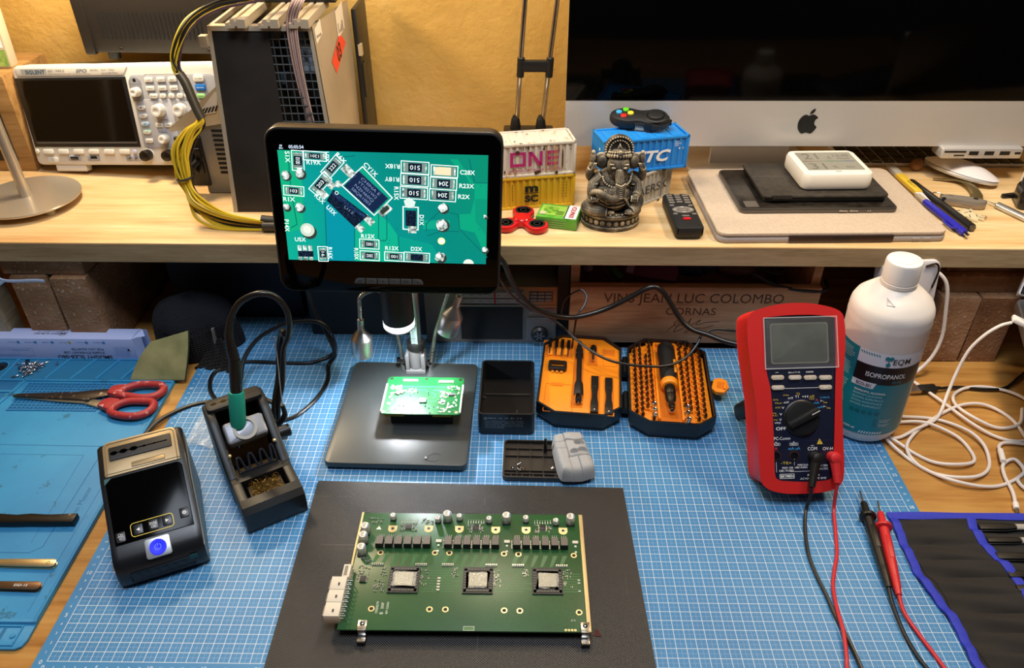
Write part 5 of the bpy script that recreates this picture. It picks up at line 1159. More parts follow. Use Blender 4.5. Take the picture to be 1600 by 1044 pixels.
pk = [(.9352, .1765), (.9352, .172), (.9330, .150), (.9385, .128), (.9440, .108), (.9470, .085), (.943, .064), (.948, .04), (.944, .01), (.948, -.03)]
pk = spline([(a, c, 0) for a, c in pk], 6)
def pocket(u, v):
    t = v*(len(pk)-1); i = min(int(t), len(pk)-2); p = pk[i].lerp(pk[i+1], t-i); e = eL(min(1, v)); x0 = e.x+.005
    x = x0+(p.x-x0)*u; y = p.y; puff = .0034*abs(sin(y*150+.6))**.6*min(1, u*3)
    return (x, y, wz(x, y)+.0008+puff)
b.surf(pocket, 40, 90, thick=.0012); b.build('pocket', roll)
def strip(path, w, zoff, name):
    b = MB(BLUEB); P = spline(path, 8); V = []
    for i, p in enumerate(P):
        a = P[max(0, i-1)]; c = P[min(len(P)-1, i+1)]; d = (c-a); d.z = 0; d.normalize(); n = Vector((-d.y, d.x, 0))
        for k, (o, h) in enumerate(((-.5, -.0015), (-.5, .0012), (0, .0020), (.5, .0012), (.5, -.0015))): q = p+n*w*o; V.append((q.x, q.y, zoff(q.x, q.y)+h))
    F = [(i*5+k, i*5+k+1, (i+1)*5+k+1, (i+1)*5+k) for i in range(len(P)-1) for k in range(4)]; F = F+[]
    b.add(V, F); b.build(name, roll)
strip([tuple(p+Vector((.003, 0, 0))) for p in edge[::3]]+[(.883, -.03, 0)], .0085, wz, 'binding')
strip([(.8515, .1835, 0), (.90, .1830, 0), (.95, .1825, 0), (1.0, .1815, 0), (1.06, .1810, 0), (1.16, .180, 0)], .0085, wz, 'binding')
strip([(p.x+.003, p.y, 0) for p in pk[::2]], .0095, lambda x, y: wz(x, y)+.0010+.0030*abs(sin(y*150+.6))**.6, 'pocket_binding')
for i, (y, xx, w, kind) in enumerate(((.166, .9430, .0085, 1), (.1475, .9430, .0065, 1), (.1265, .9430, .0085, 0), (.1035, .9430, .0080, 2), (.0860, .9430, .0080, 0))):
    b = MB(mat('black_coated_steel', '2c2a28', .42, .5)); zc = .0068
    P = [(xx, y-w/2), (xx+.028, y-w/2), (xx+.045, y-w*.22), (xx+.12, y-w*.15), (xx+.12, y+w*.15), (xx+.045, y+w*.22), (xx+.028, y+w/2), (xx, y+w/2)]
    if kind == 2: P = [(xx, y-w/2), (xx+.018, y-w/2), (xx+.022, y-w*.12), (xx+.12, y-w*.1), (xx+.12, y+w*.3), (xx+.022, y+w*.3), (xx+.014, y+w/2), (xx, y+w/2)]
    t = thing('tweezers', 'black tweezers in the tool roll pocket, %s from the back edge' % ('first', 'second', 'third', 'fourth', 'fifth')[i]+(', pale sleeve on tip' if kind == 1 else ''), 'tweezers')
    b.prism(P, zc, zc+.0016, .0003); b.prism([(a, c-.0012) for a, c in P], zc-.0022, zc-.0006, .0003); b.build('arms', t)
    if kind == 1:
        s_ = MB(mat('clear_sleeve', 'c8c0b4', .3, alpha=.75)); s_.tube([(xx+.040-.004*i, y, zc), (xx+.075, y, zc)], .0034, n=10, k=2, flat=(.8, 1.1)); s_.build('tip_sleeve', t)

# ================================================================= silicone repair mat at the left
SIL = mat('blue_silicone', '2f86b8', .55); g = NG(SIL); g.xyz()
n1 = g.noise(9, None, 5); n2 = g.noise(38, None, 5, .7)
g.base(g.mix(g.m('MULTIPLY', g.m('GREATER_THAN', n2, .63), .55), g.ramp(n1, [(.3, '2a7cae'), (.55, '3189ba'), (.75, '3a92be')]), '1f4a58')); g.bump(g.noise(500, None, 2), .15, .0004)
SILD = mat('blue_silicone_recess', '20689a', .6)
sil = thing('repair_mat', 'blue silicone repair mat with compartments on the left of the workbench', 'work mat', T3(0, 0, -.003))
b = MB(SIL); x0, x1, y0, y1 = -.42, -.0290, .0115, .487
b.prism([(x0, .038), (x1-.001, .038), (x1-.004, y1), (x0, y1)], 0, .0050, .0005)
b.prism([(x0, y0), (x1-.008, y0), (x1-.003, y0+.003), (x1-.0008, y0+.010), (x1-.001, .0385), (x0, .0385)], 0, .0035, .0005)
Hm = .0050
def ridge(P, w=.0022, h=.0016, m=None, z=Hm): 
    for a, c in zip(P[:-1], P[1:]):
        a, c = Vector(a), Vector(c); d = (c-a).normalized(); n = Vector((-d.y, d.x))*w/2; e = d*w*.45
        b.prism([tuple(a-e+n), tuple(a-e-n), tuple(c+e-n), tuple(c+e+n)], z-.0003, z+h, .0004, m)
ridge([(x1-.0025, .040), (x1-.0052, y1-.002)], .003, .0014); ridge([(x0, .0400), (x1-.002, .0400)], .003, .0012)
ridge([(x0, .4110), (x1-.006, .4095)], .0035, .0020); ridge([(x0, .4580), (x1-.006, .4580)], .003, .0020)
def groove(P, w=.0010, m=None):
    for a, c in zip(P[:-1], P[1:]):
        a, c = Vector(a), Vector(c); d = (c-a).normalized(); n = Vector((-d.y, d.x))*w/2
        b.poly([tuple(a+n), tuple(a-n), tuple(c-n), tuple(c+n)], Hm+.0001, m or SILD)
groove([(x0, .2885), (-.0700, .2835), (-.0700, .1300), (-.0800, .1220), (x0, .1235)]); groove([(x0, .2710), (-.0900, .2680), (-.0850, .1350)], .0006); groove([(-.0460, .30), (-.0440, .05)], .0006)
b.text('Solution Master', .006, mat('embossed_blue', '2a7098', .6), (-.0585, .185, Hm+.0002), rot=pi/2, w=.062)
# magnetic grid of small square pockets: raised lattice
for i in range(22): ridge([(-.2285+i*.0055, .3485), (-.2285+i*.0055, .4035)], .0011, .0014, mat('lattice_blue', '2a7cb0', .55))
for j in range(11): ridge([(-.2290, .3485+j*.0055), (-.1128, .3485+j*.0055)], .0011, .0014, mat('lattice_blue'))
b.rect(-.2290, .3485, -.1128, .4035, Hm+.0002, SILD)
b.rect(x0, .4135, -.0365, .4565, Hm+.0002, mat('tray_floor_blue', '26749e', .6))
for P in ([(-.1990, .4560), (-.2110, .4140)], [(-.1610, .4560), (-.1760, .4140)], [(-.1270, .4560), (-.1410, .4140)], [(-.0930, .4560), (-.1060, .4140)], [(-.2700, .4580), (-.2730, .4110)]): ridge(P, .0035, .0022)
b.ring(circ(.014, 26, -.288, .437), circ(.0118, 26, -.288, .437), Hm, SIL, Hm+.0024)
b.poly(circ(.0119, 26, -.288, .437), Hm+.0003, mat('dark_pit', '0c2030', .6))
ridge([(-.2365, .4090), (-.2520, .3300), (-.27, .26)], .0035, .0020); ridge([(-.30, .3850), (-.2430, .3860)], .003, .002); ridge([(-.30, .3620), (-.2475, .3620)], .003, .002)
b.rect(-.3, .3645, -.2495, .3835, Hm+.0002, SILD); b.rect(-.3, .3880, -.244, .4085, Hm+.0002, SILD)
# lower strip slots and knob
b.ring([(-.075, .0145), (-.040, .0145), (-.040, .0360), (-.075, .0360)], [(-.0738, .0157), (-.0412, .0157), (-.0412, .0348), (-.0738, .0348)], .0035, SIL, .0048)
for i in range(3): b.rect(-.0720+i*.0065, .0165, -.0685+i*.0065, .0335, .0037, SILD)
b.at(T3(-.0455, .0250, .0035)).lathe([(.0025, 0), (.0024, .0012), (0, .0014)], 14); b.at(Matrix())
b.build('mat', sil)
# small dark parts in the round pit
for i, (x, y) in enumerate(((-.292, .441), (-.284, .439), (-.289, .4315), (-.2845, .4325))):
    b = MB(BLACK); b.lathe([(.0028, 0), (.0032, .0008), (.0028, .0018), (.0012, .0018), (.0012, .0030), (0, .003)], 14)
    tag(b.build('rubber_grommet', None, T3(x, y, .0026) @ RX(.15*(i-1))), 'small black rubber part in the round well of the blue repair mat', 'grommet', 'black rubber parts in the round well')
for i, (x, y) in enumerate(((-.2555, .4520), (-.2530, .4440), (-.2575, .4365))):
    b = MB(mat('dark_blue_nut', '10283c', .5)); b.lathe([(.0030, 0), (.0030, .0024), (.0014, .0024), (.0014, .0006), (0, .0006)], 6); tag(b.build('dark_nut', None, T3(x, y, .0026)), 'dark nut behind the pile of silver screws on the blue repair mat', 'nut', 'dark nuts beside the screw pile')
# pile of screws, every one its own thing
scm = MB(CHROME); scm.lathe([(0, 0), (.0019, .0003), (.0021, .0010), (.0019, .0016), (.0010, .0018), (.0010, .0085), (.0005, .0095), (0, .0097)], 10)
R = random.Random(21); s0 = None; lab = 'small silver screw in the pile on the blue repair mat'
spots_ = [(-.2415+R.gauss(0, .0085), .4345+R.gauss(0, .0068), R.uniform(.0045, .0095), R.uniform(0, 6.28)) for i in range(38)]
for x, y, z_, a in spots_:
    h = max(0, 1-math.hypot((x+.2415)/.02, (y-.4345)/.016)); M = T3(x, y, .0042+.0055*h*R.random()) @ RZ(a) @ RY(pi/2+R.uniform(-.15, .25))
    if s0 is None: s0 = tag(scm.build('small_screw', None, M), lab, 'screw', 'silver screws in the pile')
    else: copy_thing(s0, M, lab)
copy_thing(s0, T3(-.2090, .4425, .004) @ RZ(2) @ RY(pi/2), 'single silver screw lying apart, right of the screw pile on the blue mat')['group'] = 'lone screw'
# scissors
sci = thing('scissors', 'worn scissors with red handles lying on the blue repair mat', 'scissors', T3(0, 0, .0028))
RH = mat('worn_red_plastic', 'a42c2c', .5, noise=(120, 'd8a0a0', .62, .72)); BLD = mat('worn_blade', '5a5048', .35, .9, noise=(160, 'b8a890', .60, .68))
b = MB(BLD); b.prism([(-.2320, .3720), (-.2300, .3700), (-.1600, .3660), (-.1320, .3640), (-.1040, .3745), (-.1010, .3855), (-.1150, .3865), (-.1500, .3800), (-.2250, .3755)], .0035, .0058, .0004); b.build('blade', sci)
b = MB(mat('clean_blade', 'b0a48c', .3, .8)); b.prism([(-.2310, .3715), (-.1700, .3635), (-.1320, .3600), (-.1100, .3520), (-.1030, .3550), (-.1070, .3650), (-.1250, .3690), (-.2270, .3740)], .0010, .0032, .0004); b.build('blade', sci)
MB(STEEL).at(T3(-.1290, .3655, .0058)).lathe([(.0035, 0), (.003, .0012), (0, .0014)], 14).build('pivot', sci)
def handle(loop, tang, z):
    b = MB(RH); b.tube([(x, y, z) for x, y in loop], .0050, n=12, k=8, closed=True, flat=(1, 1)); n_ = len(tang)
    b.prism(tang, z-.0045, z+.0045, .0022); b.build('handle', sci)
handle([(-.0900, .3730), (-.0880, .3835), (-.0740, .3925), (-.0560, .3945), (-.0400, .3920), (-.0345, .3820), (-.0400, .3710), (-.0550, .3665), (-.0740, .3695)], [(-.1050, .3725), (-.1045, .3855), (-.0970, .3895), (-.0860, .3905), (-.0850, .3780), (-.0850, .3690), (-.0950, .3690)], .0075)
handle([(-.0870, .3400), (-.0840, .3530), (-.0720, .3600), (-.0560, .3610), (-.0400, .3590), (-.0355, .3490), (-.0400, .3380), (-.0520, .3315), (-.0720, .3330)], [(-.1075, .3490), (-.1040, .3610), (-.0960, .3640), (-.0820, .3610), (-.0830, .3480), (-.0800, .3350), (-.0920, .3410)], .0065)
# long tools at the left edge
b = MB(mat('black_tool_metal', '1c1612', .35, .4)); b.at(T3(-.0490, .1620, .0025) @ RZ(.022)); 
pf = [(-.19, 0), (-.15, .001), (-.10, .0005), (-.085, .0018), (-.065, 0), (-.05, .0015), (-.03, 0), (.001, .0012)]
P = [(x, -.0052+q_*.3) for x, q_ in pf]+[(x, .0062+q_) for x, q_ in pf[::-1]]; b.prism(P, 0, .0085, .0012); b.box((-.006, .0045, .0087), (.003, .0025, .0005), STEEL)
tag(b.build('black_hand_tool', None, None), 'long black metal tool lying on the blue repair mat above the tweezers', 'hand tool')
for nm, lab, y, xe, rz, m_, tx in (('tweezers', 'bright silver tweezers lying on the blue repair mat, handle end in view', .1055, -.0418, -.005, mat('warm_steel', 'd8c49a', .3, .9), ''), ('tweezers', 'dark bronze tweezers with small white print lying lowest on the blue repair mat', .0775, -.0435, -.010, mat('bronze_steel', '6e5540', .35, .8), 'ESD-15')):
    t = thing(nm, lab, 'tweezers', T3(xe, y, .0022) @ RZ(rz))
    for k, zz in enumerate((.0035, 0)):
        b = MB(m_); b.prism([(-.12, -.0015), (-.045, -.0045), (-.004, -.0050), (-.001, -.0035), (0, 0), (-.001, .0035), (-.004, .0050), (-.045, .0045), (-.12, .0015)], zz, zz+.0016, .0004)
        if k == 0 and tx: b.text(tx, .0026, INK_W, (-.020, 0, zz+.0017), w=.0135)
        elif k == 0: b.ring(circ(.002, 14, -.008, 0), circ(.0014, 14, -.008, 0), zz+.0017, STEEL)
        b.build('arm', t)

# ================================================================= adapter box, cloth, hat
BW = mat('blue_lit_white_card', 'b8c4f0', .5)  # white card, with the bluish light on it put into the base colour
bx = thing('adapter_box', 'long white adapter box with upside down print and an open end on the blue mat', 'box', T3(-.1000, .4710, .0022))
L_, D_, H_ = .29, .0255, .0360
b = MB(BW); b.box((-L_/2, 0, H_/2), (L_, D_, H_), bev=.0004)
BK = mat('box_black_print', '15161c', .5); BLp = mat('box_blue_print', '4a86c8', .5)
b.at(T3(0, -D_/2, 0) @ PF @ RZ(pi))
b.text('SMLIGHT SLZB-06U', .0062, BK, (.0750, -.0045, .0003), w=.077, bold=.014); b.text('ZIGBEE ETHERNET USB', .0036, BK, (.0740, -.0125, .0003), w=.058); b.text('POE LAN ADAPTER', .0036, BK, (.0680, -.0185, .0003), w=.046)
for i in range(5): b.text('zigbee2mqtt device', .0016, BLp, (.020, -.0075-i*.0034, .0003), w=.021)
b.poly([(.0075, -.016), (.0120, -.016), (.00975, -.0205)], .0003, BK)
for i in range(6): b.text(('Zigbee', 'Matter', 'Wi-Fi', 'USB', 'LAN', 'Thread')[i], .0018, BLp, (.05+i*.024, -.0300, .0003), w=.012); b.poly(circ(.0022, 10, .0415+i*.024, -.0300), .0003, BLp if i != 2 else mat('box_yellow', 'c0b050', .5))
b.ring(rrect(.060, .014, .001, 2, .176, -.013), rrect(.0594, .0134, .001, 2, .176, -.013), .0003, BLp); b.ring(rrect(.034, .009, .001, 2, .184, -.012), rrect(.0334, .0084, .001, 2, .184, -.012), .0003, BLp)
for i in range(7): b.box((.152+i*.0035, -.0165, .0003), (.0022, .001, .0001), BLp)
b.at(T3(0, 0, H_) @ RZ(pi)); b.text('SMLIGHT SLZB-06U', .0036, BK, (.121, .0005, .0002), w=.045, bold=.014); b.text('ZIGBEE ETHERNET USB', .0018, BK, (.123, -.0045, .0002), w=.035); b.text('POE LAN ADAPTER', .0016, BK, (.137, -.0075, .0002), w=.024)
for k in range(3): a = k*2.1; b.ring(circ(.0048, 20, .103+.0022*cos(a), -.001+.0022*sin(a)), circ(.0044, 20, .103+.0022*cos(a), -.001+.0022*sin(a)), .0002, BK)
b.at(Matrix()); b.build('carton', bx)
b = MB(BW); b.add([(0, -D_/2, H_), (0, -D_/2, 0), (.013, -D_/2+.002, .001), (.0135, -D_/2+.001, H_+.004), (.006, -D_/2+.0005, H_+.003)], [(0, 1, 2, 3, 4)]); b.build('end_flap', bx, smooth=None)
b = MB(BW); b.add([(0, D_/2, H_), (0, D_/2, 0), (.011, D_/2-.001, 0), (.011, D_/2-.001, H_)], [(0, 3, 2, 1)]); b.build('end_flap', bx, smooth=None)
b = MB(BW); b.add([(-.001, -D_/2, H_+.0004), (.016, -D_/2+.006, H_+.0014), (.010, .003, H_+.006), (-.001, D_/2, H_+.0006)], [(0, 1, 2, 3)]); b.build('lid_flap', bx, smooth=None)
CL = mat('yellow_green_cloth', 'a39c6a', .9, bump=(900, .4, .001), noise=(22, '78794c'))
def cloth(u, v):
    # u along front edge (left to right), v up the slope
    A_, B_, C_, D2 = Vector((-.0930, .4115, .0035)), Vector((-.0180, .4120, .0035)), Vector((-.0640, .4400, .0480)), Vector((-.0130, .4500, .0600))
    p = A_.lerp(B_, u).lerp(C_.lerp(D2, u), v); p.z += .0015*sin(pi*v)*sin(2.2*pi*u+.6)+.003*sin(pi*v); p.x += .004*sin(pi*v)*(u-.2)
    return p
b = MB(CL); b.surf(cloth, 40, 36, thick=.0016)
ee = MB(mat('cloth_stitch', '2a2a20', .9))
for i in range(46): p = cloth(i/45, 0); q_ = cloth(i/45, .03); b.box((p.x, p.y-.0004, p.z-.0004), (.0011, .0014, .0016), mat('cloth_stitch'))
for i in range(46): p = cloth(1, i/45); b.box((p.x+.0004, p.y, p.z-.0004), (.0014, .0011, .0016), mat('cloth_stitch'))
tag(b.build('cleaning_cloth'), 'yellow-green cleaning cloth draped against the dark knitted hat', 'cloth')
KN = mat('dark_knit', '120e0b', .95); g = NG(KN); x, y, z = g.xyz(); rb = g.m('SINE', g.m('MULTIPLY', x, 1500)); r2 = g.m('SINE', g.m('MULTIPLY', z, 1900)); g.bump(g.m('ADD', rb, g.m('MULTIPLY', r2, .6)), .8, .002); g.base(g.mix(g.m('MULTIPLY', g.m('ADD', rb, 1), .5), '080606', '1c1611'))
NV = mat('navy_knit', '080b16', .95, bump=(300, .8, .003)); GR = mat('grey_knit_band', '6c6864', .95, bump=(500, .6, .002))
hat = thing('knitted_hat', 'dark knitted hat with a grey band slumped behind the yellow-green cloth', 'hat', T3(-.028, .500, -.003))
def hatf(u, v):
    a = 2*pi*u; h = v; r = (.050 if h < .5 else .050*math.sqrt(max(0, 1-((h-.5)/.5)**2)))
    r *= 1+.09*sin(3*a+1)+.05*sin(5*a+h*6)
    return (r*1.15*cos(a), r*.9*sin(a)*(1-.1*h), .002+h*.088+.004*sin(2*a)*h)
for nm, v0, v1, m_ in (('crown', .5, 1, NV), ('brim', 0, .62, KN)):
    b = MB(m_); b.surf(lambda u, v: hatf(u, v0+(v1-v0)*v), 60, 20); b.build(nm, hat)
b = MB(GR); P = [Vector(hatf(.88+.01*0, v/14))*1.02 for v in range(0, 9)]; b.tube(P, .0042, n=8, k=3, flat=(.4, 1.5)); b.build('band', hat)
def flap(u, v): return (.010+.055*u+.010*sin(v*3), -.022-.034*v-.012*u, .030*(1-v)**1.5+.004+.0035*sin(u*22)*(1-.5*v))
b = MB(KN); b.surf(flap, 40, 20, thick=.004); b.build('turned_cuff', hat)
# black cables behind the iron stand
b = MB(CABK); b.tube([(.156, .47, .150), (.156, .47, .111), (.159, .468, .083), (.168, .463, .061), (.177, .455, .044), (.182, .452, .020), (.1722, .447, .004), (.1763, .4156, .001), (.1693, .3776, .001), (.1529, .3461, .001), (.1383, .3351, .001), (.125, .325, .001), (.10, .315, .001)], .0030, n=8, k=8); tag(b.build('power_cable'), 'black cable hanging behind the microscope screen and curving over the mat to the stand', 'cable')
b = MB(CABK); b.tube([(.060, .375, .002), (.064, .395, .010), (.067, .42, .034), (.084, .44, .054), (.111, .45, .067), (.127, .452, .0725), (.155, .456, .073), (.171, .456, .068), (.180, .457, .050), (.181, .462, .022), (.1730, .4700, .0060), (.1626, .466, .001), (.1427, .4554, .001), (.1047, .4549, .001), (.0534, .4568, .001), (.0282, .4462, .001), (.0151, .4283, .001), (.0186, .4039, .001), (.0279, .3851, .001), (.0472, .3625, .001), (.060, .345, .001)], .0030, n=8, k=8); tag(b.build('looped_cable'), 'black cable looping in the air behind the soldering iron and back round over the mat', 'cable')
b = MB(CABK); b.tube([(-.010, .220, .010), (-.030, .262, .006), (-.0300, .2950, .003), (-.0220, .3300, .003), (.0074, .3620, .001), (.048, .3738, .001), (.0883, .3789, .001), (.1130, .3700, .001), (.1230, .3580, .001), (.118, .340, .001)], .0031, n=8, k=8); tag(b.build('station_cable'), 'black cable leaving the soldering station and arching over the mat edge behind the stand', 'cable')
ck_ = thing('cord_clip', 'black clip and thin cord hanging beside the right of the iron stand', 'clip')
st_ = MB(CABK); st_.tube([(.1800, .288, .172), (.1740, .296, .168), (.1675, .30, .15), (.1625, .297, .125)], .0042, n=8, k=5); st_.tube([(.1640, .299, .14), (.158, .295, .105), (.152, .285, .079), (.1485, .280, .055), (.147, .285, .02), (.149, .30, .004)], .0028, n=8, k=5)

st_.build('cord', ck_)
b = MB(BLACK); b.tube([(.166, .27, .084), (.166, .27, .068), (.158, .271, .056), (.1505, .272, .048)], lambda t: .0026+.0022*t, n=8, k=5); b.build('clip', ck_)
b = MB(mat('grey_thin_cord', '8a8c90', .4)); b.tube([(.166, .27, .084), (.1665, .275, .11), (.1672, .282, .14), (.168, .285, .17)], .0007, n=5, k=4); b.build('thin_cord', ck_)
b = MB(mat('clear_bag', 'd8dcdc', .2, alpha=.28, bump=(60, .6, .004)))
b.surf(lambda u, v: (.030+.050*u-.004*v, .365-.075*v-.012*u, .0015+.004*abs(sin(5*u+3*v))), 20, 24)
tag(b.build('plastic_bag'), 'small clear plastic bag lying on the mat left of the iron stand', 'bag')
# ================================================================= things under the shelf
b = MB(mat('radio_grey', '6b6661', .45, .2)); rad = thing('radio', 'silver transistor radio with a red tuning needle under the shelf behind the microscope', 'radio', T3(.3, .505, 0))
b.box((.0985, .0195, .0520), (.187, .038, .098), bev=.002); b.build('case', rad)
def rp(name, m=None): return MB(m).at(T3(0, 0, 0) @ PF)
b = rp('', mat('radio_top_copper', '9a6a44', .4, .3)); b.box((.1680, .0845, .0006), (.046, .028, .0016), bev=.0004); b.box((.1665, .068, .0006), (.048, .0030, .0016)); b.box((.0985, .0985, .0006), (.186, .003, .0018)); b.build('upper_panel', rad)
b = rp('', mat('dial_scale_grey', '8f8a84', .5)); b.box((.0985, .0815, .0006), (.092, .018, .0016), bev=.0003)
b.box((.0985, .0808, .0015), (.092, .0016, .0002), BLACK)
for r_, zz in enumerate((.0860, .0763)):
    b.text(('MHz', 'kHz')[r_], .0020, INK_K, (.059, zz, .00155))
    for i, t in enumerate((('88', '92', '96', '100', '104', '108'), ('7.6', '8.8', '12.0', '14.2', '16.2', '18'))[r_]): b.text(t, .0022, INK_K if i < 4 else mat('dial_red_text', '8a2018', .5), (.072+i*.0125, zz, .00155))
b.box((.1045, .0815, .0020), (.0026, .019, .0008), mat('red_needle', 'a01010', .4)); b.build('dial', rad)
b = rp('', mat('black_mesh', '060606', .8)); b.box((.0995, .0385, .0006), (.088, .0565, .0014)); b.build('speaker_grille', rad)
b = rp('', mat('grille_dots', '8a8a88', .4, .6)); 
for sx in (.0535, .1455):
    for i in range(22): b.box((sx, .012+i*.0026, .0010), (.0012, .0011, .0008))
b.box((.0985, .0688, .0012), (.096, .0026, .0018), mat('radio_chrome_strip', '8e887c', .35, .6)); b.build('grille_edge', rad)
b = rp('', BLACK); b.box((.1690, .0845, .0012), (.0330, .0165, .0012)); 
for i in range(3):
    for j in range(3): b.box((.1585+i*.0105, .0790+j*.0056, .0022), (.0092, .0034, .0014), mat('preset_key', '77726e' , .35, .4), bev=.0004)
b.build('preset_keys', rad)
b = rp('', mat('radio_key', '6e6258', .45)); 
for i in range(5): b.box((.1560+i*.0072, .0555, .0012), (.0064, .006, .0020), bev=.0005)
b.build('band_keys', rad)
b = rp('', mat('radio_lower_panel', '5b5a5c', .45)); b.box((.1695, .028, .0006), (.042, .040, .0012), bev=.0003); b.text('VOLUME', .002, mat('dial_red_text'), (.183, .0440, .0014)); b.text('TUNING', .0022, mat('dial_red_text'), (.181, .0635, .0012)); b.text('FM AM', .0018, INK_K, (.154, .0635, .0012)); b.build('lower_panel', rad)
b = MB(BLACK).at(T3(.1680, -.0012, .0215) @ PF); b.lathe([(.0125, 0), (.0125, .004), (.0095, .0075), (0, .0075)], 30); 
for k in range(6): b.at(T3(.1680, -.0012, .0215) @ PF @ RZ(k*pi/3)); b.box((.0045, 0, .0077), (.006, .0022, .0006), mat('knob_spoke', '6c6c6c', .4, .5))
b.build('volume_knob', rad)
# wine crate
PW2 = wood('crate_wood', 'c08e66', 'a0704a', 'd2a480', 'x', 1.4, .6)
cr = thing('wine_crate', 'wooden wine crate with dark branded lettering on its front under the shelf', 'crate', T3(.5100, .4990, 0))
CW, CD, CH = .345, .30, .104
b = MB(PW2); b.box((CW/2, .006, CH/2), (CW, .012, CH), bev=.0008)
BURN = mat('branded_ink', '4a2c18', .7)
b.at(PF); b.text('VINS JEAN LUC COLOMBO', .0150, BURN, (.1710, .0865, .0002), w=.250); b.text('CORNAS', .0120, BURN, (.1700, .0645, .0002), w=.070)
def scrib(P, w=.0009):
    Q = spline([(x, y, 0) for x, y in P], 6)
    for a, c in zip(Q[:-1], Q[1:]):
        d = (c-a).normalized(); n = Vector((-d.y, d.x, 0))*w/2; b.poly([((a+n).x, (a+n).y), ((a-n).x, (a-n).y), ((c-n).x, (c-n).y), ((c+n).x, (c+n).y)], .0002, BURN)
scrib([(.155, .050), (.149, .046), (.152, .039), (.160, .043), (.163, .050), (.160, .040), (.168, .044), (.172, .053), (.170, .040), (.178, .045), (.186, .050), (.180, .042), (.195, .046), (.212, .0475)])
scrib([(.140, .030), (.150, .042), (.158, .047), (.150, .030), (.160, .034), (.172, .040), (.166, .028), (.180, .036), (.192, .036), (.205, .041)])
b.at(Matrix()); b.build('front_board', cr)
b = MB(PW2); b.box((CW/2, CD/2, .005), (CW, CD, .01)); b.build('bottom_board', cr)
for x in (.006, CW-.006): MB(PW2).box((x, CD/2+.006, .070), (.012, CD-.012, .140)).build('side_board', cr)
MB(PW2).box((CW/2, CD-.006, .065), (CW, .012, .13)).build('back_board', cr)
# bits and pieces lying in the crate, seen as dim shapes
DIM = lambda n, c: mat(n, c, .5)
def cyl_thing(name, lab, cat, p0, p1, r, m): tag(MB(m).cyl(p0, p1, r, bev=r*.2, n=18).build(name), lab, cat)
b = MB(mat('purple_foil', '7a4a78', .3, .4)); b.at(T3(.632, .565, .098) @ RZ(-.30) @ RX(.35)); b.box((0, 0, 0), (.075, .045, .006), bev=.002); b.box((-.03, 0, .0034), (.010, .04, .0004), mat('foil_pale', 'b0a0c0', .4)); tag(b.build('purple_pouch'), 'purple shiny pouch lying on top inside the wine crate', 'pouch')
b = MB(mat('navy_glove', '12183c', .8, bump=(200, .6, .003))); b.ball((0, 0, 0), (.032, .024, .018), n=20, k=12); b.ball((.02, -.012, .005), (.018, .013, .012), n=16, k=8); tag(b.build('blue_cloth_bundle', None, T3(.690, .572, .100)), 'dark blue cloth bundle in the wine crate behind the brand text', 'cloth')
b = MB(mat('brown_leather', '4a2c1c', .5)); b.ball((0, 0, 0), (.038, .03, .016), n=24, k=12); tag(b.build('brown_pouch', None, T3(.752, .57, .100) @ RZ(-.2)), 'brown rounded pouch in the right half of the wine crate', 'pouch')
b = MB(mat('pale_bulb', '8a7a8a', .4)); b.ball((0, 0, .012), (.014, .014, .017), n=18, k=10); b.cyl((0, 0, -.015), (0, 0, .0), .008); tag(b.build('pale_bulb', None, T3(.537, .56, .112)), 'pale rounded bulb in the left corner of the wine crate', 'bulb')
b = MB(mat('green_handle', '2c4a24', .45)); b.tube([(.565, .60, .085), (.566, .575, .107), (.572, .55, .102), (.585, .535, .096)], .006, n=10, k=6); tag(b.build('green_handle'), 'green curved tool handle in the left part of the wine crate', 'tool')
b = MB(RUBBER); b.tube([(.76, .515, .118), (.79, .505, .106), (.82, .500, .101), (.85, .500, .099), (.865, .505, .10), (.87, .53, .098)], .0026, n=8, k=8); b.tube([(.77, .53, .117), (.79, .545, .113), (.81, .54, .11), (.80, .525, .11), (.78, .53, .113)], .002, n=6, k=6); tag(b.build('braided_cable'), 'black braided cable hanging over the right edge of the wine crate', 'cable')
hk = thing('hanging_connector', 'small brass cable connector hanging under the shelf above the wine crate', 'connector', T3(.7530, .545, SHB))
MB(CABK).cyl((0, 0, 0), (0, 0, -.012), .0012, n=8).build('cord', hk); b = MB(COPPER); b.box((0, 0, -.0155), (.010, .005, .007), bev=.0006); b.build('plug', hk)
# dark equipment filling the gap left of the radio and between radio and crate
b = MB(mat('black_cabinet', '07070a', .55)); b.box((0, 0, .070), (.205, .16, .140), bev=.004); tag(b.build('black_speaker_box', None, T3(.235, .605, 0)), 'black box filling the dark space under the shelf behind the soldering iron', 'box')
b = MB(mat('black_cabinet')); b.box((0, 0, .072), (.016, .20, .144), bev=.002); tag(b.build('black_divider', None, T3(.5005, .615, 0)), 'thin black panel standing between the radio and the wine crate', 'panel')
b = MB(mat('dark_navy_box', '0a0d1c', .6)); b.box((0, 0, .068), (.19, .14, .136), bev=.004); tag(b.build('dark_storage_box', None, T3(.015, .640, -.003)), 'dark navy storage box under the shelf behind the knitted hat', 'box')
b = MB(mat('grey_paper_stack', '7a7068', .7)); 
for i in range(5): b.box((.001*(i % 2), 0, .0025+i*.004), (.075, .06, .0035))
tag(b.build('paper_stack', None, T3(.4585, .60, .062)), 'stack of grey papers on the dark box behind the radio', 'papers')
b = MB(mat('brown_card', '3a2216', .7)); b.box((0, 0, .031), (.10, .07, .062), bev=.001); tag(b.build('brown_carton', None, T3(.4380, .60, 0)), 'dark brown carton behind the radio under the shelf', 'box')
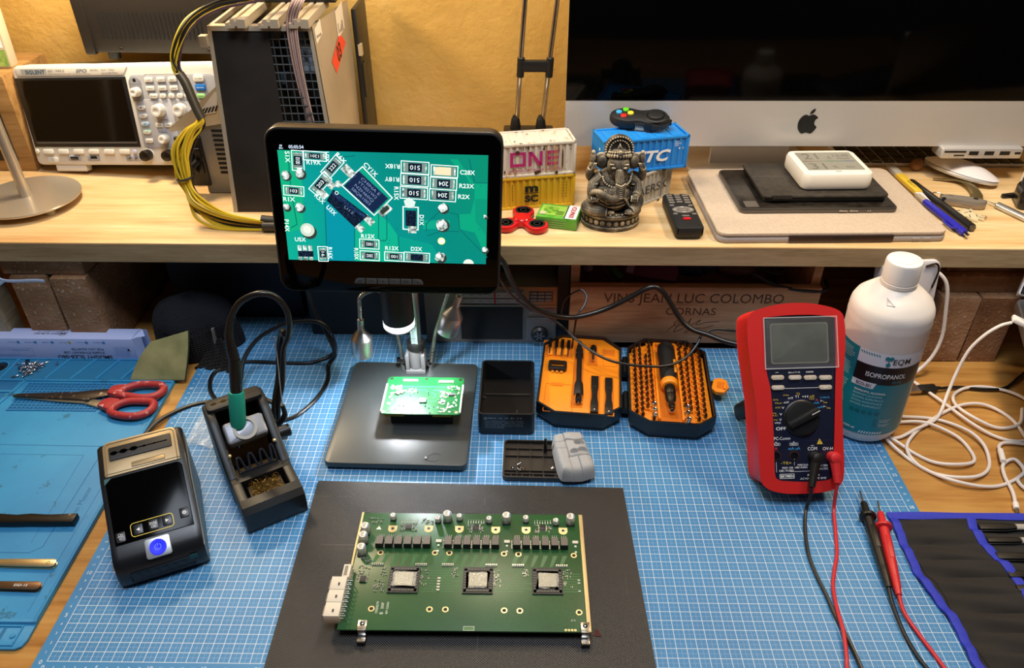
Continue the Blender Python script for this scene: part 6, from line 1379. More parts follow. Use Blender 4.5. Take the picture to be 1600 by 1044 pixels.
# black cables in front of the crate
b = MB(CABK); b.tube([(.400, .395, .225), (.418, .40, .202), (.427, .41, .172), (.438, .42, .143), (.455, .43, .116), (.476, .44, .098), (.503, .45, .086), (.527, .455, .086), (.556, .46, .094), (.585, .462, .110), (.605, .462, .124), (.617, .462, .1275), (.627, .461, .122), (.638, .46, .108), (.653, .45, .087), (.668, .44, .076), (.69, .43, .073), (.708, .42, .071), (.733, .41, .068), (.77, .40, .045), (.80, .40, .006)], .0035, n=10, k=7); tag(b.build('monitor_cable'), 'thick black cable arching from the microscope screen across the wine crate', 'cable')
b = MB(CABK); b.tube([(.410, .405, .185), (.416, .41, .167), (.429, .43, .133), (.450, .45, .101), (.470, .46, .085), (.490, .462, .070), (.51, .45, .057), (.527, .43, .053), (.549, .41, .050), (.572, .40, .048), (.606, .395, .047), (.636, .40, .045), (.661, .415, .047), (.677, .43, .058), (.684, .44, .065), (.701, .45, .068), (.721, .45, .067), (.74, .44, .068), (.77, .43, .04), (.80, .425, .005)], .0018, n=8, k=7); tag(b.build('thin_cable'), 'thin black cable sagging over both halves of the open tool kit', 'cable')
b = MB(CABK); b.tube([(.497, .490, .062), (.500, .489, .085), (.51, .488, .099), (.519, .486, .106), (.525, .485, .107), (.530, .478, .101), (.526, .468, .093), (.520, .462, .087), (.516, .458, .078), (.514, .460, .05), (.512, .465, .01)], .0014, n=6, k=7); tag(b.build('cable_loop'), 'thin black cable loop standing up at the left end of the wine crate', 'cable')
# rubber band strip and zip bag on the left pillar
b = MB(mat('pale_blue_strap', 'a8b4cc', .5)); b.tube([(-.2900, .466, .1330), (-.2750, .465, .1370), (-.2600, .465, .1360), (-.2480, .465, .1290), (-.2300, .466, .1275), (-.2100, .467, .1280), (-.1960, .468, .1265)], .0016, n=8, k=6, flat=(1.5, .8)); b.tube([(-.2480, .465, .1290), (-.2600, .464, .1215), (-.2750, .464, .1195), (-.2900, .465, .1215)], .0016, n=8, k=6, flat=(1.5, .8)); tag(b.build('plastic_strap'), 'pale blue plastic strap stretched across the left brick pillar', 'strap')
# ================================================================= steel desk lamp (foot and stem in view)
dl = thing('desk_lamp', 'brushed steel desk lamp with a round foot at the left end of the shelf', 'lamp', T3(-.252, .580, SZ))
b = MB(mat('lamp_steel', 'cabfae', .30, .75)); b.lathe([(0, .0085), (.066, .0085), (.0685, .010), (.069, .0115), (.0685, .0125), (.012, .0145), (0, .0145)], 64); b.build('foot', dl)
b = MB(mat('clear_pad', 'b0a890', .4)); 
for k in range(3): a = -.6+k*2.1; MB(mat('clear_pad')).at(T3(.052*cos(a), .052*sin(a), 0)).lathe([(.007, 0), (.007, .0085)], 14).build('pad', dl)
b = MB(mat('lamp_steel')); b.cyl((.001, -.004, .0135), (-.024, .02, .50), .0072, n=24); b.build('stem', dl)
b = MB(STEEL); b.tube([(-.024, .02, .50), (-.02, .0, .58), (.03, -.05, .64), (.11, -.06, .655)], .0072, n=16, k=8); b.build('arm', dl)
# ================================================================= oscilloscope
OM = Matrix.Translation((-.137, .6674, .2066)) @ Euler((-.1892, -.0583, -.1314), 'XYZ').to_matrix().to_4x4()
osc = thing('oscilloscope', 'white bench oscilloscope with a dark screen and grey control panel on the shelf', 'oscilloscope', OM)
OW = mat('scope_white', 'd9d4c8', .45); OG = mat('scope_grey', 'a3a4a8', .5); OGD = mat('scope_dark_grey', '7d7f84', .5); OB = mat('scope_back_brown', '6a6256', .55)
b = MB(OW).at(PF); P = rrect(.314, .142, (.008, .010, .010, .008), 5, 0, .0705)
b.prism(P, -.030, .0, .0025); b.build('front_bezel', osc)
b = MB(OB).at(PF); b.prism(rrect(.300, .119, .008, 5, 0, .0765), -.132, -.0295, .004); b.build('rear_case', osc)
b = MB(OW).at(PF)
b.prism([(-.150, .1275), (.018, .1275), (.026, .1385), (-.150, .1385)], -.001, .0014, .0006); b.build('brand_strip', osc)
b = MB(mat('brand_label', '9a9a94', .5)).at(PF); b.rect(-.1415, .1290, -.1005, .1370, .0016); b.text('SIGLENT', .0050, mat('brand_blue_grey', '3c5468', .5), (-.1190, .1330, .0018), w=.031, bold=.02)
b.text('SDS 1104X-E', .0030, mat('scope_print', '4c4c48', .5), (-.0985, .1345, .0018), align='L', w=.026); b.text('Digital Storage Oscilloscope', .0016, mat('scope_print'), (-.0985, .1303, .0018), align='L', w=.036); b.text('SPO', .0042, OGD, (-.0455, .1340, .0018), w=.018, shear=.3, bold=.03); b.text('Super Phosphor Oscilloscope', .0014, mat('scope_print'), (-.046, .1300, .0018), w=.028); b.text('100 MHz', .0024, mat('scope_print'), (-.025, .1345, .0018), w=.013); b.text('Dual 1 GSa/s', .0022, mat('scope_print'), (-.004, .1348, .0018), w=.021); b.text('Quad 500 MSa/s', .0022, mat('scope_print'), (-.002, .1305, .0018), w=.025); b.build('brand_label', osc)
b = MB(BLACK).at(PF); P = [(-.1560, .1250), (.0200, .1250), (.0200, .0265), (-.1530, .0265)]; P = offset(P[::-1], 0)
b.prism(P, -.002, .0012, .0004); b.prism([(-.1460, .0320), (.0160, .0320), (.0175, .0340), (-.1480, .0340)], .0012, .0022, 0, mat('screen_lip', '57524a', .4)); b.build('screen_frame', osc)
b = MB(mat('dark_screen', '0b0706', .12)).at(PF); b.rect(-.1470, .0355, .0145, .1215, .0014); b.build('screen', osc)
b = MB(OG).at(PF)
b.prism(rrect(.130, .102, .007, 5, .0905, .0765), -.001, .0008, .0003); b.prism(rrect(.019, .034, .0085, 6, .0330, .1075), 0, .0013, .0003, OGD)
b.ring(rrect(.049, .0285, .002, 3, .0745, .1135), rrect(.0482, .0277, .002, 3, .0745, .1135), .0009, OGD)
for x0, x1 in ((.0290, .0835), (.0845, .125), (.126, .150)): b.prism(rrect(x1-x0, .0690, .002, 3, (x0+x1)/2, .0595), .0006, .0011, .0002, mat('scope_panel_light', 'b0b1b6', .5))
for t, x, y in (('Vertical', .056, .0925), ('Horizontal', .1045, .0925), ('Trigger', .139, .0925), ('Intensity', .033, .1145), ('Position', .0605, .0480), ('Position', .1010, .0480), ('Variable', .0660, .0655), ('Zoom', .099, .0655)): b.text(t, .0020, INK_K, (x, y, .0013), w=.0016*len(t))
for x in (.0634, .0963):
    for i in range(9): a = .6+i*.25; b.box((x+.0115*cos(a), .0790+.0115*sin(a), .0012), (.0012, .0006, .0002), INK_K)
b.poly(circ(.0025, 14, .033, .1200), .0014, BLACK); b.build('control_panel', osc)
KEY = mat('scope_key_white', 'e2ddd0', .45)
def key(x, y, w, h, t='', m=None, r=.0014, tc=None):
    b = MB(m or KEY).at(PF); b.prism(rrect(w, h, r, 4, x, y), .0006, .0032, .0007)
    if t: b.text(t, .0017, tc or INK_K, (x, y, .0033), w=min(w*.72, .0013*len(t)+.001))
    b.build('button', osc)
for i, (t, y) in enumerate((('Cursors', .1205), ('Measure', .1090))):
    key(.0560, y, .0125, .0065, t); key(.0745, y, .0125, .0065, ('Acquire', 'Display')[i]); key(.0920, y, .0125, .0065, ('Save', 'Utility')[i]); key(.1105, y, .0120, .0065, ('Decode', 'Ref')[i])
for x, t in ((.0585, 'Navigate'), (.0730, '<'), (.0860, 'o'), (.0990, '>'), (.112, 'Hist')): key(x, .0985, .0125 if len(t) > 3 else .0095, .0065, t, r=.003)
key(.1320, .1215, .0155, .0095, 'Run Stop', r=.003); key(.1325, .1093, .0155, .0085, 'Auto Setup', mat('blue_key', '1f6fc0', .4), .002, INK_W); key(.1310, .0978, .0125, .0065, 'Default', mat('green_key', '9fd888', .4), .003)
key(.1330, .0820, .0115, .0055, 'Setup', BLACK, .001, INK_W); key(.1330, .0705, .0115, .0060, 'Auto')
for i, c in enumerate(('d8c860', 'd8a0c0', '90b8d8', '90c8a0')): key(.0352+.0003*i, .0825-i*.0114, .0125, .0062, str(i+1), mat('channel_key_%d' % i, c, .45, noise=(30, 'dcd8cc', .4, .5)), .003)
key(.0368, .0358, .0115, .0060, 'Digital')
for x, y, t in ((.0580, .0580, 'Math'), (.0720, .0580, 'Ref'), (.0900, .0580, 'Roll'), (.1060, .0580, 'Search')): key(x, y, .0115, .0060, t)
def knob(x, y, r):
    b = MB(KEY).at(PF @ T3(x, y, .0006)); b.lathe([(r*1.05, 0), (r, .002), (r*.95, .011), (r*.85, .0125), (r*.5, .0125), (r*.42, .0115), (0, .0112)], 28)
    for k in range(20): a = 2*pi*k/20; b.box((r*.98*cos(a), r*.98*sin(a), .0055), (.0007, .0007, .009))
    b.build('knob', osc)
for x, y, r in ((.0345, .1045, .0062), (.0634, .0790, .0085), (.0963, .0793, .0085), (.0628, .0390, .0062), (.0985, .0390, .0062), (.137, .055, .0062)): knob(x, y, r)
for i in range(6): key(-.1320+i*.0250, .0200, .0165, .0070, r=.002)
key(-.1505, .0205, .0060, .0070, r=.003); key(.0095, .0200, .0065, .0065, '', mat('lilac_key', 'c0c0d8', .45), .003)
b = MB(OW).at(PF @ T3(-.1290, .0075, 0)); P = rrect(.018, .009, .0035, 4); b.prism(P, 0, .0012, .0004); b.ring(circ(.0022, 16), circ(.0015, 16), .0013, OGD); b.build('power_switch', osc)
b = MB(OG).at(PF); 
for x, w in ((-.0925, .020), (-.0610, .020), (.0040, .024)): b.prism(rrect(w, .0075, .001, 2, x, .0100), -.0005, .0008, .0002)
b.box((-.0925, .0100, .0010), (.0125, .0042, .0006), BLACK); b.box((-.0925, .0092, .0014), (.010, .0012, .0006), STEEL); b.prism([(-.066, .0095), (-.0545, .0095), (-.056, .0130), (-.0645, .0130)], .0006, .0012, 0, BLACK); b.text('!', .003, INK_K, (-.067, .0080, .001)); 
for x in (-.0015, .0085): b.prism([(x-.003, .0085), (x+.001, .0085), (x+.003, .0115), (x-.001, .0115)], .0006, .0016, .0002, STEEL)
b.build('port_panel', osc)
for i, (x, c) in enumerate(((.0295, 'c8b840'), (.0640, 'c080a8'), (.0985, '70a0c8'), (.131, '80b890'))):
    b = MB(mat('scope_ring_white', 'd0ccc4', .4)).at(PF @ T3(x, .0155, 0)); b.lathe([(.0095, 0), (.0090, .0012), (.0078, .0014)], 28); b.box((0, .0105, .0003), (.010, .0008, .0004), mat('channel_mark_%d' % i, c, .5)); b.build('input_ring', osc)
    b = MB(mat('bnc_cap_dark', '1e1710', .25)).at(PF @ T3(x, .0155, .001)); b.lathe([(.0080, 0), (.0078, .010), (.0070, .0125), (.0045, .0135), (0, .0137)], 24); b.build('input_cap', osc)
for x in (-.104, .104):
    b = MB(OW).at(T3(x, .008, -.0095)); b.box((0, 0, .005), (.050, .012, .0125), bev=.002); b.build('foot', osc)
# ================================================================= bench power supply on the oscilloscope
lsM = T3(-.088, .7135, .3505) @ RZ(-.045)
ls = thing('bench_power_supply', 'black bench power supply with a slotted side and knobs on top of the oscilloscope', 'power supply', lsM)
PSK = mat('powder_coat_black', '26211c', .5, bump=(1500, .3, .0004))
b = MB(PSK); b.box((.018, .055, .080), (.196, .11, .150), bev=.0025); b.at(PF)
for i in range(24): b.box((-.0620+i*.00625, .0425, .0), (.0021, .036, .0012), mat('slot_black', '030304', .8))
b.build('case', ls)
b = MB(PSK); b.box((-.0860, .055, .080), (.014, .116, .156), bev=.003); b.build('front_bezel', ls)
for x in (-.0410, .0860): MB(DARKMETAL).at(PF @ T3(x, .0105, .0)).ball((0, 0, 0), (.0026, .0026, .0014), n=12, k=6, half=True).build('screw', ls)
for y, z in ((.03, .085), (.03, .060), (.03, .0265)):
    b = MB(mat('knob_brown_black', '2c2420', .35)).at(T3(-.0930, y, z) @ RY(-pi/2)); b.lathe([(.0085, 0), (.0080, .0135), (.0070, .0150), (0, .0150)], 22); b.build('knob', ls)
for x in (-.06, .09):
    for y in (.012, .10): MB(RUBBER).at(T3(x, y, -.0055)).lathe([(.008, 0), (.009, .011)], 14).build('foot', ls)
# ================================================================= crypto hashing rig chassis
GALV = mat('galvanised_steel', 'bdb09a', .48, .45, noise=(9, 'a89c86')); DKP = mat('dark_board', '1d1a18', .45, noise=(12, '2a2622'))
cha = thing('fan_chassis', 'galvanised metal chassis with a fan grille and a red 03 sticker on the shelf', 'chassis')
zb, zt = SZ, .420; FBL, FTL = Vector((.043, .557, zb)), Vector((.0434, .605, zt)); FBR, FTR = Vector((.1970, .557, zb)), Vector((.1745, .605, zt))
def fp(u, v, d=0): 
    l = FBL.lerp(FTL, v); r = FBR.lerp(FTR, v); p = l.lerp(r, u); return p+Vector((0, d, -.2*d*.0))
def slab(b, u0, u1, v0, v1, d0, d1, m=None):
    V = [fp(u, v, d) for d in (d0, d1) for u, v in ((u0, v0), (u1, v0), (u1, v1), (u0, v1))]
    b.add(V, [(0, 1, 2, 3), (7, 6, 5, 4), (0, 4, 5, 1), (1, 5, 6, 2), (2, 6, 7, 3), (3, 7, 4, 0)], m)
b = MB(GALV); slab(b, 0, .035, 0, 1, 0, .19); slab(b, .965, 1, 0, 1, 0, .012); slab(b, .0, 1, .975, 1, .0, .012); b.build('frame', cha, smooth=None)
V2 = [v+Vector((.0014, 0, 0)) for v in (FBR, FTR, Vector((.192, .75, zt)), Vector((.188, .75, zb)))]
def sp(s, t, o=.0005):     # side panel point: s along depth, t height
    return V2[0].lerp(V2[3], s).lerp(V2[1].lerp(V2[2], s), t)+Vector((o, 0, 0))
b = MB(GALV); b.surf(lambda u, v: sp(u, v, 0), 12, 12); b.surf(lambda u, v: sp(1-u, v, -.0016), 12, 12); b.build('side_panel', cha)
b = MB(mat('red_sticker', 'e0452c', .55)); b.add([sp(.33, .765), sp(.66, .870), sp(.80, .790), sp(.42, .685)], [(0, 1, 2, 3)])
def spt(t, size, s, tt, w, m, ang):
    Vt, Ft = text_mesh(t, 0, .03); x0, x1 = min(q.x for q in Vt), max(q.x for q in Vt); out = []
    for q in Vt:
        x = (q.x-(x0+x1)/2)*w/(x1-x0); y = (q.y-.345)*size/.69; c, n = cos(ang), sin(ang); X_, Y_ = x*c-y*n, x*n+y*c
        out.append(sp(s+X_/.19, tt+Y_/.235)+Vector((.0003, 0, 0)))
    return out, Ft
b.add(*spt('03', .020, .565, .777, .024, INK_K, .22), INK_K); o = b.build('red_sticker', cha, smooth=None)
b = MB(mat('white_label', 'd6ccb8', .6))
for s0, t0, w_, h_ in ((.03, .905, .17, .075), (.60, .84, .22, .15)):
    b.add([sp(s0, t0), sp(s0+w_, t0+.03), sp(s0+w_, t0+h_+.03), sp(s0, t0+h_)], [(0, 1, 2, 3)], mat('white_label'))
    for i in range(6): a = s0+w_*(.15+.12*i); b.add([p+Vector((.0002, 0, 0)) for p in (sp(a, t0+.025), sp(a+w_*.06, t0+.028), sp(a+w_*.06, t0+h_*.55), sp(a, t0+h_*.55-.003))], [(0, 1, 2, 3)], INK_K)
b.build('barcode_label', cha, smooth=None)
b = MB(DKP); slab(b, .035, .575, .0, .975, .0015, .18); b.build('dark_cover', cha, smooth=None)
b = MB(mat('grille_wire', '5e6468', .4, .8))
for i in range(7): u = .60+i*.062; p0_, p1_ = fp(u, .03, .004), fp(u, .97, .004); b.cyl(p0_, p1_, .0009, n=6)
for j in range(22): v = .04+j*.0425; b.cyl(fp(.575, v, .004), fp(.97, v, .004), .0009, n=6)
b.build('fan_grille', cha)
b = MB(BLACK)
for cv in (.24, .70):
    c = fp(.775, cv, .030); b.cyl(c+Vector((0, -.012, 0)), c+Vector((0, .02, 0)), .020, n=24)
slab(b, .575, .965, 0, .97, .055, .06, mat('fan_void', '060606', .7)); b.build('fan_hub', cha)
b = MB(mat('fan_blade_blue', '3e5060', .4))
for cv in (.24, .70):
    c = fp(.775, cv, .022)
    for k in range(5):
        a = k*2*pi/5+.4; u_ = Vector((cos(a), .12, sin(a))); w_ = Vector((-sin(a), 0, cos(a))); b.add([c+u_*.018-w_*.008, c+u_*.018+w_*.010, c+u_*.029+w_*.013, c+u_*.030-w_*.004], [(0, 1, 2, 3)])
b.build('fan_blades', cha)
b = MB(mat('fan_hub_label', '8e98a0', .5)); c = fp(.80, .80, .012); b.add([fp(.80, .76, .012), fp(.94, .76, .012), fp(.94, .90, .012), fp(.80, .90, .012)], [(0, 1, 2, 3)]); 
Vt, Ft = text_mesh('Nidec', 0, .02); b.add([fp(.87, .83, .0115)+Vector((-(q.y-.345)*.010, -.0005, (q.x-1.2)*.0085)) for q in Vt], Ft, INK_K); b.build('fan_label', cha, smooth=None)
RAIL = mat('grey_rail_plastic', 'a89c88', .5)
for x in (.084, .125, .163):
    b = MB(RAIL); b.at(T3(x, .600, zt)); P = [(-.0125, 0), (-.0125, .006), (-.009, .006), (-.009, .0035), (-.006, .0035), (-.006, .0105), (-.001, .0105), (-.001, .0075), (.003, .0075), (.003, .0105), (.0125, .0105), (.0125, 0), (.002, 0), (.002, .0025), (-.001, .0025), (-.001, 0)]
    b.at(T3(x, .592, zt+.0004) @ Matrix(((1, 0, 0, 0), (0, 0, 1, 0), (0, 1, 0, 0), (0, 0, 0, 1)))); b.prism(P, 0, .12); b.build('guide_rail', cha, smooth=None)
b = MB(GALV); b.box((-.0, 0, 0), (.008, .012, .008)); b.at(T3(.0385, .599, .4035)); b.box((0, 0, 0), (.010, .010, .014), bev=.001); b.T = Matrix(); b.V = b.V[8:]; b.F = [tuple(i-8 for i in f) for f in b.F[6:]]; b.MI = b.MI[6:]; b.build('side_latch', cha)
b = MB(BLACK); b.box((.125, .690, .4385), (.118, .012, .014)); b.box((.13, .72, .431), (.12, .06, .003)); b.build('control_board', cha)
b = MB(mat('ivory_connector')); b.box((.1100, .7000, .448), (.034, .016, .010), bev=.0005); b.box((.150, .7010, .448), (.035, .016, .010), bev=.0005)
for i in range(5): b.box((.098+i*.02, .6915, .4475), (.002, .0006, .008), BLACK)
b.build('board_connector', cha)
# power supply unit beside it
pu = thing('power_supply_unit', 'grey slotted power supply unit with a tan label plate behind the yellow cables', 'power supply', T3(-.0130, .617, SZ))
b = MB(mat('psu_grey', '8a8880', .45, .5)); b.box((.027, .0135, .0545), (.050, .027, .107), bev=.001); b.at(PF)
for i in range(10): b.box((.0365, .0330+i*.0068, .0002), (.021, .0034, .0010), mat('slot_black'))
b.build('case', pu)
b = MB(BLACK); b.at(PF); b.box((-.009, .0500, .002), (.036, .072, .006), bev=.001)
for i in range(3):
    for j in range(2): b.box((-.018+i*.010, .0420+j*.022, .006), (.008, .015, .006), bev=.001)
b.build('socket_block', pu)
b = MB(CABK); b.tube([(-.003, -.012, .038), (-.008, -.020, .050), (-.016, -.022, .045), (-.022, -.018, .020)], .0045, n=8, k=5); b.tube([(.002, -.012, .055), (-.006, -.018, .046), (-.012, -.018, .030)], .0045, n=8, k=5); b.build('black_plug', pu)
b = MB(mat('tan_plate', 'c4b08a', .5, .2)); b.at(T3(0, -.0035, 0)); b.add([(-.030, 0, .0930), (.048, 0, .1060), (.056, 0, .1560), (.050, .002, .1580), (-.002, .002, .118), (-.030, .001, .099)], [(0, 1, 2, 3, 4, 5)]); b.add([(.012, -.0005, .116), (.040, -.0005, .121), (.049, -.0005, .149), (.044, -.0005, .149)], [(0, 1, 2, 3)], mat('white_label'))
for i in range(5): b.add([(.018+i*.005, -.0008, .1185+i*.001), (.021+i*.005, -.0008, .119+i*.001), (.0275+i*.0044, -.0008, .127+i*.001), (.0245+i*.0044, -.0008, .1265+i*.001)], [(0, 1, 2, 3)], INK_K)
b.build('label_plate', pu, smooth=None)
# wire bundle: each wire its own part
wb = thing('wire_bundle', 'bundle of yellow and black wires running down beside the metal chassis', 'wire bundle')
YW = mat('yellow_wire', 'd8b428', .4); KW = mat('black_wire', '12110f', .4); PKW = mat('purple_wire', '3a2434', .45)
core = [(.145, .668, .455), (.0981, .62, .4490), (.064, .60, .4455), (.0369, .58, .4338), (.0219, .565, .415), (.0111, .56, .3897), (.0150, .557, .3750)]
sleeve = [(.0150, .557, .3750), (.0207, .555, .3638), (.0281, .550, .3372), (.0332, .548, .3214)]
low = [(.0332, .548, .3214), (.0300, .546, .3130), (.0171, .543, .3014), (.0040, .538, .2775), (.0006, .533, .2550), (.0050, .527, .2310), (.0200, .519, .2100), (.0480, .513, .1960), (.0800, .508, .1915), (.108, .507, .1900), (.160, .507, .1895), (.22, .51, .1895)]
R = random.Random(4)
def wire(P, sp_, m, r=.0016, k=6):
    ox, oz = R.uniform(-1, 1), R.uniform(-1, 1); Q = []
    for i, p in enumerate(P):
        s_ = sp_(i) if callable(sp_) else sp_
        Q.append((p[0]+ox*s_+R.uniform(-.2, .2)*s_, p[1]-abs(oz)*s_*.5, max(p[2]+oz*s_, SZ+r+.0002)))
    b = MB(m); b.tube(Q, r, n=6, k=k); b.build('wire', wb)
for i in range(9): wire(core, .0055, (YW, KW, YW, KW, KW, YW, PKW, KW, YW)[i])
b = MB(mat('heat_shrink', '3a3428', .4)); b.tube(sleeve, .0058, n=12, k=6, flat=(.8, 1.2)); b.build('sleeve', wb)
for i in range(20): wire(low, lambda k: (.003, .005, .008, .011, .009, .006, .012, .013, .011, .008, .006, .006)[k], YW if i < 13 else KW)
b = MB(mat('heat_shrink')); b.tube([(.098, .507, .200), (.120, .507, .198), (.16, .507, .197)], .0060, n=10, k=4); b.tube([(.100, .502, .1925), (.16, .502, .1925)], .0068, n=10, k=2); b.build('sleeve', wb)
MB(mat('cable_tie', '181818', .4)).tube([(.0006+.010*cos(a), .530+.008*sin(a), .2480+.002*cos(a)) for a in [i*pi/6 for i in range(12)]], .0016, n=6, k=2, closed=True).build('cable_tie', wb)
# ribbon cable
b = MB(mat('ribbon_pinkgrey', 'c0a498', .5)); n_w = 14; path = spline([(.1700, .66, .462), (.1665, .60, .454), (.1540, .596, .428), (.1525, .594, .385), (.1560, .592, .335), (.1620, .590, .290), (.172, .60, .24)], 8)
for i in range(n_w):
    m_ = mat('ribbon_pinkgrey') if i % 3 else mat('ribbon_brown', '7a564a', .5); Q = []
    for j, p in enumerate(path): t = j/(len(path)-1); w_ = .0165*(1-t*.45); Q.append((p.x+(i/(n_w-1)-.5)*w_, p.y-.003*(i % 2)*.2-(i/(n_w-1)-.5)*.006*t, p.z))
    b.tube(Q, .00072, m_, n=5, k=1)
tag(b.build('ribbon_cable'), 'flat pink-grey ribbon cable hanging over the fan grille of the metal chassis', 'cable')
b = MB(BLACK); b.prism(rrect(.007, .08, .002, 3), 0, .222, .002); b.box((.004, -.036, .165), (.005, .010, .016), mat('tan_plate')); b.box((.003, -.03, .12), (.006, .016, .05)); tag(b.build('black_housing', None, T3(.1985, .795, SZ)), 'narrow black housing standing right of the metal chassis against the yellow wall', 'housing')
# ================================================================= wooden box and seed packet at the left edge
b = MB(wood('left_box_wood', 'a8824e', '8a6636', 'b8925c', 'x', 2)); lb = thing('wooden_box', 'wooden box at the left end of the shelf carrying the vegetable packet', 'box', T3(-.395, .752, SZ))
b.box((0, 0, .072), (.19, .12, .144), bev=.002); b.build('carcass', lb)
b = MB(mat('dark_drawer', '2a2016', .6)); b.box((.045, -.0605, .070), (.055, .002, .105)); b.build('dark_opening', lb)
b = MB(mat('plastic_cord', 'b89c60', .3)); b.tube([(-.350, .690, .318), (-.331, .672, .300), (-.322, .668, .270), (-.327, .672, .235)], .0028, n=8, k=6); tag(b.build('clear_cord'), 'pale cord hanging in front of the wooden box at the left edge', 'cord')
pk_ = thing('vegetable_packet', 'packet with green vegetables and a barcode standing on the wooden box at the left edge', 'packet', T3(-.352, .725, SZ+.1445) @ RX(-.06) @ RZ(.10))
b = MB(mat('packet_cream', 'cdbfa6', .5)); b.box((0, .010, .075), (.095, .022, .15), bev=.003); b.build('bag', pk_)
b = MB(mat('leaf_print_green', '5c8a34', .5, noise=(90, '9ab05a'))); b.at(PF @ T3(0, 0, .0012)); b.rect(-.045, .003, .0455, .026, 0); b.rect(-.045, .052, .0455, .085, 0); b.rect(.018, .029, .0445, .050, .0002, INK_W)
for i in range(9): b.rect(.020+i*.0026, .033, .0212+i*.0026+(i % 3)*.0003, .049, .0004, INK_K)
b.build('print', pk_)
# ================================================================= miniature shipping containers
def container(name, lab, M, L, D, H, col, worn=None, extra=None):
    t = thing(name, lab, 'model container', M); m = mat(col[0], col[1], .42, noise=worn, bump=(200, .1, .0004))
    b = MB(m); n = 13; P = []                 # corrugated long faces
    def corr(y0, sgn):
        V = []; F = []; xs = []; st = (L-.008)/n
        for i in range(n):
            x = .004+i*st
            for fx, dy in ((0, 0), (.18, .0), (.30, .0016), (.75, .0016), (.87, 0)): xs.append((x+fx*st, dy))
        xs.append((L-.004, 0)); Q = [(0.002, 0)]+xs+[(L-.002, 0)]
        for x, dy in Q: V += [(x, y0+sgn*dy, .003), (x, y0+sgn*dy, H-.003)]
        for i in range(len(Q)-1): F.append((2*i, 2*i+2, 2*i+3, 2*i+1))
        b.add(V, F)
    corr(.0006, 1); corr(D-.0006, -1)
    b.box((.002, D/2, H/2), (.003, D-.004, H-.004)); b.box((L-.002, D/2, H/2), (.003, D-.004, H-.004)); b.box((L/2, D/2, .002), (L-.004, D-.004, .0035))
    b.box((L/2, D/2, H-.0035), (L-.006, D-.006, .003)); 
    for i in range(5): b.box((.016+i*(L-.032)/4, D/2, H-.0016), ((L-.03)/7, D-.014, .0012), bev=.0005)
    for y in (.0015, D-.0015):
        for z in (.0018, H-.0018): b.box((L/2, y, z), (L, .003, .0036), bev=.0004)
    for x in (.0015, L-.0015):
        for z in (.0018, H-.0018): b.box((x, D/2, z), (.003, D, .0036), bev=.0004)
        for y in (.0015, D-.0015): b.box((x, y, H/2), (.003, .003, H), bev=.0004)
    b.build('body', t); return t
def on_front(t, fn, name='lettering'):
    b = MB().at(PF); fn(b); return b.build(name, t, smooth=None)
MAG = mat('magenta_ink', 'b0206c', .5); RUST = mat('rust_stain', '4a2410', .7); RUSTL = mat('rust_light', 'b08048', .6)
CM1 = T3(.398, .5640, SZ) @ RZ(.185); CL_, CD_, CH_ = .119, .050, .047
y1 = container('model_container', 'yellow model shipping container with black lettering under the rusty white one', CM1, CL_, CD_, CH_, ('container_yellow', 'd0a422'))
def f(b):
    b.text('m', .0110, INK_K, (.0575, .0315, .0004), w=.0185, bold=.05); b.rect(.0475, .0232, .0675, .0244, .0004, INK_K); b.text('SC', .0092, INK_K, (.0575, .0155, .0004), w=.0190, bold=.05)
    for x, s_ in ((.030, -1), (.101, -1), (.106, 1)):
        for i in range(6): b.rect(x, .014+i*.0042, x+.001, .0165+i*.0042, .0004, mat('dark_mark', '5a4410', .6))
on_front(y1, f)
w1 = container('model_container', 'rusty white model container with magenta lettering on top of the yellow one', CM1 @ T3(-.001, .0005, CH_+.0004), CL_, CD_, CH_, ('container_white', 'd6cabb'), (60, 'b89a70', .62, .72))
def f(b):
    x0, y0, s_, t_ = .0285, .0155, .0195, .0042
    b.ring([(x0, y0), (x0+s_+.002, y0), (x0+s_+.002, y0+s_+.001), (x0, y0+s_+.001)], [(x0+t_, y0+t_), (x0+s_+.002-t_, y0+t_), (x0+s_+.002-t_, y0+s_+.001-t_), (x0+t_, y0+s_+.001-t_)], .0004, MAG)
    x = x0+s_+.0055; b.rect(x, y0, x+t_, y0+s_+.001, .0004, MAG); b.rect(x+s_-t_, y0, x+s_, y0+s_+.001, .0004, MAG); b.poly([(x, y0+s_+.001), (x+t_*1.3, y0+s_+.001), (x+s_, y0), (x+s_-t_*1.3, y0)], .0004, MAG)
    x += s_+.0040; b.rect(x, y0, x+t_, y0+s_+.001, .0004, MAG)
    for k in range(3): b.rect(x, y0+k*(s_+.001-t_)/2, x+s_-.0015, y0+k*(s_+.001-t_)/2+t_, .0004, MAG)
    b.text('OCEAN NETWORK EXPRESS', .0034, MAG, (.0630, .0098, .0004), w=.070, bold=.01)
    R = random.Random(8)
    for i in range(16):
        x, y = R.uniform(.01, .112), R.choice((R.uniform(.0, .012), R.uniform(.034, .046))); w_, h_ = R.uniform(.0006, .0024), R.uniform(.001, .0048)
        b.poly([(x+w_*R.uniform(.4, 1)*cos(k*pi/4), y+h_*R.uniform(.4, 1)*sin(k*pi/4)) for k in range(8)], .0006, RUST if R.random() < .7 else RUSTL)
    for i in range(5): x = R.uniform(.06, .113); b.rect(x, .006, x+R.uniform(.0006, .0018), .043, .0005, RUSTL)
    for x, y, w_, h_ in ((.1005, .0225, .0015, .018), (.0665, .0065, .006, .004), (.0925, .004, .003, .004), (.0385, .0360, .004, .003)): b.poly([(x+w_*R.uniform(.5, 1)*cos(k*pi/5), y+h_*R.uniform(.5, 1)*sin(k*pi/5)) for k in range(10)], .0007, RUST)
on_front(w1, f)
b = MB(RUST); R = random.Random(9)
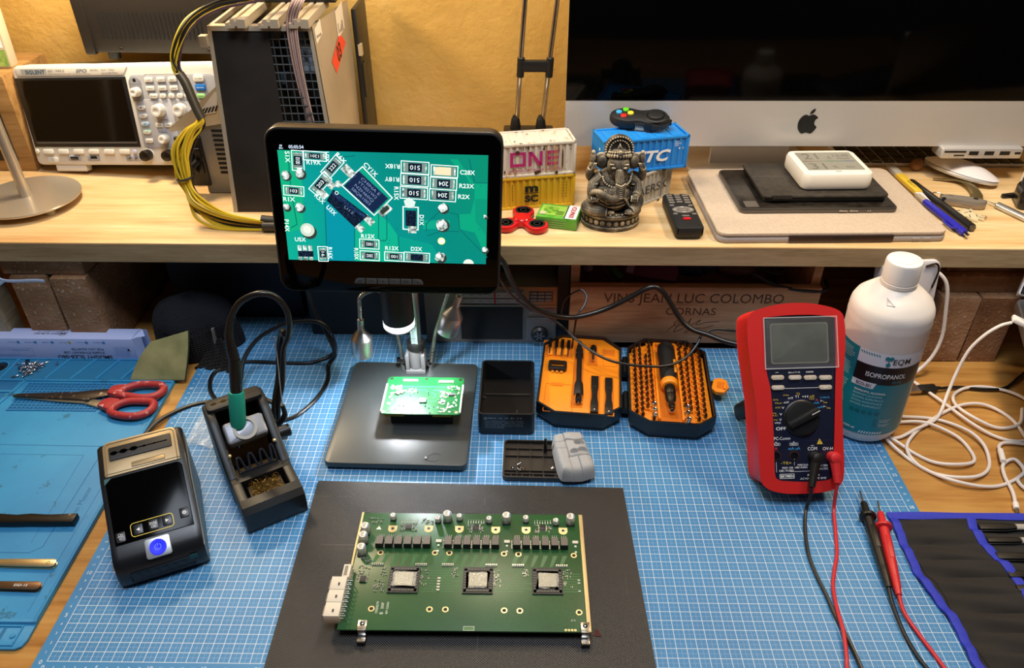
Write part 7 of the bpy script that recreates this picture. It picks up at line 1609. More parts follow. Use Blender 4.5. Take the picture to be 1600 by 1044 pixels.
for i in range(16):
    x, y = R.uniform(.005, .112), R.choice((R.uniform(.001, .004), R.uniform(.040, .048), R.uniform(.005, .045))); w_ = R.uniform(.001, .004); b.poly([(x+w_*R.uniform(.4, 1)*cos(k*pi/4), y+.0015*R.uniform(.4, 1)*sin(k*pi/4)) for k in range(8)], CH_+.0004, RUST if R.random() < .6 else RUSTL)
b.build('roof_rust', w1, smooth=None)
CM2 = T3(.5640, .5465, SZ) @ RZ(.690)
g1 = container('model_container', 'silver grey model container with dark lettering under the bright blue one', CM2, CL_*.98, CD_, CH_, ('container_silver', 'b0aa9e'), (40, '8e8676', .55, .75))
def f(b):
    b.text('MAERSK', .0125, mat('dark_navy_ink', '23262c', .5), (.071, .0225, .0004), w=.074); b.rect(.096, .004, .098, .044, .0005, mat('grey_streak', '6e675c', .6)); b.rect(.087, .0, .092, .003, .0032, BLACK)
    b.rect(.012, .012, .026, .030, .0004, mat('pale_blue_ink', '5aa8cc', .5)); b.text('*', .014, INK_W, (.019, .0215, .0006))
on_front(g1, f)
CM3 = T3(.5505, .5790, SZ+CH_+.0006) @ RZ(.245)
s1 = container('model_container', 'bright blue model container with white lettering under the black game pad', CM3, .123, CD_, CH_, ('container_blue', '1f86d8'))
def f(b):
    b.text('SITC', .0150, INK_W, (.068, .0215, .0004), w=.058, shear=.28, bold=.035)
    for i in range(3): b.text(('SITU', '290642 8', '22G1')[i], .0021, INK_W, (.1015, .0395-i*.0028, .0004), align='L', w=.006 if i != 1 else .009)
    b.rect(.1080, .0285, .1100, .0308, .0004, INK_W); b.rect(.1135, .0285, .1155, .0308, .0004, mat('pale_square', 'a8b8a0', .5)); b.rect(.086, .0, .092, .0026, .0032, BLACK)
on_front(s1, f)
b = MB(INK_W); b.at(Matrix(((0, 0, -1, 0), (-1, 0, 0, 0), (0, 1, 0, 0), (0, 0, 0, 1)))); 
for i in range(4): b.rect(-.018, .030-i*.006, -.014, .0335-i*.006, .0003)
b.build('end_marks', s1, smooth=None)
# game pad on top
gp = thing('game_pad', 'small black fidget game pad with four coloured buttons on the blue container', 'game pad', T3(.6035, .6390, SZ+2*CH_+.0045) @ RZ(-.22) @ RX(.22))
b = MB(BLACKM); o1 = [( -.0215+.0195*cos(a), .0+.0195*sin(a)) for a in [i*pi/16 for i in range(32)]]
P = []
for i in range(64):
    a = 2*pi*i/64; x, y = cos(a), sin(a); P.append((.0415*x, (.0195-.0050*math.exp(-(x*.0415/.011)**2))*(abs(y)**.75)*(1 if y > 0 else -1)*(1-.25*max(0, abs(x)-.8)/.2)))
b.prism(P, .000, .0150, .0050); b.at(T3(.0215, .0, .0148)).lathe([(.0165, 0), (.0150, .0012), (.0125, .0012), (.0120, .0002), (.0110, .0002), (.0105, .0025), (.0085, .0035), (0, .0030)], 32)
b.at(Matrix())
for r_ in range(3):
    for i in range(14): a = -1.9+i*.10; b.ball((.0215+.0185*cos(a)+.004, -.0010+.0178*sin(a), .0055+r_*.0026), .0008, mat('dimple', '3a3a3a', .4), 6, 4)
for i in range(6): b.box((-.004+i*.0022, -.0150, .0075), (.0012, .003, .006), mat('dimple'), bev=.0003)
b.build('body', gp)
for x, y, c in ((-.0290, .0012, '3aa0d8'), (-.0205, .0085, '58c01c'), (-.0130, .0010, 'e8cc38'), (-.0215, -.0070, 'd8241c')):
    b = MB(mat('pad_button_'+c, c, .4)).at(T3(x, y, .0148)); b.lathe([(.0043, 0), (.0041, .0018), (.0030, .0024), (0, .0025)], 20); b.build('button', gp)
b = MB(mat('pad_switch_grey', '9a9a94', .4)).at(T3(.002, -.0155, .0035) @ RX(1.3)); b.box((0, 0, 0), (.012, .006, .002), bev=.0005); b.build('switch', gp)
b = MB(BLACK).at(T3(.0415, -.002, .0075)); b.box((0, 0, 0), (.005, .010, .004), bev=.001); b.build('side_button', gp)
# ================================================================= trolley handle behind the containers
th = thing('trolley_handle', 'telescopic trolley handle with two steel tubes behind the white container', 'handle', T3(0, 0, 0))
b = MB(BLACK); b.box((.4505, .722, SZ+.030), (.075, .035, .060), bev=.004); b.build('base', th)
for (x0, x1) in ((.432, .4440), (.4700, .4890)):
    MB(CHROME).tube([(x0, .722, .235), ((x0+x1)/2, .722, .345), (x1+.002, .722, .470), (x1+.006, .722, .60)], .0036, n=14, k=5).build('tube', th)
    b = MB(BLACK).at(T3(x0-.001, .722, .232)); b.lathe([(.0085, 0), (.0078, .018), (.0062, .028), (.0050, .030), (.0038, .0335)], 18); b.build('socket', th)
    xm = x0+(x1-x0)*.51; MB(BLACK).cyl((xm-.0006, .722, .322), (xm+.0008, .722, .350), .0055, n=14, bev=.0008).build('sleeve', th)
b = MB(BLACK); b.box((.4590, .722, .3380), (.036, .009, .0165), bev=.002); b.build('crosspiece', th)
b = MB(BLACK); b.box((.4740, .722, .60), (.075, .022, .020), bev=.006); b.build('grip', th)
# ================================================================= small things at the shelf front
sp_ = thing('fidget_spinner', 'red three-lobed fidget spinner on the shelf beside the green packet', 'fidget spinner', T3(.4415, .5262, SZ))
lobes = [(.0018, .0236), (-.0215, -.0127), (.0198, -.0160)]
b = MB(mat('glossy_red', 'c4161c', .25)); P = []
import cmath
for i in range(120):
    a = 2*pi*i/120; r = 0
    best = 0.0115
    for (x, y) in lobes:
        la = math.atan2(y, x); L0 = math.hypot(x, y); d = abs((a-la+pi) % (2*pi)-pi)
        R0 = .0150
        if d < math.asin(min(.999, R0/L0)): best = max(best, L0*cos(d)+math.sqrt(max(0, R0*R0-(L0*sin(d))**2)))
        best = max(best, .0115+.010*math.exp(-(d/.55)**2))
    P.append((best*cos(a), best*sin(a)))
P = [(sum(P[(i+k) % 120][0] for k in (-1, 0, 1))/3, sum(P[(i+k) % 120][1] for k in (-1, 0, 1))/3) for i in range(120)]
b.prism(P, .0015, .0098, .0018); b.build('body', sp_)
MB(mat('glossy_red')).at(T3(0, 0, .0098)).lathe([(.0118, -.001), (.0118, .0012), (.0105, .0026), (0, .0026)], 28).build('cap', sp_)
for x, y in lobes:
    b = MB(RUBBER).at(T3(x, y, .0)); b.lathe([(.0108, .0095), (.0108, .0104), (.0085, .0106), (.0080, .0100), (.0052, .0100), (.0048, .0106), (.0036, .0106), (.0032, .0100), (0, .0100)], 26); b.lathe([(.0115, .0001), (.0115, .0095)], 26); b.lathe([(.0079, .0102), (.0053, .0102)], 20, mat('bearing_steel', '6a6860', .3, .9)); b.build('bearing', sp_)
mt_ = thing('mint_packet', 'green tilted sweets packet with a red and white brand tag beside the statue', 'packet', T3(.4585, .5200, SZ) @ RZ(-.235))
b = MB(mat('packet_green', '4a9a28', .4, noise=(60, '6ab040'))); b.box((.0285, .0210, .0082), (.055, .041, .0160), bev=.0012); b.at(T3(0, 0, .0165))
b.rect(.004, .008, .038, .036, 0, mat('packet_light_green', 'a0cc50', .45)); 
for i in range(9): b.poly(circ(.0045, 9, .012+(i % 3)*.0055, .016+(i//3)*.0055), .0002+i*.00003, mat('hop_green_%d' % (i % 2), ('88b838', '5c9a2c')[i % 2], .5))
b.poly(circ(.0045, 12, .0085, .0115), .0004, mat('packet_cream')); 
for i in range(3): b.rect(.026, .010+i*.004, .036, .012+i*.004, .0004, mat('packet_dark_green', '2c6a1c', .5))
b.rect(.0395, .001, .0545, .0405, .0003, INK_W); b.rect(.0385, .001, .0398, .0405, .0004, mat('dark_navy_ink')); b.text('SONATICH', .0062, mat('packet_red', 'c01c1c', .5), (.0475, .0208, .0006), w=.033, rot=pi/2, bold=.03)
b.at(T3(0, .0003, 0) @ PF)
for i in range(4): b.rect(.004, .003+i*.003, .042-.003*(i % 2), .0042+i*.003, .0004, mat('packet_print_pale', '8ab868', .5))
b.build('carton', mt_)
rm = thing('remote_control', 'small black remote control with a red button lying on the shelf', 'remote control', T3(.6573, .5370, SZ) @ RZ(.03))
b = MB(BLACKM); b.prism(rrect(.0375, .104, .007, 5), .003, .0178, .003); b.prism(rrect(.034, .10, .007, 5), 0, .004, .001); b.build('case', rm)
b = MB(GLOSS); b.box((0, -.0493, .0110), (.033, .0035, .0085), bev=.001); b.build('ir_window', rm)
RK = mat('remote_key', '7a736a', .35)
def rk(x, y, w, h, m=None, r=.0012): b = MB(m or RK).at(T3(x, y, .0175)); b.prism(rrect(w, h, r, 3), 0, .0016, .0005); b.build('button', rm)
for j in range(4):
    for i in (-1, 0, 1): rk(i*.0108, .0430-j*.0072-(0 if i else -.0018), .0082, .0042)
rk(-.0125, .0125, .006, .004); rk(.0125, .0120, .006, .004); rk(-.0125, -.0125, .006, .004); rk(.0125, -.0130, .006, .004); rk(0, -.0185, .010, .0034); rk(0, -.0265, .0105, .0062, mat('glossy_red'), .0025)
b = MB(RK).at(T3(0, -.0005, .0175)); b.ring(circ(.0145, 32, 0, 0, .0095), circ(.0070, 32, 0, 0, .0045), 0, None, .0012); b.prism(circ(.0062, 24, 0, 0, .0038), 0, .0014, .0004)
for dx, dy, w_ in ((0, .0072, .004), (0, -.0072, .004), (-.0108, 0, .003), (.0108, 0, .003)): b.box((dx, dy, .0014), (w_, .0008, .0003), INK_W)
b.build('navigation_ring', rm)
# ================================================================= stack of tablets and the thermometer
ic = thing('tablet_case', 'large beige tablet in its case at the bottom of the tablet stack', 'tablet', T3(.8395, .5830, SZ) @ RZ(.030))
BEI = mat('beige_case', 'c9b6a0', .7, bump=(1500, .3, .0004), noise=(300, 'bfab94'))
b = MB(mat('case_shell_grey', 'a8a09c', .5)); P = rrect(.300, .205, .013, 6); b.prism(P, .0, .0085, .0025); b.build('shell', ic)
b = MB(mat('tablet_edge_dark', '4a3c38', .3, .7)); b.box((.010, -.1020, .0065), (.135, .004, .0075)); b.box((.010, -.1042, .0068), (.022, .0006, .0022), BLACK); b.build('tablet_edge', ic)
b = MB(BEI); b.prism(rrect(.299, .204, .013, 6), .0090, .0146, .0020); b.build('cover', ic)
b = MB(mat('case_shell_grey')); 
for x in (.108, .122): b.box((x, -.1028, .0050), (.010, .0014, .0028), bev=.0005)
b.build('volume_keys', ic)
tb = thing('black_tablet', 'dusty black tablet between the beige case and the dark reader', 'tablet', T3(.8375, .6000, SZ+.0148) @ RZ(.028))
b = MB(mat('tablet_grey_metal', '6a655f', .35, .8)); b.prism(rrect(.213, .130, .008, 5), 0, .0072, .0022); b.build('body', tb)
b = MB(mat('dusty_glass', '1a1611', .30, noise=(90, '2e2822'))); b.prism(rrect(.209, .126, .007, 5), .0068, .0075, .0002); b.rect(-.098, -.060, -.080, -.042, .0077, mat('pale_smudge', '5a544c', .4)); b.build('screen', tb)
b = MB(STEEL); 
for x in (.032, .046): b.box((x, -.0652, .0036), (.0115, .0010, .0024), bev=.0004)
for x in (.065, .068): b.box((x, -.0652, .0036), (.0016, .0010, .0022))
b.build('side_keys', tb)
er = thing('e_reader', 'black reader in a folded cover below the white thermometer', 'e-reader', T3(.8490, .6065, SZ+.0227) @ RZ(.028))
b = MB(mat('reader_cover_black', '2a251f', .5, noise=(150, '3a342c'), bump=(700, .2, .0004))); b.prism(rrect(.172, .112, .008, 5), .0065, .0108, .0018); b.build('cover', er)
b = MB(BLACK); b.prism(rrect(.168, .108, .007, 5), 0, .0066, .002); b.build('body', er)
b = MB(mat('cover_crease', '5a5146', .5)); b.rect(-.084, .0065, .02, .0078, .0110); b.box((-.060, -.0565, .0085), (.026, .002, .0062), BLACK, bev=.0006); b.build('crease', er)
tw = thing('thermometer', 'white square thermometer display lying on the dark reader', 'thermometer', T3(.8665, .6080, SZ+.0337) @ RZ(.040))
b = MB(mat('thermo_white', 'eae3d4', .4)); b.prism(rrect(.097, .086, .012, 6), .0, .0245, .0055); b.build('case', tw)
b = MB(mat('epaper_grey', '8c8a7e', .35)); b.prism(rrect(.0775, .0600, .001, 2, -.0005, .0005), .0240, .0249, 0)
EP = mat('epaper_digit', '6c6a60', .4); TZ = .0251
b.text('21', .0190, EP, (-.0220, .0165, TZ), w=.021); b.text('31', .0190, EP, (-.0220, -.0170, TZ), w=.021); b.text('.5', .0080, EP, (.0020, .0110, TZ)); b.text('12:45', .0080, EP, (.0220, .0190, TZ), w=.022); b.text('MON', .0050, EP, (.0220, .0080, TZ)); b.text('%', .0070, EP, (.0010, -.0200, TZ)); b.text('Dry', .0050, EP, (.0220, -.0200, TZ))
for i, c in enumerate(('7a4a48', '807050', '4a7a4c', '4a7a70', '4a5a88')): b.rect(-.037+i*.0145, -.0012, -.023+i*.0145, .0002, TZ, mat('epaper_bar_%d' % i, c, .4))
b.build('display', tw); b = MB(mat('thermo_mark', '8a8478', .5)); b.at(T3(0, -.0345, .0247)); b.rect(-.004, -.001, .004, .0010, 0); b.build('brand_mark', tw)
# ================================================================= all-in-one computer
CT = .0625; IMM = T3(.8501, .6740, .2378) @ RZ(.011) @ RX(-.05) @ Matrix.Scale(1.0707, 4)
im = thing('desktop_computer', 'large silver all-in-one computer with a black screen on the right of the shelf', 'computer', IMM)
IA = mat('satin_aluminium', 'd0cdca', .38, .55)
b = MB(IA).at(PF); b.prism(rrect(.650, .43, (.006, .006, .006, .006), 4, 0, .215), -.006, -.0004, .0012); b.rect(-.3245, .0008, .3245, CT, .0); b.build('housing', im)
b = MB(mat('computer_glass', '020202', .08, spec=.10)).at(PF); b.prism([(-.325, CT), (.325, CT), (.325, .43), (-.325, .43)], -.0025, .0006, .0003); b.build('screen', im)
b = MB(IA); b.at(T3(0, .006, .20)); b.ball((0, .0, 0), (.30, .045, .19), n=40, k=14); b.V = [Vector((v.x, max(v.y, .0055), v.z)) for v in b.V]; b.build('rear_bulge', im)
# apple mark on the chin
AP = [(0, .0105), (.003, .0118), (.0065, .0118), (.0100, .0098), (.0117, .0078), (.0092, .0055), (.0084, .0020), (.0092, -.0012), (.0122, -.0038), (.0112, -.0068), (.0090, -.0100), (.0066, -.0122), (.0040, -.0122), (.0015, -.0112), (-.0010, -.0112), (-.0035, -.0122), (-.0062, -.0122), (-.0090, -.0096), (-.0112, -.0058), (-.0122, -.0010), (-.0118, .0040), (-.0098, .0082), (-.0066, .0110), (-.0034, .0117)]
b = MB(BLACK).at(PF @ T3(.0, .0315, .0007)); Q = [(v.x*1.05, v.y*1.05) for v in spline([(x, y, 0) for x, y in AP], 4, True)]; b.poly(Q, 0)
b.poly([(.0005, .0130), (.0012, .0165), (.0040, .0196), (.0070, .0206), (.0068, .0172), (.0044, .0142)], 0); b.build('fruit_mark', im)
b = MB(IA); IMI = IMM.inverted(); b.at(IMI)
b.box((.7900, .7650, SZ+.0035), (.19, .14, .007), bev=.002, r=.01)
sv = [(.722+.022*(i/14)**2, SZ+.006+.13*i/14) for i in range(15)]; V = [(x, y+o_, z) for o_ in (0, .009) for x in (.731, .849) for y, z in sv]; F = []
for i in range(14): F += [(i, 15+i, 16+i, 1+i), (30+i, 31+i, 46+i, 45+i), (i, i+1, 31+i, 30+i), (15+i, 45+i, 46+i, 16+i)]
b.add(V, F); b.build('stand', im)
# usb hub clamped to the chin
hb = thing('usb_hub', 'silver usb hub with card slots clamped under the right of the computer', 'usb hub', T3(1.0495, .6630, .2245) @ RZ(.011) @ Matrix.Scale(1.0707, 4))
b = MB(IA); b.prism(rrect(.110, .030, .004, 4, .055, .016), 0, .0140, .0014); b.build('body', hb)
b = MB(BLACK).at(PF @ T3(0, -.0, 0)); 
for x, z, w_, h_ in ((.0175, .0100, .029, .0022), (.0240, .0048, .014, .0016), (.0430, .0080, .0125, .0052), (.0640, .0080, .0125, .0052), (.0850, .0080, .0135, .0052), (.1025, .0080, .0080, .0030)): b.box((x, z, -.0009), (w_, h_, .0008)); 
b.build('ports', hb)
# keyboard behind, mouse
kb = thing('keyboard', 'silver keyboard with black keys lying below the computer behind the mouse', 'keyboard', T3(1.0800, .7830, SZ))
b = MB(IA); b.prism(rrect(.279, .113, .006, 4), 0, .006, .0015); b.build('frame', kb)
for i in range(14):
    for j in range(5):
        if j == 0 and 3 < i < 8: continue
        b = MB(mat('key_black', '101012', .45)); w_ = .0165
        b.box((-.1285+i*.0198, -.046+j*.0215, .0068), (w_, .0185, .0022), bev=.0005)
        if j == 0 and i in (0, 1, 2, 3): b.text(('control', 'option', 'command', 'fn')[i], .0022, INK_W, (-.1285+i*.0198, -.051, .0080))
        b.build('key', kb)
b = MB(mat('key_black')); b.box((-.0198, -.046, .0068), (.0755, .0185, .0022), bev=.0005); b.build('key', kb)
ms = thing('mouse', 'flat white mouse standing tilted under the right of the computer', 'mouse', T3(1.1010, .6900, SZ+.004) @ RZ(.62) @ RY(.10))
b = MB(mat('white_gloss')); 
def mouse(u, v):
    a = 2*pi*u; r = v; x = .0285*cos(a)*(1-.06*cos(a)**2)*r; y = .0565*sin(a)*r; return (x, y, .0075+.0125*(1-(r**2.6))*(1-.25*(y/.0565)**2)+.001)
b.surf(mouse, 48, 14); b.build('shell', ms)
b = MB(IA); b.prism(circ(.0282, 40, 0, 0, .056), .002, .0080, .002); b.build('underside', ms)
b = MB(mat('brown_shell', '8a5a30', .6, bump=(300, .6, .001))); b.ball((0, 0, .009), (.010, .008, .009), n=14, k=8); b.ball((.004, .0, .010), (.006, .007, .008), n=12, k=7)
tag(b.build('nut_shell', None, T3(1.0450, .7130, SZ)), 'small brown nut-like lump left of the white mouse', 'nut')
# pens, knife, key, trinkets at the right of the shelf
def pen(name, lab, p0, p1, segs, clip=None):
    t = thing(name, lab, 'pen'); d = Vector(p1)-Vector(p0); M = Matrix.Translation(p0) @ d.to_track_quat('Z', 'Y').to_matrix().to_4x4(); L = d.length
    for nm, prof, m in segs: MB(m).at(M).lathe([(r, z*L) for r, z in prof], 16).build(nm, t)
    return t, M, L
BLU = mat('pen_blue', '2a28a8', .3)
t, M, L = pen('ballpoint_pen', 'blue ballpoint pen with a clear grip lying beside the beige tablet case', (1.0060, .6110, SZ+.0048), (1.0205, .4945, SZ+.0055), [('tip', [(.0006, -.09), (.0030, -.02), (.0042, .0)], mat('clear_grip', 'b8a890', .25, alpha=.8)), ('front_barrel', [(.0042, 0), (.0044, .16)], mat('clear_grip')), ('barrel', [(.0046, .16), (.0050, .2), (.0050, .93), (.0042, .96)], BLU), ('push_button', [(.0024, .96), (.0024, 1.02), (.0012, 1.03)], CHROME)])
b = MB(BLU); b.tube([(1.0205-.0068, .508, SZ+.0085), (1.0100, .516, SZ+.0050), (1.0090, .535, SZ+.0040)], .0016, n=6, k=4); b.build('clip', t)
pen('marker', 'black round marker lying parallel to the blue ballpoint pen', (1.0150, .6600, SZ+.0056), (1.0370, .5120, SZ+.0056), [('barrel', [(.0040, 0), (.0052, .03), (.0054, .5), (.0050, .52), (.0056, .53), (.0056, .98)], mat('marker_black', '1c1a17', .35)), ('end_plug', [(.0042, .98), (.0040, 1.0), (0, 1.0)], mat('tablet_grey_metal'))])
kn = thing('scraper', 'yellow and white plastic scraper leaning along the beige tablet case', 'scraper', T3(1.0085, .6500, SZ+.003) @ RZ(.055))
b = MB(mat('scraper_yellow', 'dcb838', .4)); b.prism([(-.0055, -.030), (.0055, -.030), (.0062, .032), (-.0062, .032)], 0, .0060, .001); b.text('C-TAPE', .003, INK_K, (0, -.006, .0062), rot=-pi/2+3.14, w=.022); b.build('body', kn)
b = MB(WHITE); b.prism([(-.0030, -.066), (.0020, -.070), (.0055, -.030), (-.0055, -.030)], .0005, .0045, .001); b.build('tip', kn); b = MB(mat('scraper_grey', 'a09a90', .4)); b.prism(rrect(.0125, .036, .005, 5, 0, .048), 0, .0068, .0015); b.build('cap', kn)
ck = thing('remote_key_fob', 'silver grey car key fob with a ring beside the black marker', 'key fob', T3(1.0580, .5920, SZ) @ RZ(-.20))
b = MB(mat('fob_silver', '9a9084', .35, .5)); P = [(v.x, v.y) for v in spline([(-.027, -.006, 0), (-.026, .007, 0), (-.010, .0095, 0), (.012, .0075, 0), (.028, .001, 0), (.030, -.008, 0), (.018, -.0125, 0), (-.008, -.0075, 0)], 5, True)]
b.prism(P, .0, .0130, .0040); b.build('body', ck)
b = MB(BLACK); b.prism(rrect(.006, .014, .002, 3, -.0245, 0), .001, .0125, .002); b.prism(rrect(.006, .005, .001, 2, .0165, -.002), .0125, .0136, .0002); b.prism([(.026, -.009), (.0305, -.007), (.0295, -.002), (.025, -.003)], .001, .0120, .001); b.text('W', .004, BLACK, (-.0145, .002, .0132)); b.build('buttons', ck)
b = MB(STEEL); b.tube([(-.030+.009*cos(a), .006+.009*sin(a), .008+.002*sin(a)) for a in [i*pi/8 for i in range(16)]], .0008, n=6, k=2, closed=True); b.build('key_ring', ck)
cf = thing('cream_trinket', 'cream animal shaped trinket with dark outlines in front of the key fob', 'trinket', T3(1.0560, .5580, SZ))
P = [(-.016, .004), (-.013, .013), (-.008, .010), (-.003, .018), (.004, .014), (.008, .016), (.010, .010), (.008, .003), (.014, -.004), (.011, -.016), (.004, -.012), (.001, -.020), (-.006, -.014), (-.008, -.006), (-.014, -.010), (-.018, -.004), (-.012, .000)]
b = MB(mat('cream_resin', 'd8c8a0', .45)); b.prism(P, 0, .0045, .0010); b.at(T3(0, 0, .0048)); b.poly(circ(.0018, 10, .002, .006), 0, mat('bronze_steel')); b.poly(circ(.002, 10, -.012, .009), 0, mat('grey_streak'))
for a, c in (((-.006, -.012), (-.004, -.004)), ((.004, -.010), (.006, -.003)), ((.011, -.014), (.006, -.010)), ((-.002, .004), (-.008, .002))): a, c = Vector(a), Vector(c); d = (c-a).normalized(); n = Vector((-d.y, d.x))*.0004; b.poly([tuple(a+n), tuple(a-n), tuple(c-n), tuple(c+n)], .0001, INK_K)
b.at(Matrix()); b.build('body', cf); MB(STEEL).tube([(.015+.004*cos(a), -.006+.004*sin(a), .003) for a in [i*pi/4 for i in range(8)]], .0006, n=5, k=2, closed=True).build('ring', cf)
hk2 = thing('bent_spatula', 'grey bent metal spatula under the edge of the white mouse', 'spatula', T3(0, 0, SZ))
b = MB(mat('olive_metal', '7a6a44', .35, .7)); b.tube([(1.056, .676, .003), (1.073, .672, .004), (1.088, .664, .006), (1.095, .645, .007), (1.0945, .622, .004), (1.090, .612, .002)], lambda t: .0014+.0050*t, n=8, k=8, flat=(.3, 1.4)); b.build('blade', hk2)
sc_ = thing('silver_pick', 'thin silver pick tool pointing out of the right end of the shelf', 'pick tool')
MB(STEEL).tube([(1.0860, .6080, SZ+.003), (1.0955, .5990, SZ+.004), (1.1045, .5850, SZ+.0048)], .0012, n=8, k=3).build('shaft', sc_)
b = MB(ALU); b.cyl((1.1045, .5850, SZ+.0048), (1.1420, .5000, SZ+.0048), .0047, .0050, n=16, bev=.0012); b.build('handle', sc_)
dv = thing('black_gadget', 'dark upright gadget with a blue strip standing at the right edge of the shelf', 'gadget', T3(1.1500, .5930, SZ) @ RZ(-.30))
b = MB(mat('gadget_black', '15130f', .25)); b.prism(rrect(.030, .040, .006, 4), .0, .030, .006); b.ball((-.004, -.012, .018), (.012, .010, .014), n=18, k=10); b.build('lower_body', dv)
b = MB(WHITE); b.box((.004, .016, .034), (.030, .014, .050), bev=.002); b.box((-.0105, .0095, .034), (.001, .012, .05), INK_K); b.build('back_card', dv)
b = MB(mat('gadget_blue', '2a5cc8', .4)); b.box((.004, .0085, .047), (.024, .0012, .013)); b.build('blue_strip', dv)
b = MB(BLACK); b.prism([(-.026, .014), (-.004, .024), (.0, .030), (-.010, .030), (-.028, .019)], 0, .006, .001); b.build('foot', dv)
# ================================================================= carved stone statue
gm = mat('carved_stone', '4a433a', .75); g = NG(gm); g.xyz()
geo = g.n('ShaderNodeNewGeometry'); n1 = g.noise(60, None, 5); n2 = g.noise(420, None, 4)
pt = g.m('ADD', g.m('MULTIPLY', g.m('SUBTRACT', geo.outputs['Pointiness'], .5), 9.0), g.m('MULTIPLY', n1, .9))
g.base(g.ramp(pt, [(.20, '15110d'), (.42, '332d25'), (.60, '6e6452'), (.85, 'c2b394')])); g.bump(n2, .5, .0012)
k = .001
def st_ball(b, x, z, f, r, rot=None):
    b.at(T3(x*k, -f*k, z*k) @ (rot or Matrix())); b.ball((0, 0, 0), tuple(q*k for q in r), None, 24, 16); b.at(Matrix())
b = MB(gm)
b.lathe([(0, 0), (.0385, 0), (.0395, .003), (.0395, .006), (.0365, .0085), (.0360, .015), (.0385, .0175), (.0405, .0195), (.0400, .0230), (.036, .0250), (0, .0255)], 64)
b.V = [Vector((v.x, v.y*.84, v.z)) for v in b.V]
for i in range(26): a = 2*pi*i/26; b.at(T3(.0368*cos(a), .0368*.84*sin(a), .0118) @ RZ(a)); b.ball((0, 0, 0), (.0022, .0034, .0042), None, 8, 6)
b.at(Matrix())
st_ball(b, -1, 42, 10, (25, 20, 21)); st_ball(b, 1, 60, 5, (22, 15, 17)); st_ball(b, 0, 32, 2, (33, 22, 12)); st_ball(b, 1, 50, -8, (26, 10, 26))
st_ball(b, 4, 85, 9, (14.5, 14, 16)); st_ball(b, 4, 80, 14, (10, 10, 12)); st_ball(b, 4, 72, 10, (12, 10, 8))
for sx in (-1, 1): st_ball(b, 4+sx*6.5, 86, 21, (3.4, 2.2, 2.0)); st_ball(b, 4+sx*8, 90, 19, (4.5, 2.4, 1.2)); st_ball(b, 4+sx*21, 89, 4, (9, 3.6, 11.5), RY(sx*.25)); st_ball(b, 4+sx*21, 89, 6.5, (6, 2, 8))
# crown: arch with rim and beaded tiara
b.at(T3(.0045, .001, .103) @ PF); b.lathe([(0, -.004), (.0185, -.004), (.0190, 0), (.0185, .004), (.0160, .0048), (.0155, .0036), (0, .0036)], 48); b.at(Matrix())
for i in range(21): a = -.35+i*(pi+.7)/20; st_ball(b, 4.5+17.4*cos(a), 103+17.4*sin(a), 3.6, (1.2, 1.4, 1.2))
for i in range(15): a = -.2+i*(pi+.4)/14; st_ball(b, 4.5+12.5*cos(a), 103+12.5*sin(a), 3.6, (1.0, 1.2, 1.0))
b.at(T3(.0045, -.0032, .104) @ PF); b.prism([(-.0075, -.006), (.0075, -.006), (0, .0085)], 0, .0035, .0008); b.at(Matrix())
for i in range(13): a = pi*i/12; st_ball(b, 4.5+14*cos(a), 97+3*sin(a), 6+12*sin(a), (2.1, 2.2, 2.8)); st_ball(b, 4.5+13.5*cos(a), 101+3*sin(a), 5+10.5*sin(a), (1.3, 1.4, 1.5))
st_ball(b, 4.5, 103, 17, (3, 2.4, 4.5)); st_ball(b, 4.5, 98, 6, (13, 11, 8))
# flower on the trunk root
for i in range(8): a = i*pi/4; st_ball(b, 4.2+3.3*cos(a), 77+3.1*sin(a), 24.2, (1.25, 1.3, 1.25))
st_ball(b, 4.2, 77, 24.5, (1.6, 1.6, 1.6))
# trunk curling to the viewer's left
b.tube([(.0042, -.019, .082), (.0055, -.0260, .070), (.0065, -.0310, .061), (.0040, -.0345, .0535), (-.0035, -.0355, .0500), (-.0120, -.0345, .0530), (-.0200, -.0315, .0570), (-.0265, -.0270, .0560), (-.0295, -.0240, .0510)], lambda t: .0062-.0030*t, None, 14, 6)
for i in range(7): b.tube([(-.0005, -.0318-.0006*i, .0690-i*.0025), (.0062, -.0355-.0007*i, .0675-i*.0025), (.0125, -.0305-.0006*i, .0690-i*.0025)], .0010, None, 6, 4)
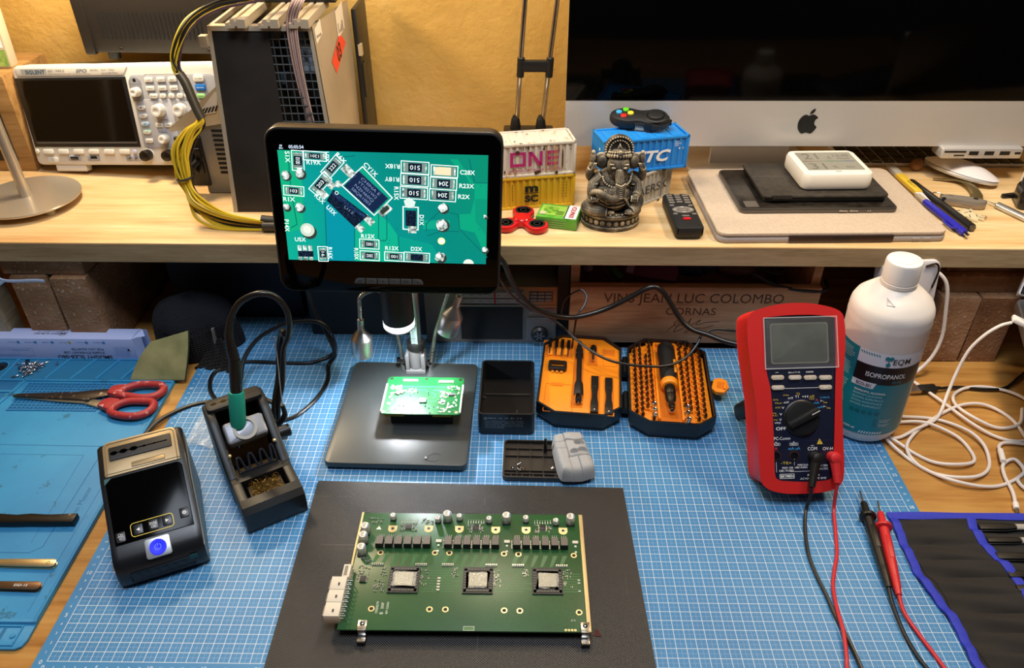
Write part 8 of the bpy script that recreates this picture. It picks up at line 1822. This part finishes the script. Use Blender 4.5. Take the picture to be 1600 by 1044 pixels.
# arms, hands and attributes
for sx in (-1, 1):
    b.tube([(.002+sx*.017, -.004, .067), (.002+sx*.0270, -.006, .059), (.001+sx*.0300, -.014, .0520), (.000+sx*.0285, -.0215, .0490)], lambda t: .0078-.0026*t, None, 12, 6)
    b.tube([(.003+sx*.019, .004, .067), (.003+sx*.0310, .003, .063), (.003+sx*.0345, .0, .070), (.003+sx*.0330, -.003, .079)], lambda t: .0068-.002*t, None, 12, 6)
    st_ball(b, 3+sx*31.5, 84, 4, (4.6, 4.2, 5.5)); st_ball(b, 3+sx*31.5, 93, 4, (4.2, 3.6, 7)); st_ball(b, 3+sx*31.5, 100, 4, (2.6, 2.4, 3.2))
    for j in range(4): b.tube([(.003+sx*.0335-.001*j*sx, -.0085, .0800+j*.0022), (.003+sx*.0295-.001*j*sx, -.0095, .0805+j*.0022)], .0012, None, 6, 3)
    st_ball(b, 0+sx*28, 48.5, 24, (4.8, 4.2, 3.8))
    for j in range(4): b.tube([(sx*.0300-sx*.0024*j, -.0255, .0500), (sx*.0296-sx*.0024*j, -.0290, .0475), (sx*.0290-sx*.0024*j, -.0290, .0435)], .0013, None, 6, 4)
    for j in range(6): st_ball(b, 2+sx*(17+1.6*j), 66-1.9*j, 11-.3*j, (1.5, 1.5, 1.5))
    st_ball(b, 1+sx*24.5, 60, 9, (4.6, 4.6, 2.0)); st_ball(b, sx*29.5, 51.5, 18, (4.8, 3.6, 1.8))
st_ball(b, -28, 44, 26, (5.2, 4.6, 3.4))
# legs and feet
b.tube([(-.010, -.004, .034), (-.0265, -.010, .031), (-.0330, -.016, .0285), (-.0240, -.0235, .0280), (-.0080, -.0275, .0275)], lambda t: .0098-.003*t, None, 14, 6)
b.tube([(.012, -.004, .038), (.0260, -.010, .043), (.0320, -.014, .038), (.0290, -.020, .031), (.0225, -.0255, .0285)], lambda t: .0098-.003*t, None, 14, 6)
st_ball(b, 20.5, 28.5, 28, (6, 4.6, 3.4)); st_ball(b, -5, 27.5, 29, (6.5, 3.2, 3.0))
for j in range(5): st_ball(b, 15.5+2.4*j, 27.5, 31.5-abs(j-2)*.4, (1.2, 1.6, 1.2))
# necklaces, belt and garment beads
for i in range(17): a = pi+pi*i/16; st_ball(b, 3+18*cos(a), 70+11*sin(a), 12+9*abs(sin(a)), (1.4, 1.4, 1.4))
for i in range(25): t = -1+2*i/24; st_ball(b, -1+23.5*t, 36+6*t*t-.5, 10+20*math.sqrt(max(0, 1-t*t))*.98, (1.35, 1.35, 1.5))
for i in range(25): t = -1+2*i/24; st_ball(b, -1+24.5*t, 40.5+6*t*t, 10+20*math.sqrt(max(0, 1-t*t))*.98, (1.0, 1.2, 1.0))
for i in range(9): st_ball(b, -12+.4*i, 58-2.2*i, 26.5+.45*i, (2.6, 1.0, .8))
for i in range(7): st_ball(b, 14+1.3*i, 47-2.4*i, 28-.8*i, (1.8, 1.2, 1.0)); 
for i in range(30): a = 2*pi*i/30; st_ball(b, 37.5*cos(a), 25.2, 37.5*.84*sin(a)*-1, (1.5, 1.5, 1.1))
for i in range(6): st_ball(b, -20+i*3, 26, 30, (1.2, 2.2, .8))
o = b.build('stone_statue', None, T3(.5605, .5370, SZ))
md = o.modifiers.new('fuse', 'REMESH'); md.mode = 'VOXEL'; md.voxel_size = .00075; md.use_smooth_shade = True
tag(o, 'dark carved stone statue of a seated elephant-headed figure on a round lotus base', 'statue')
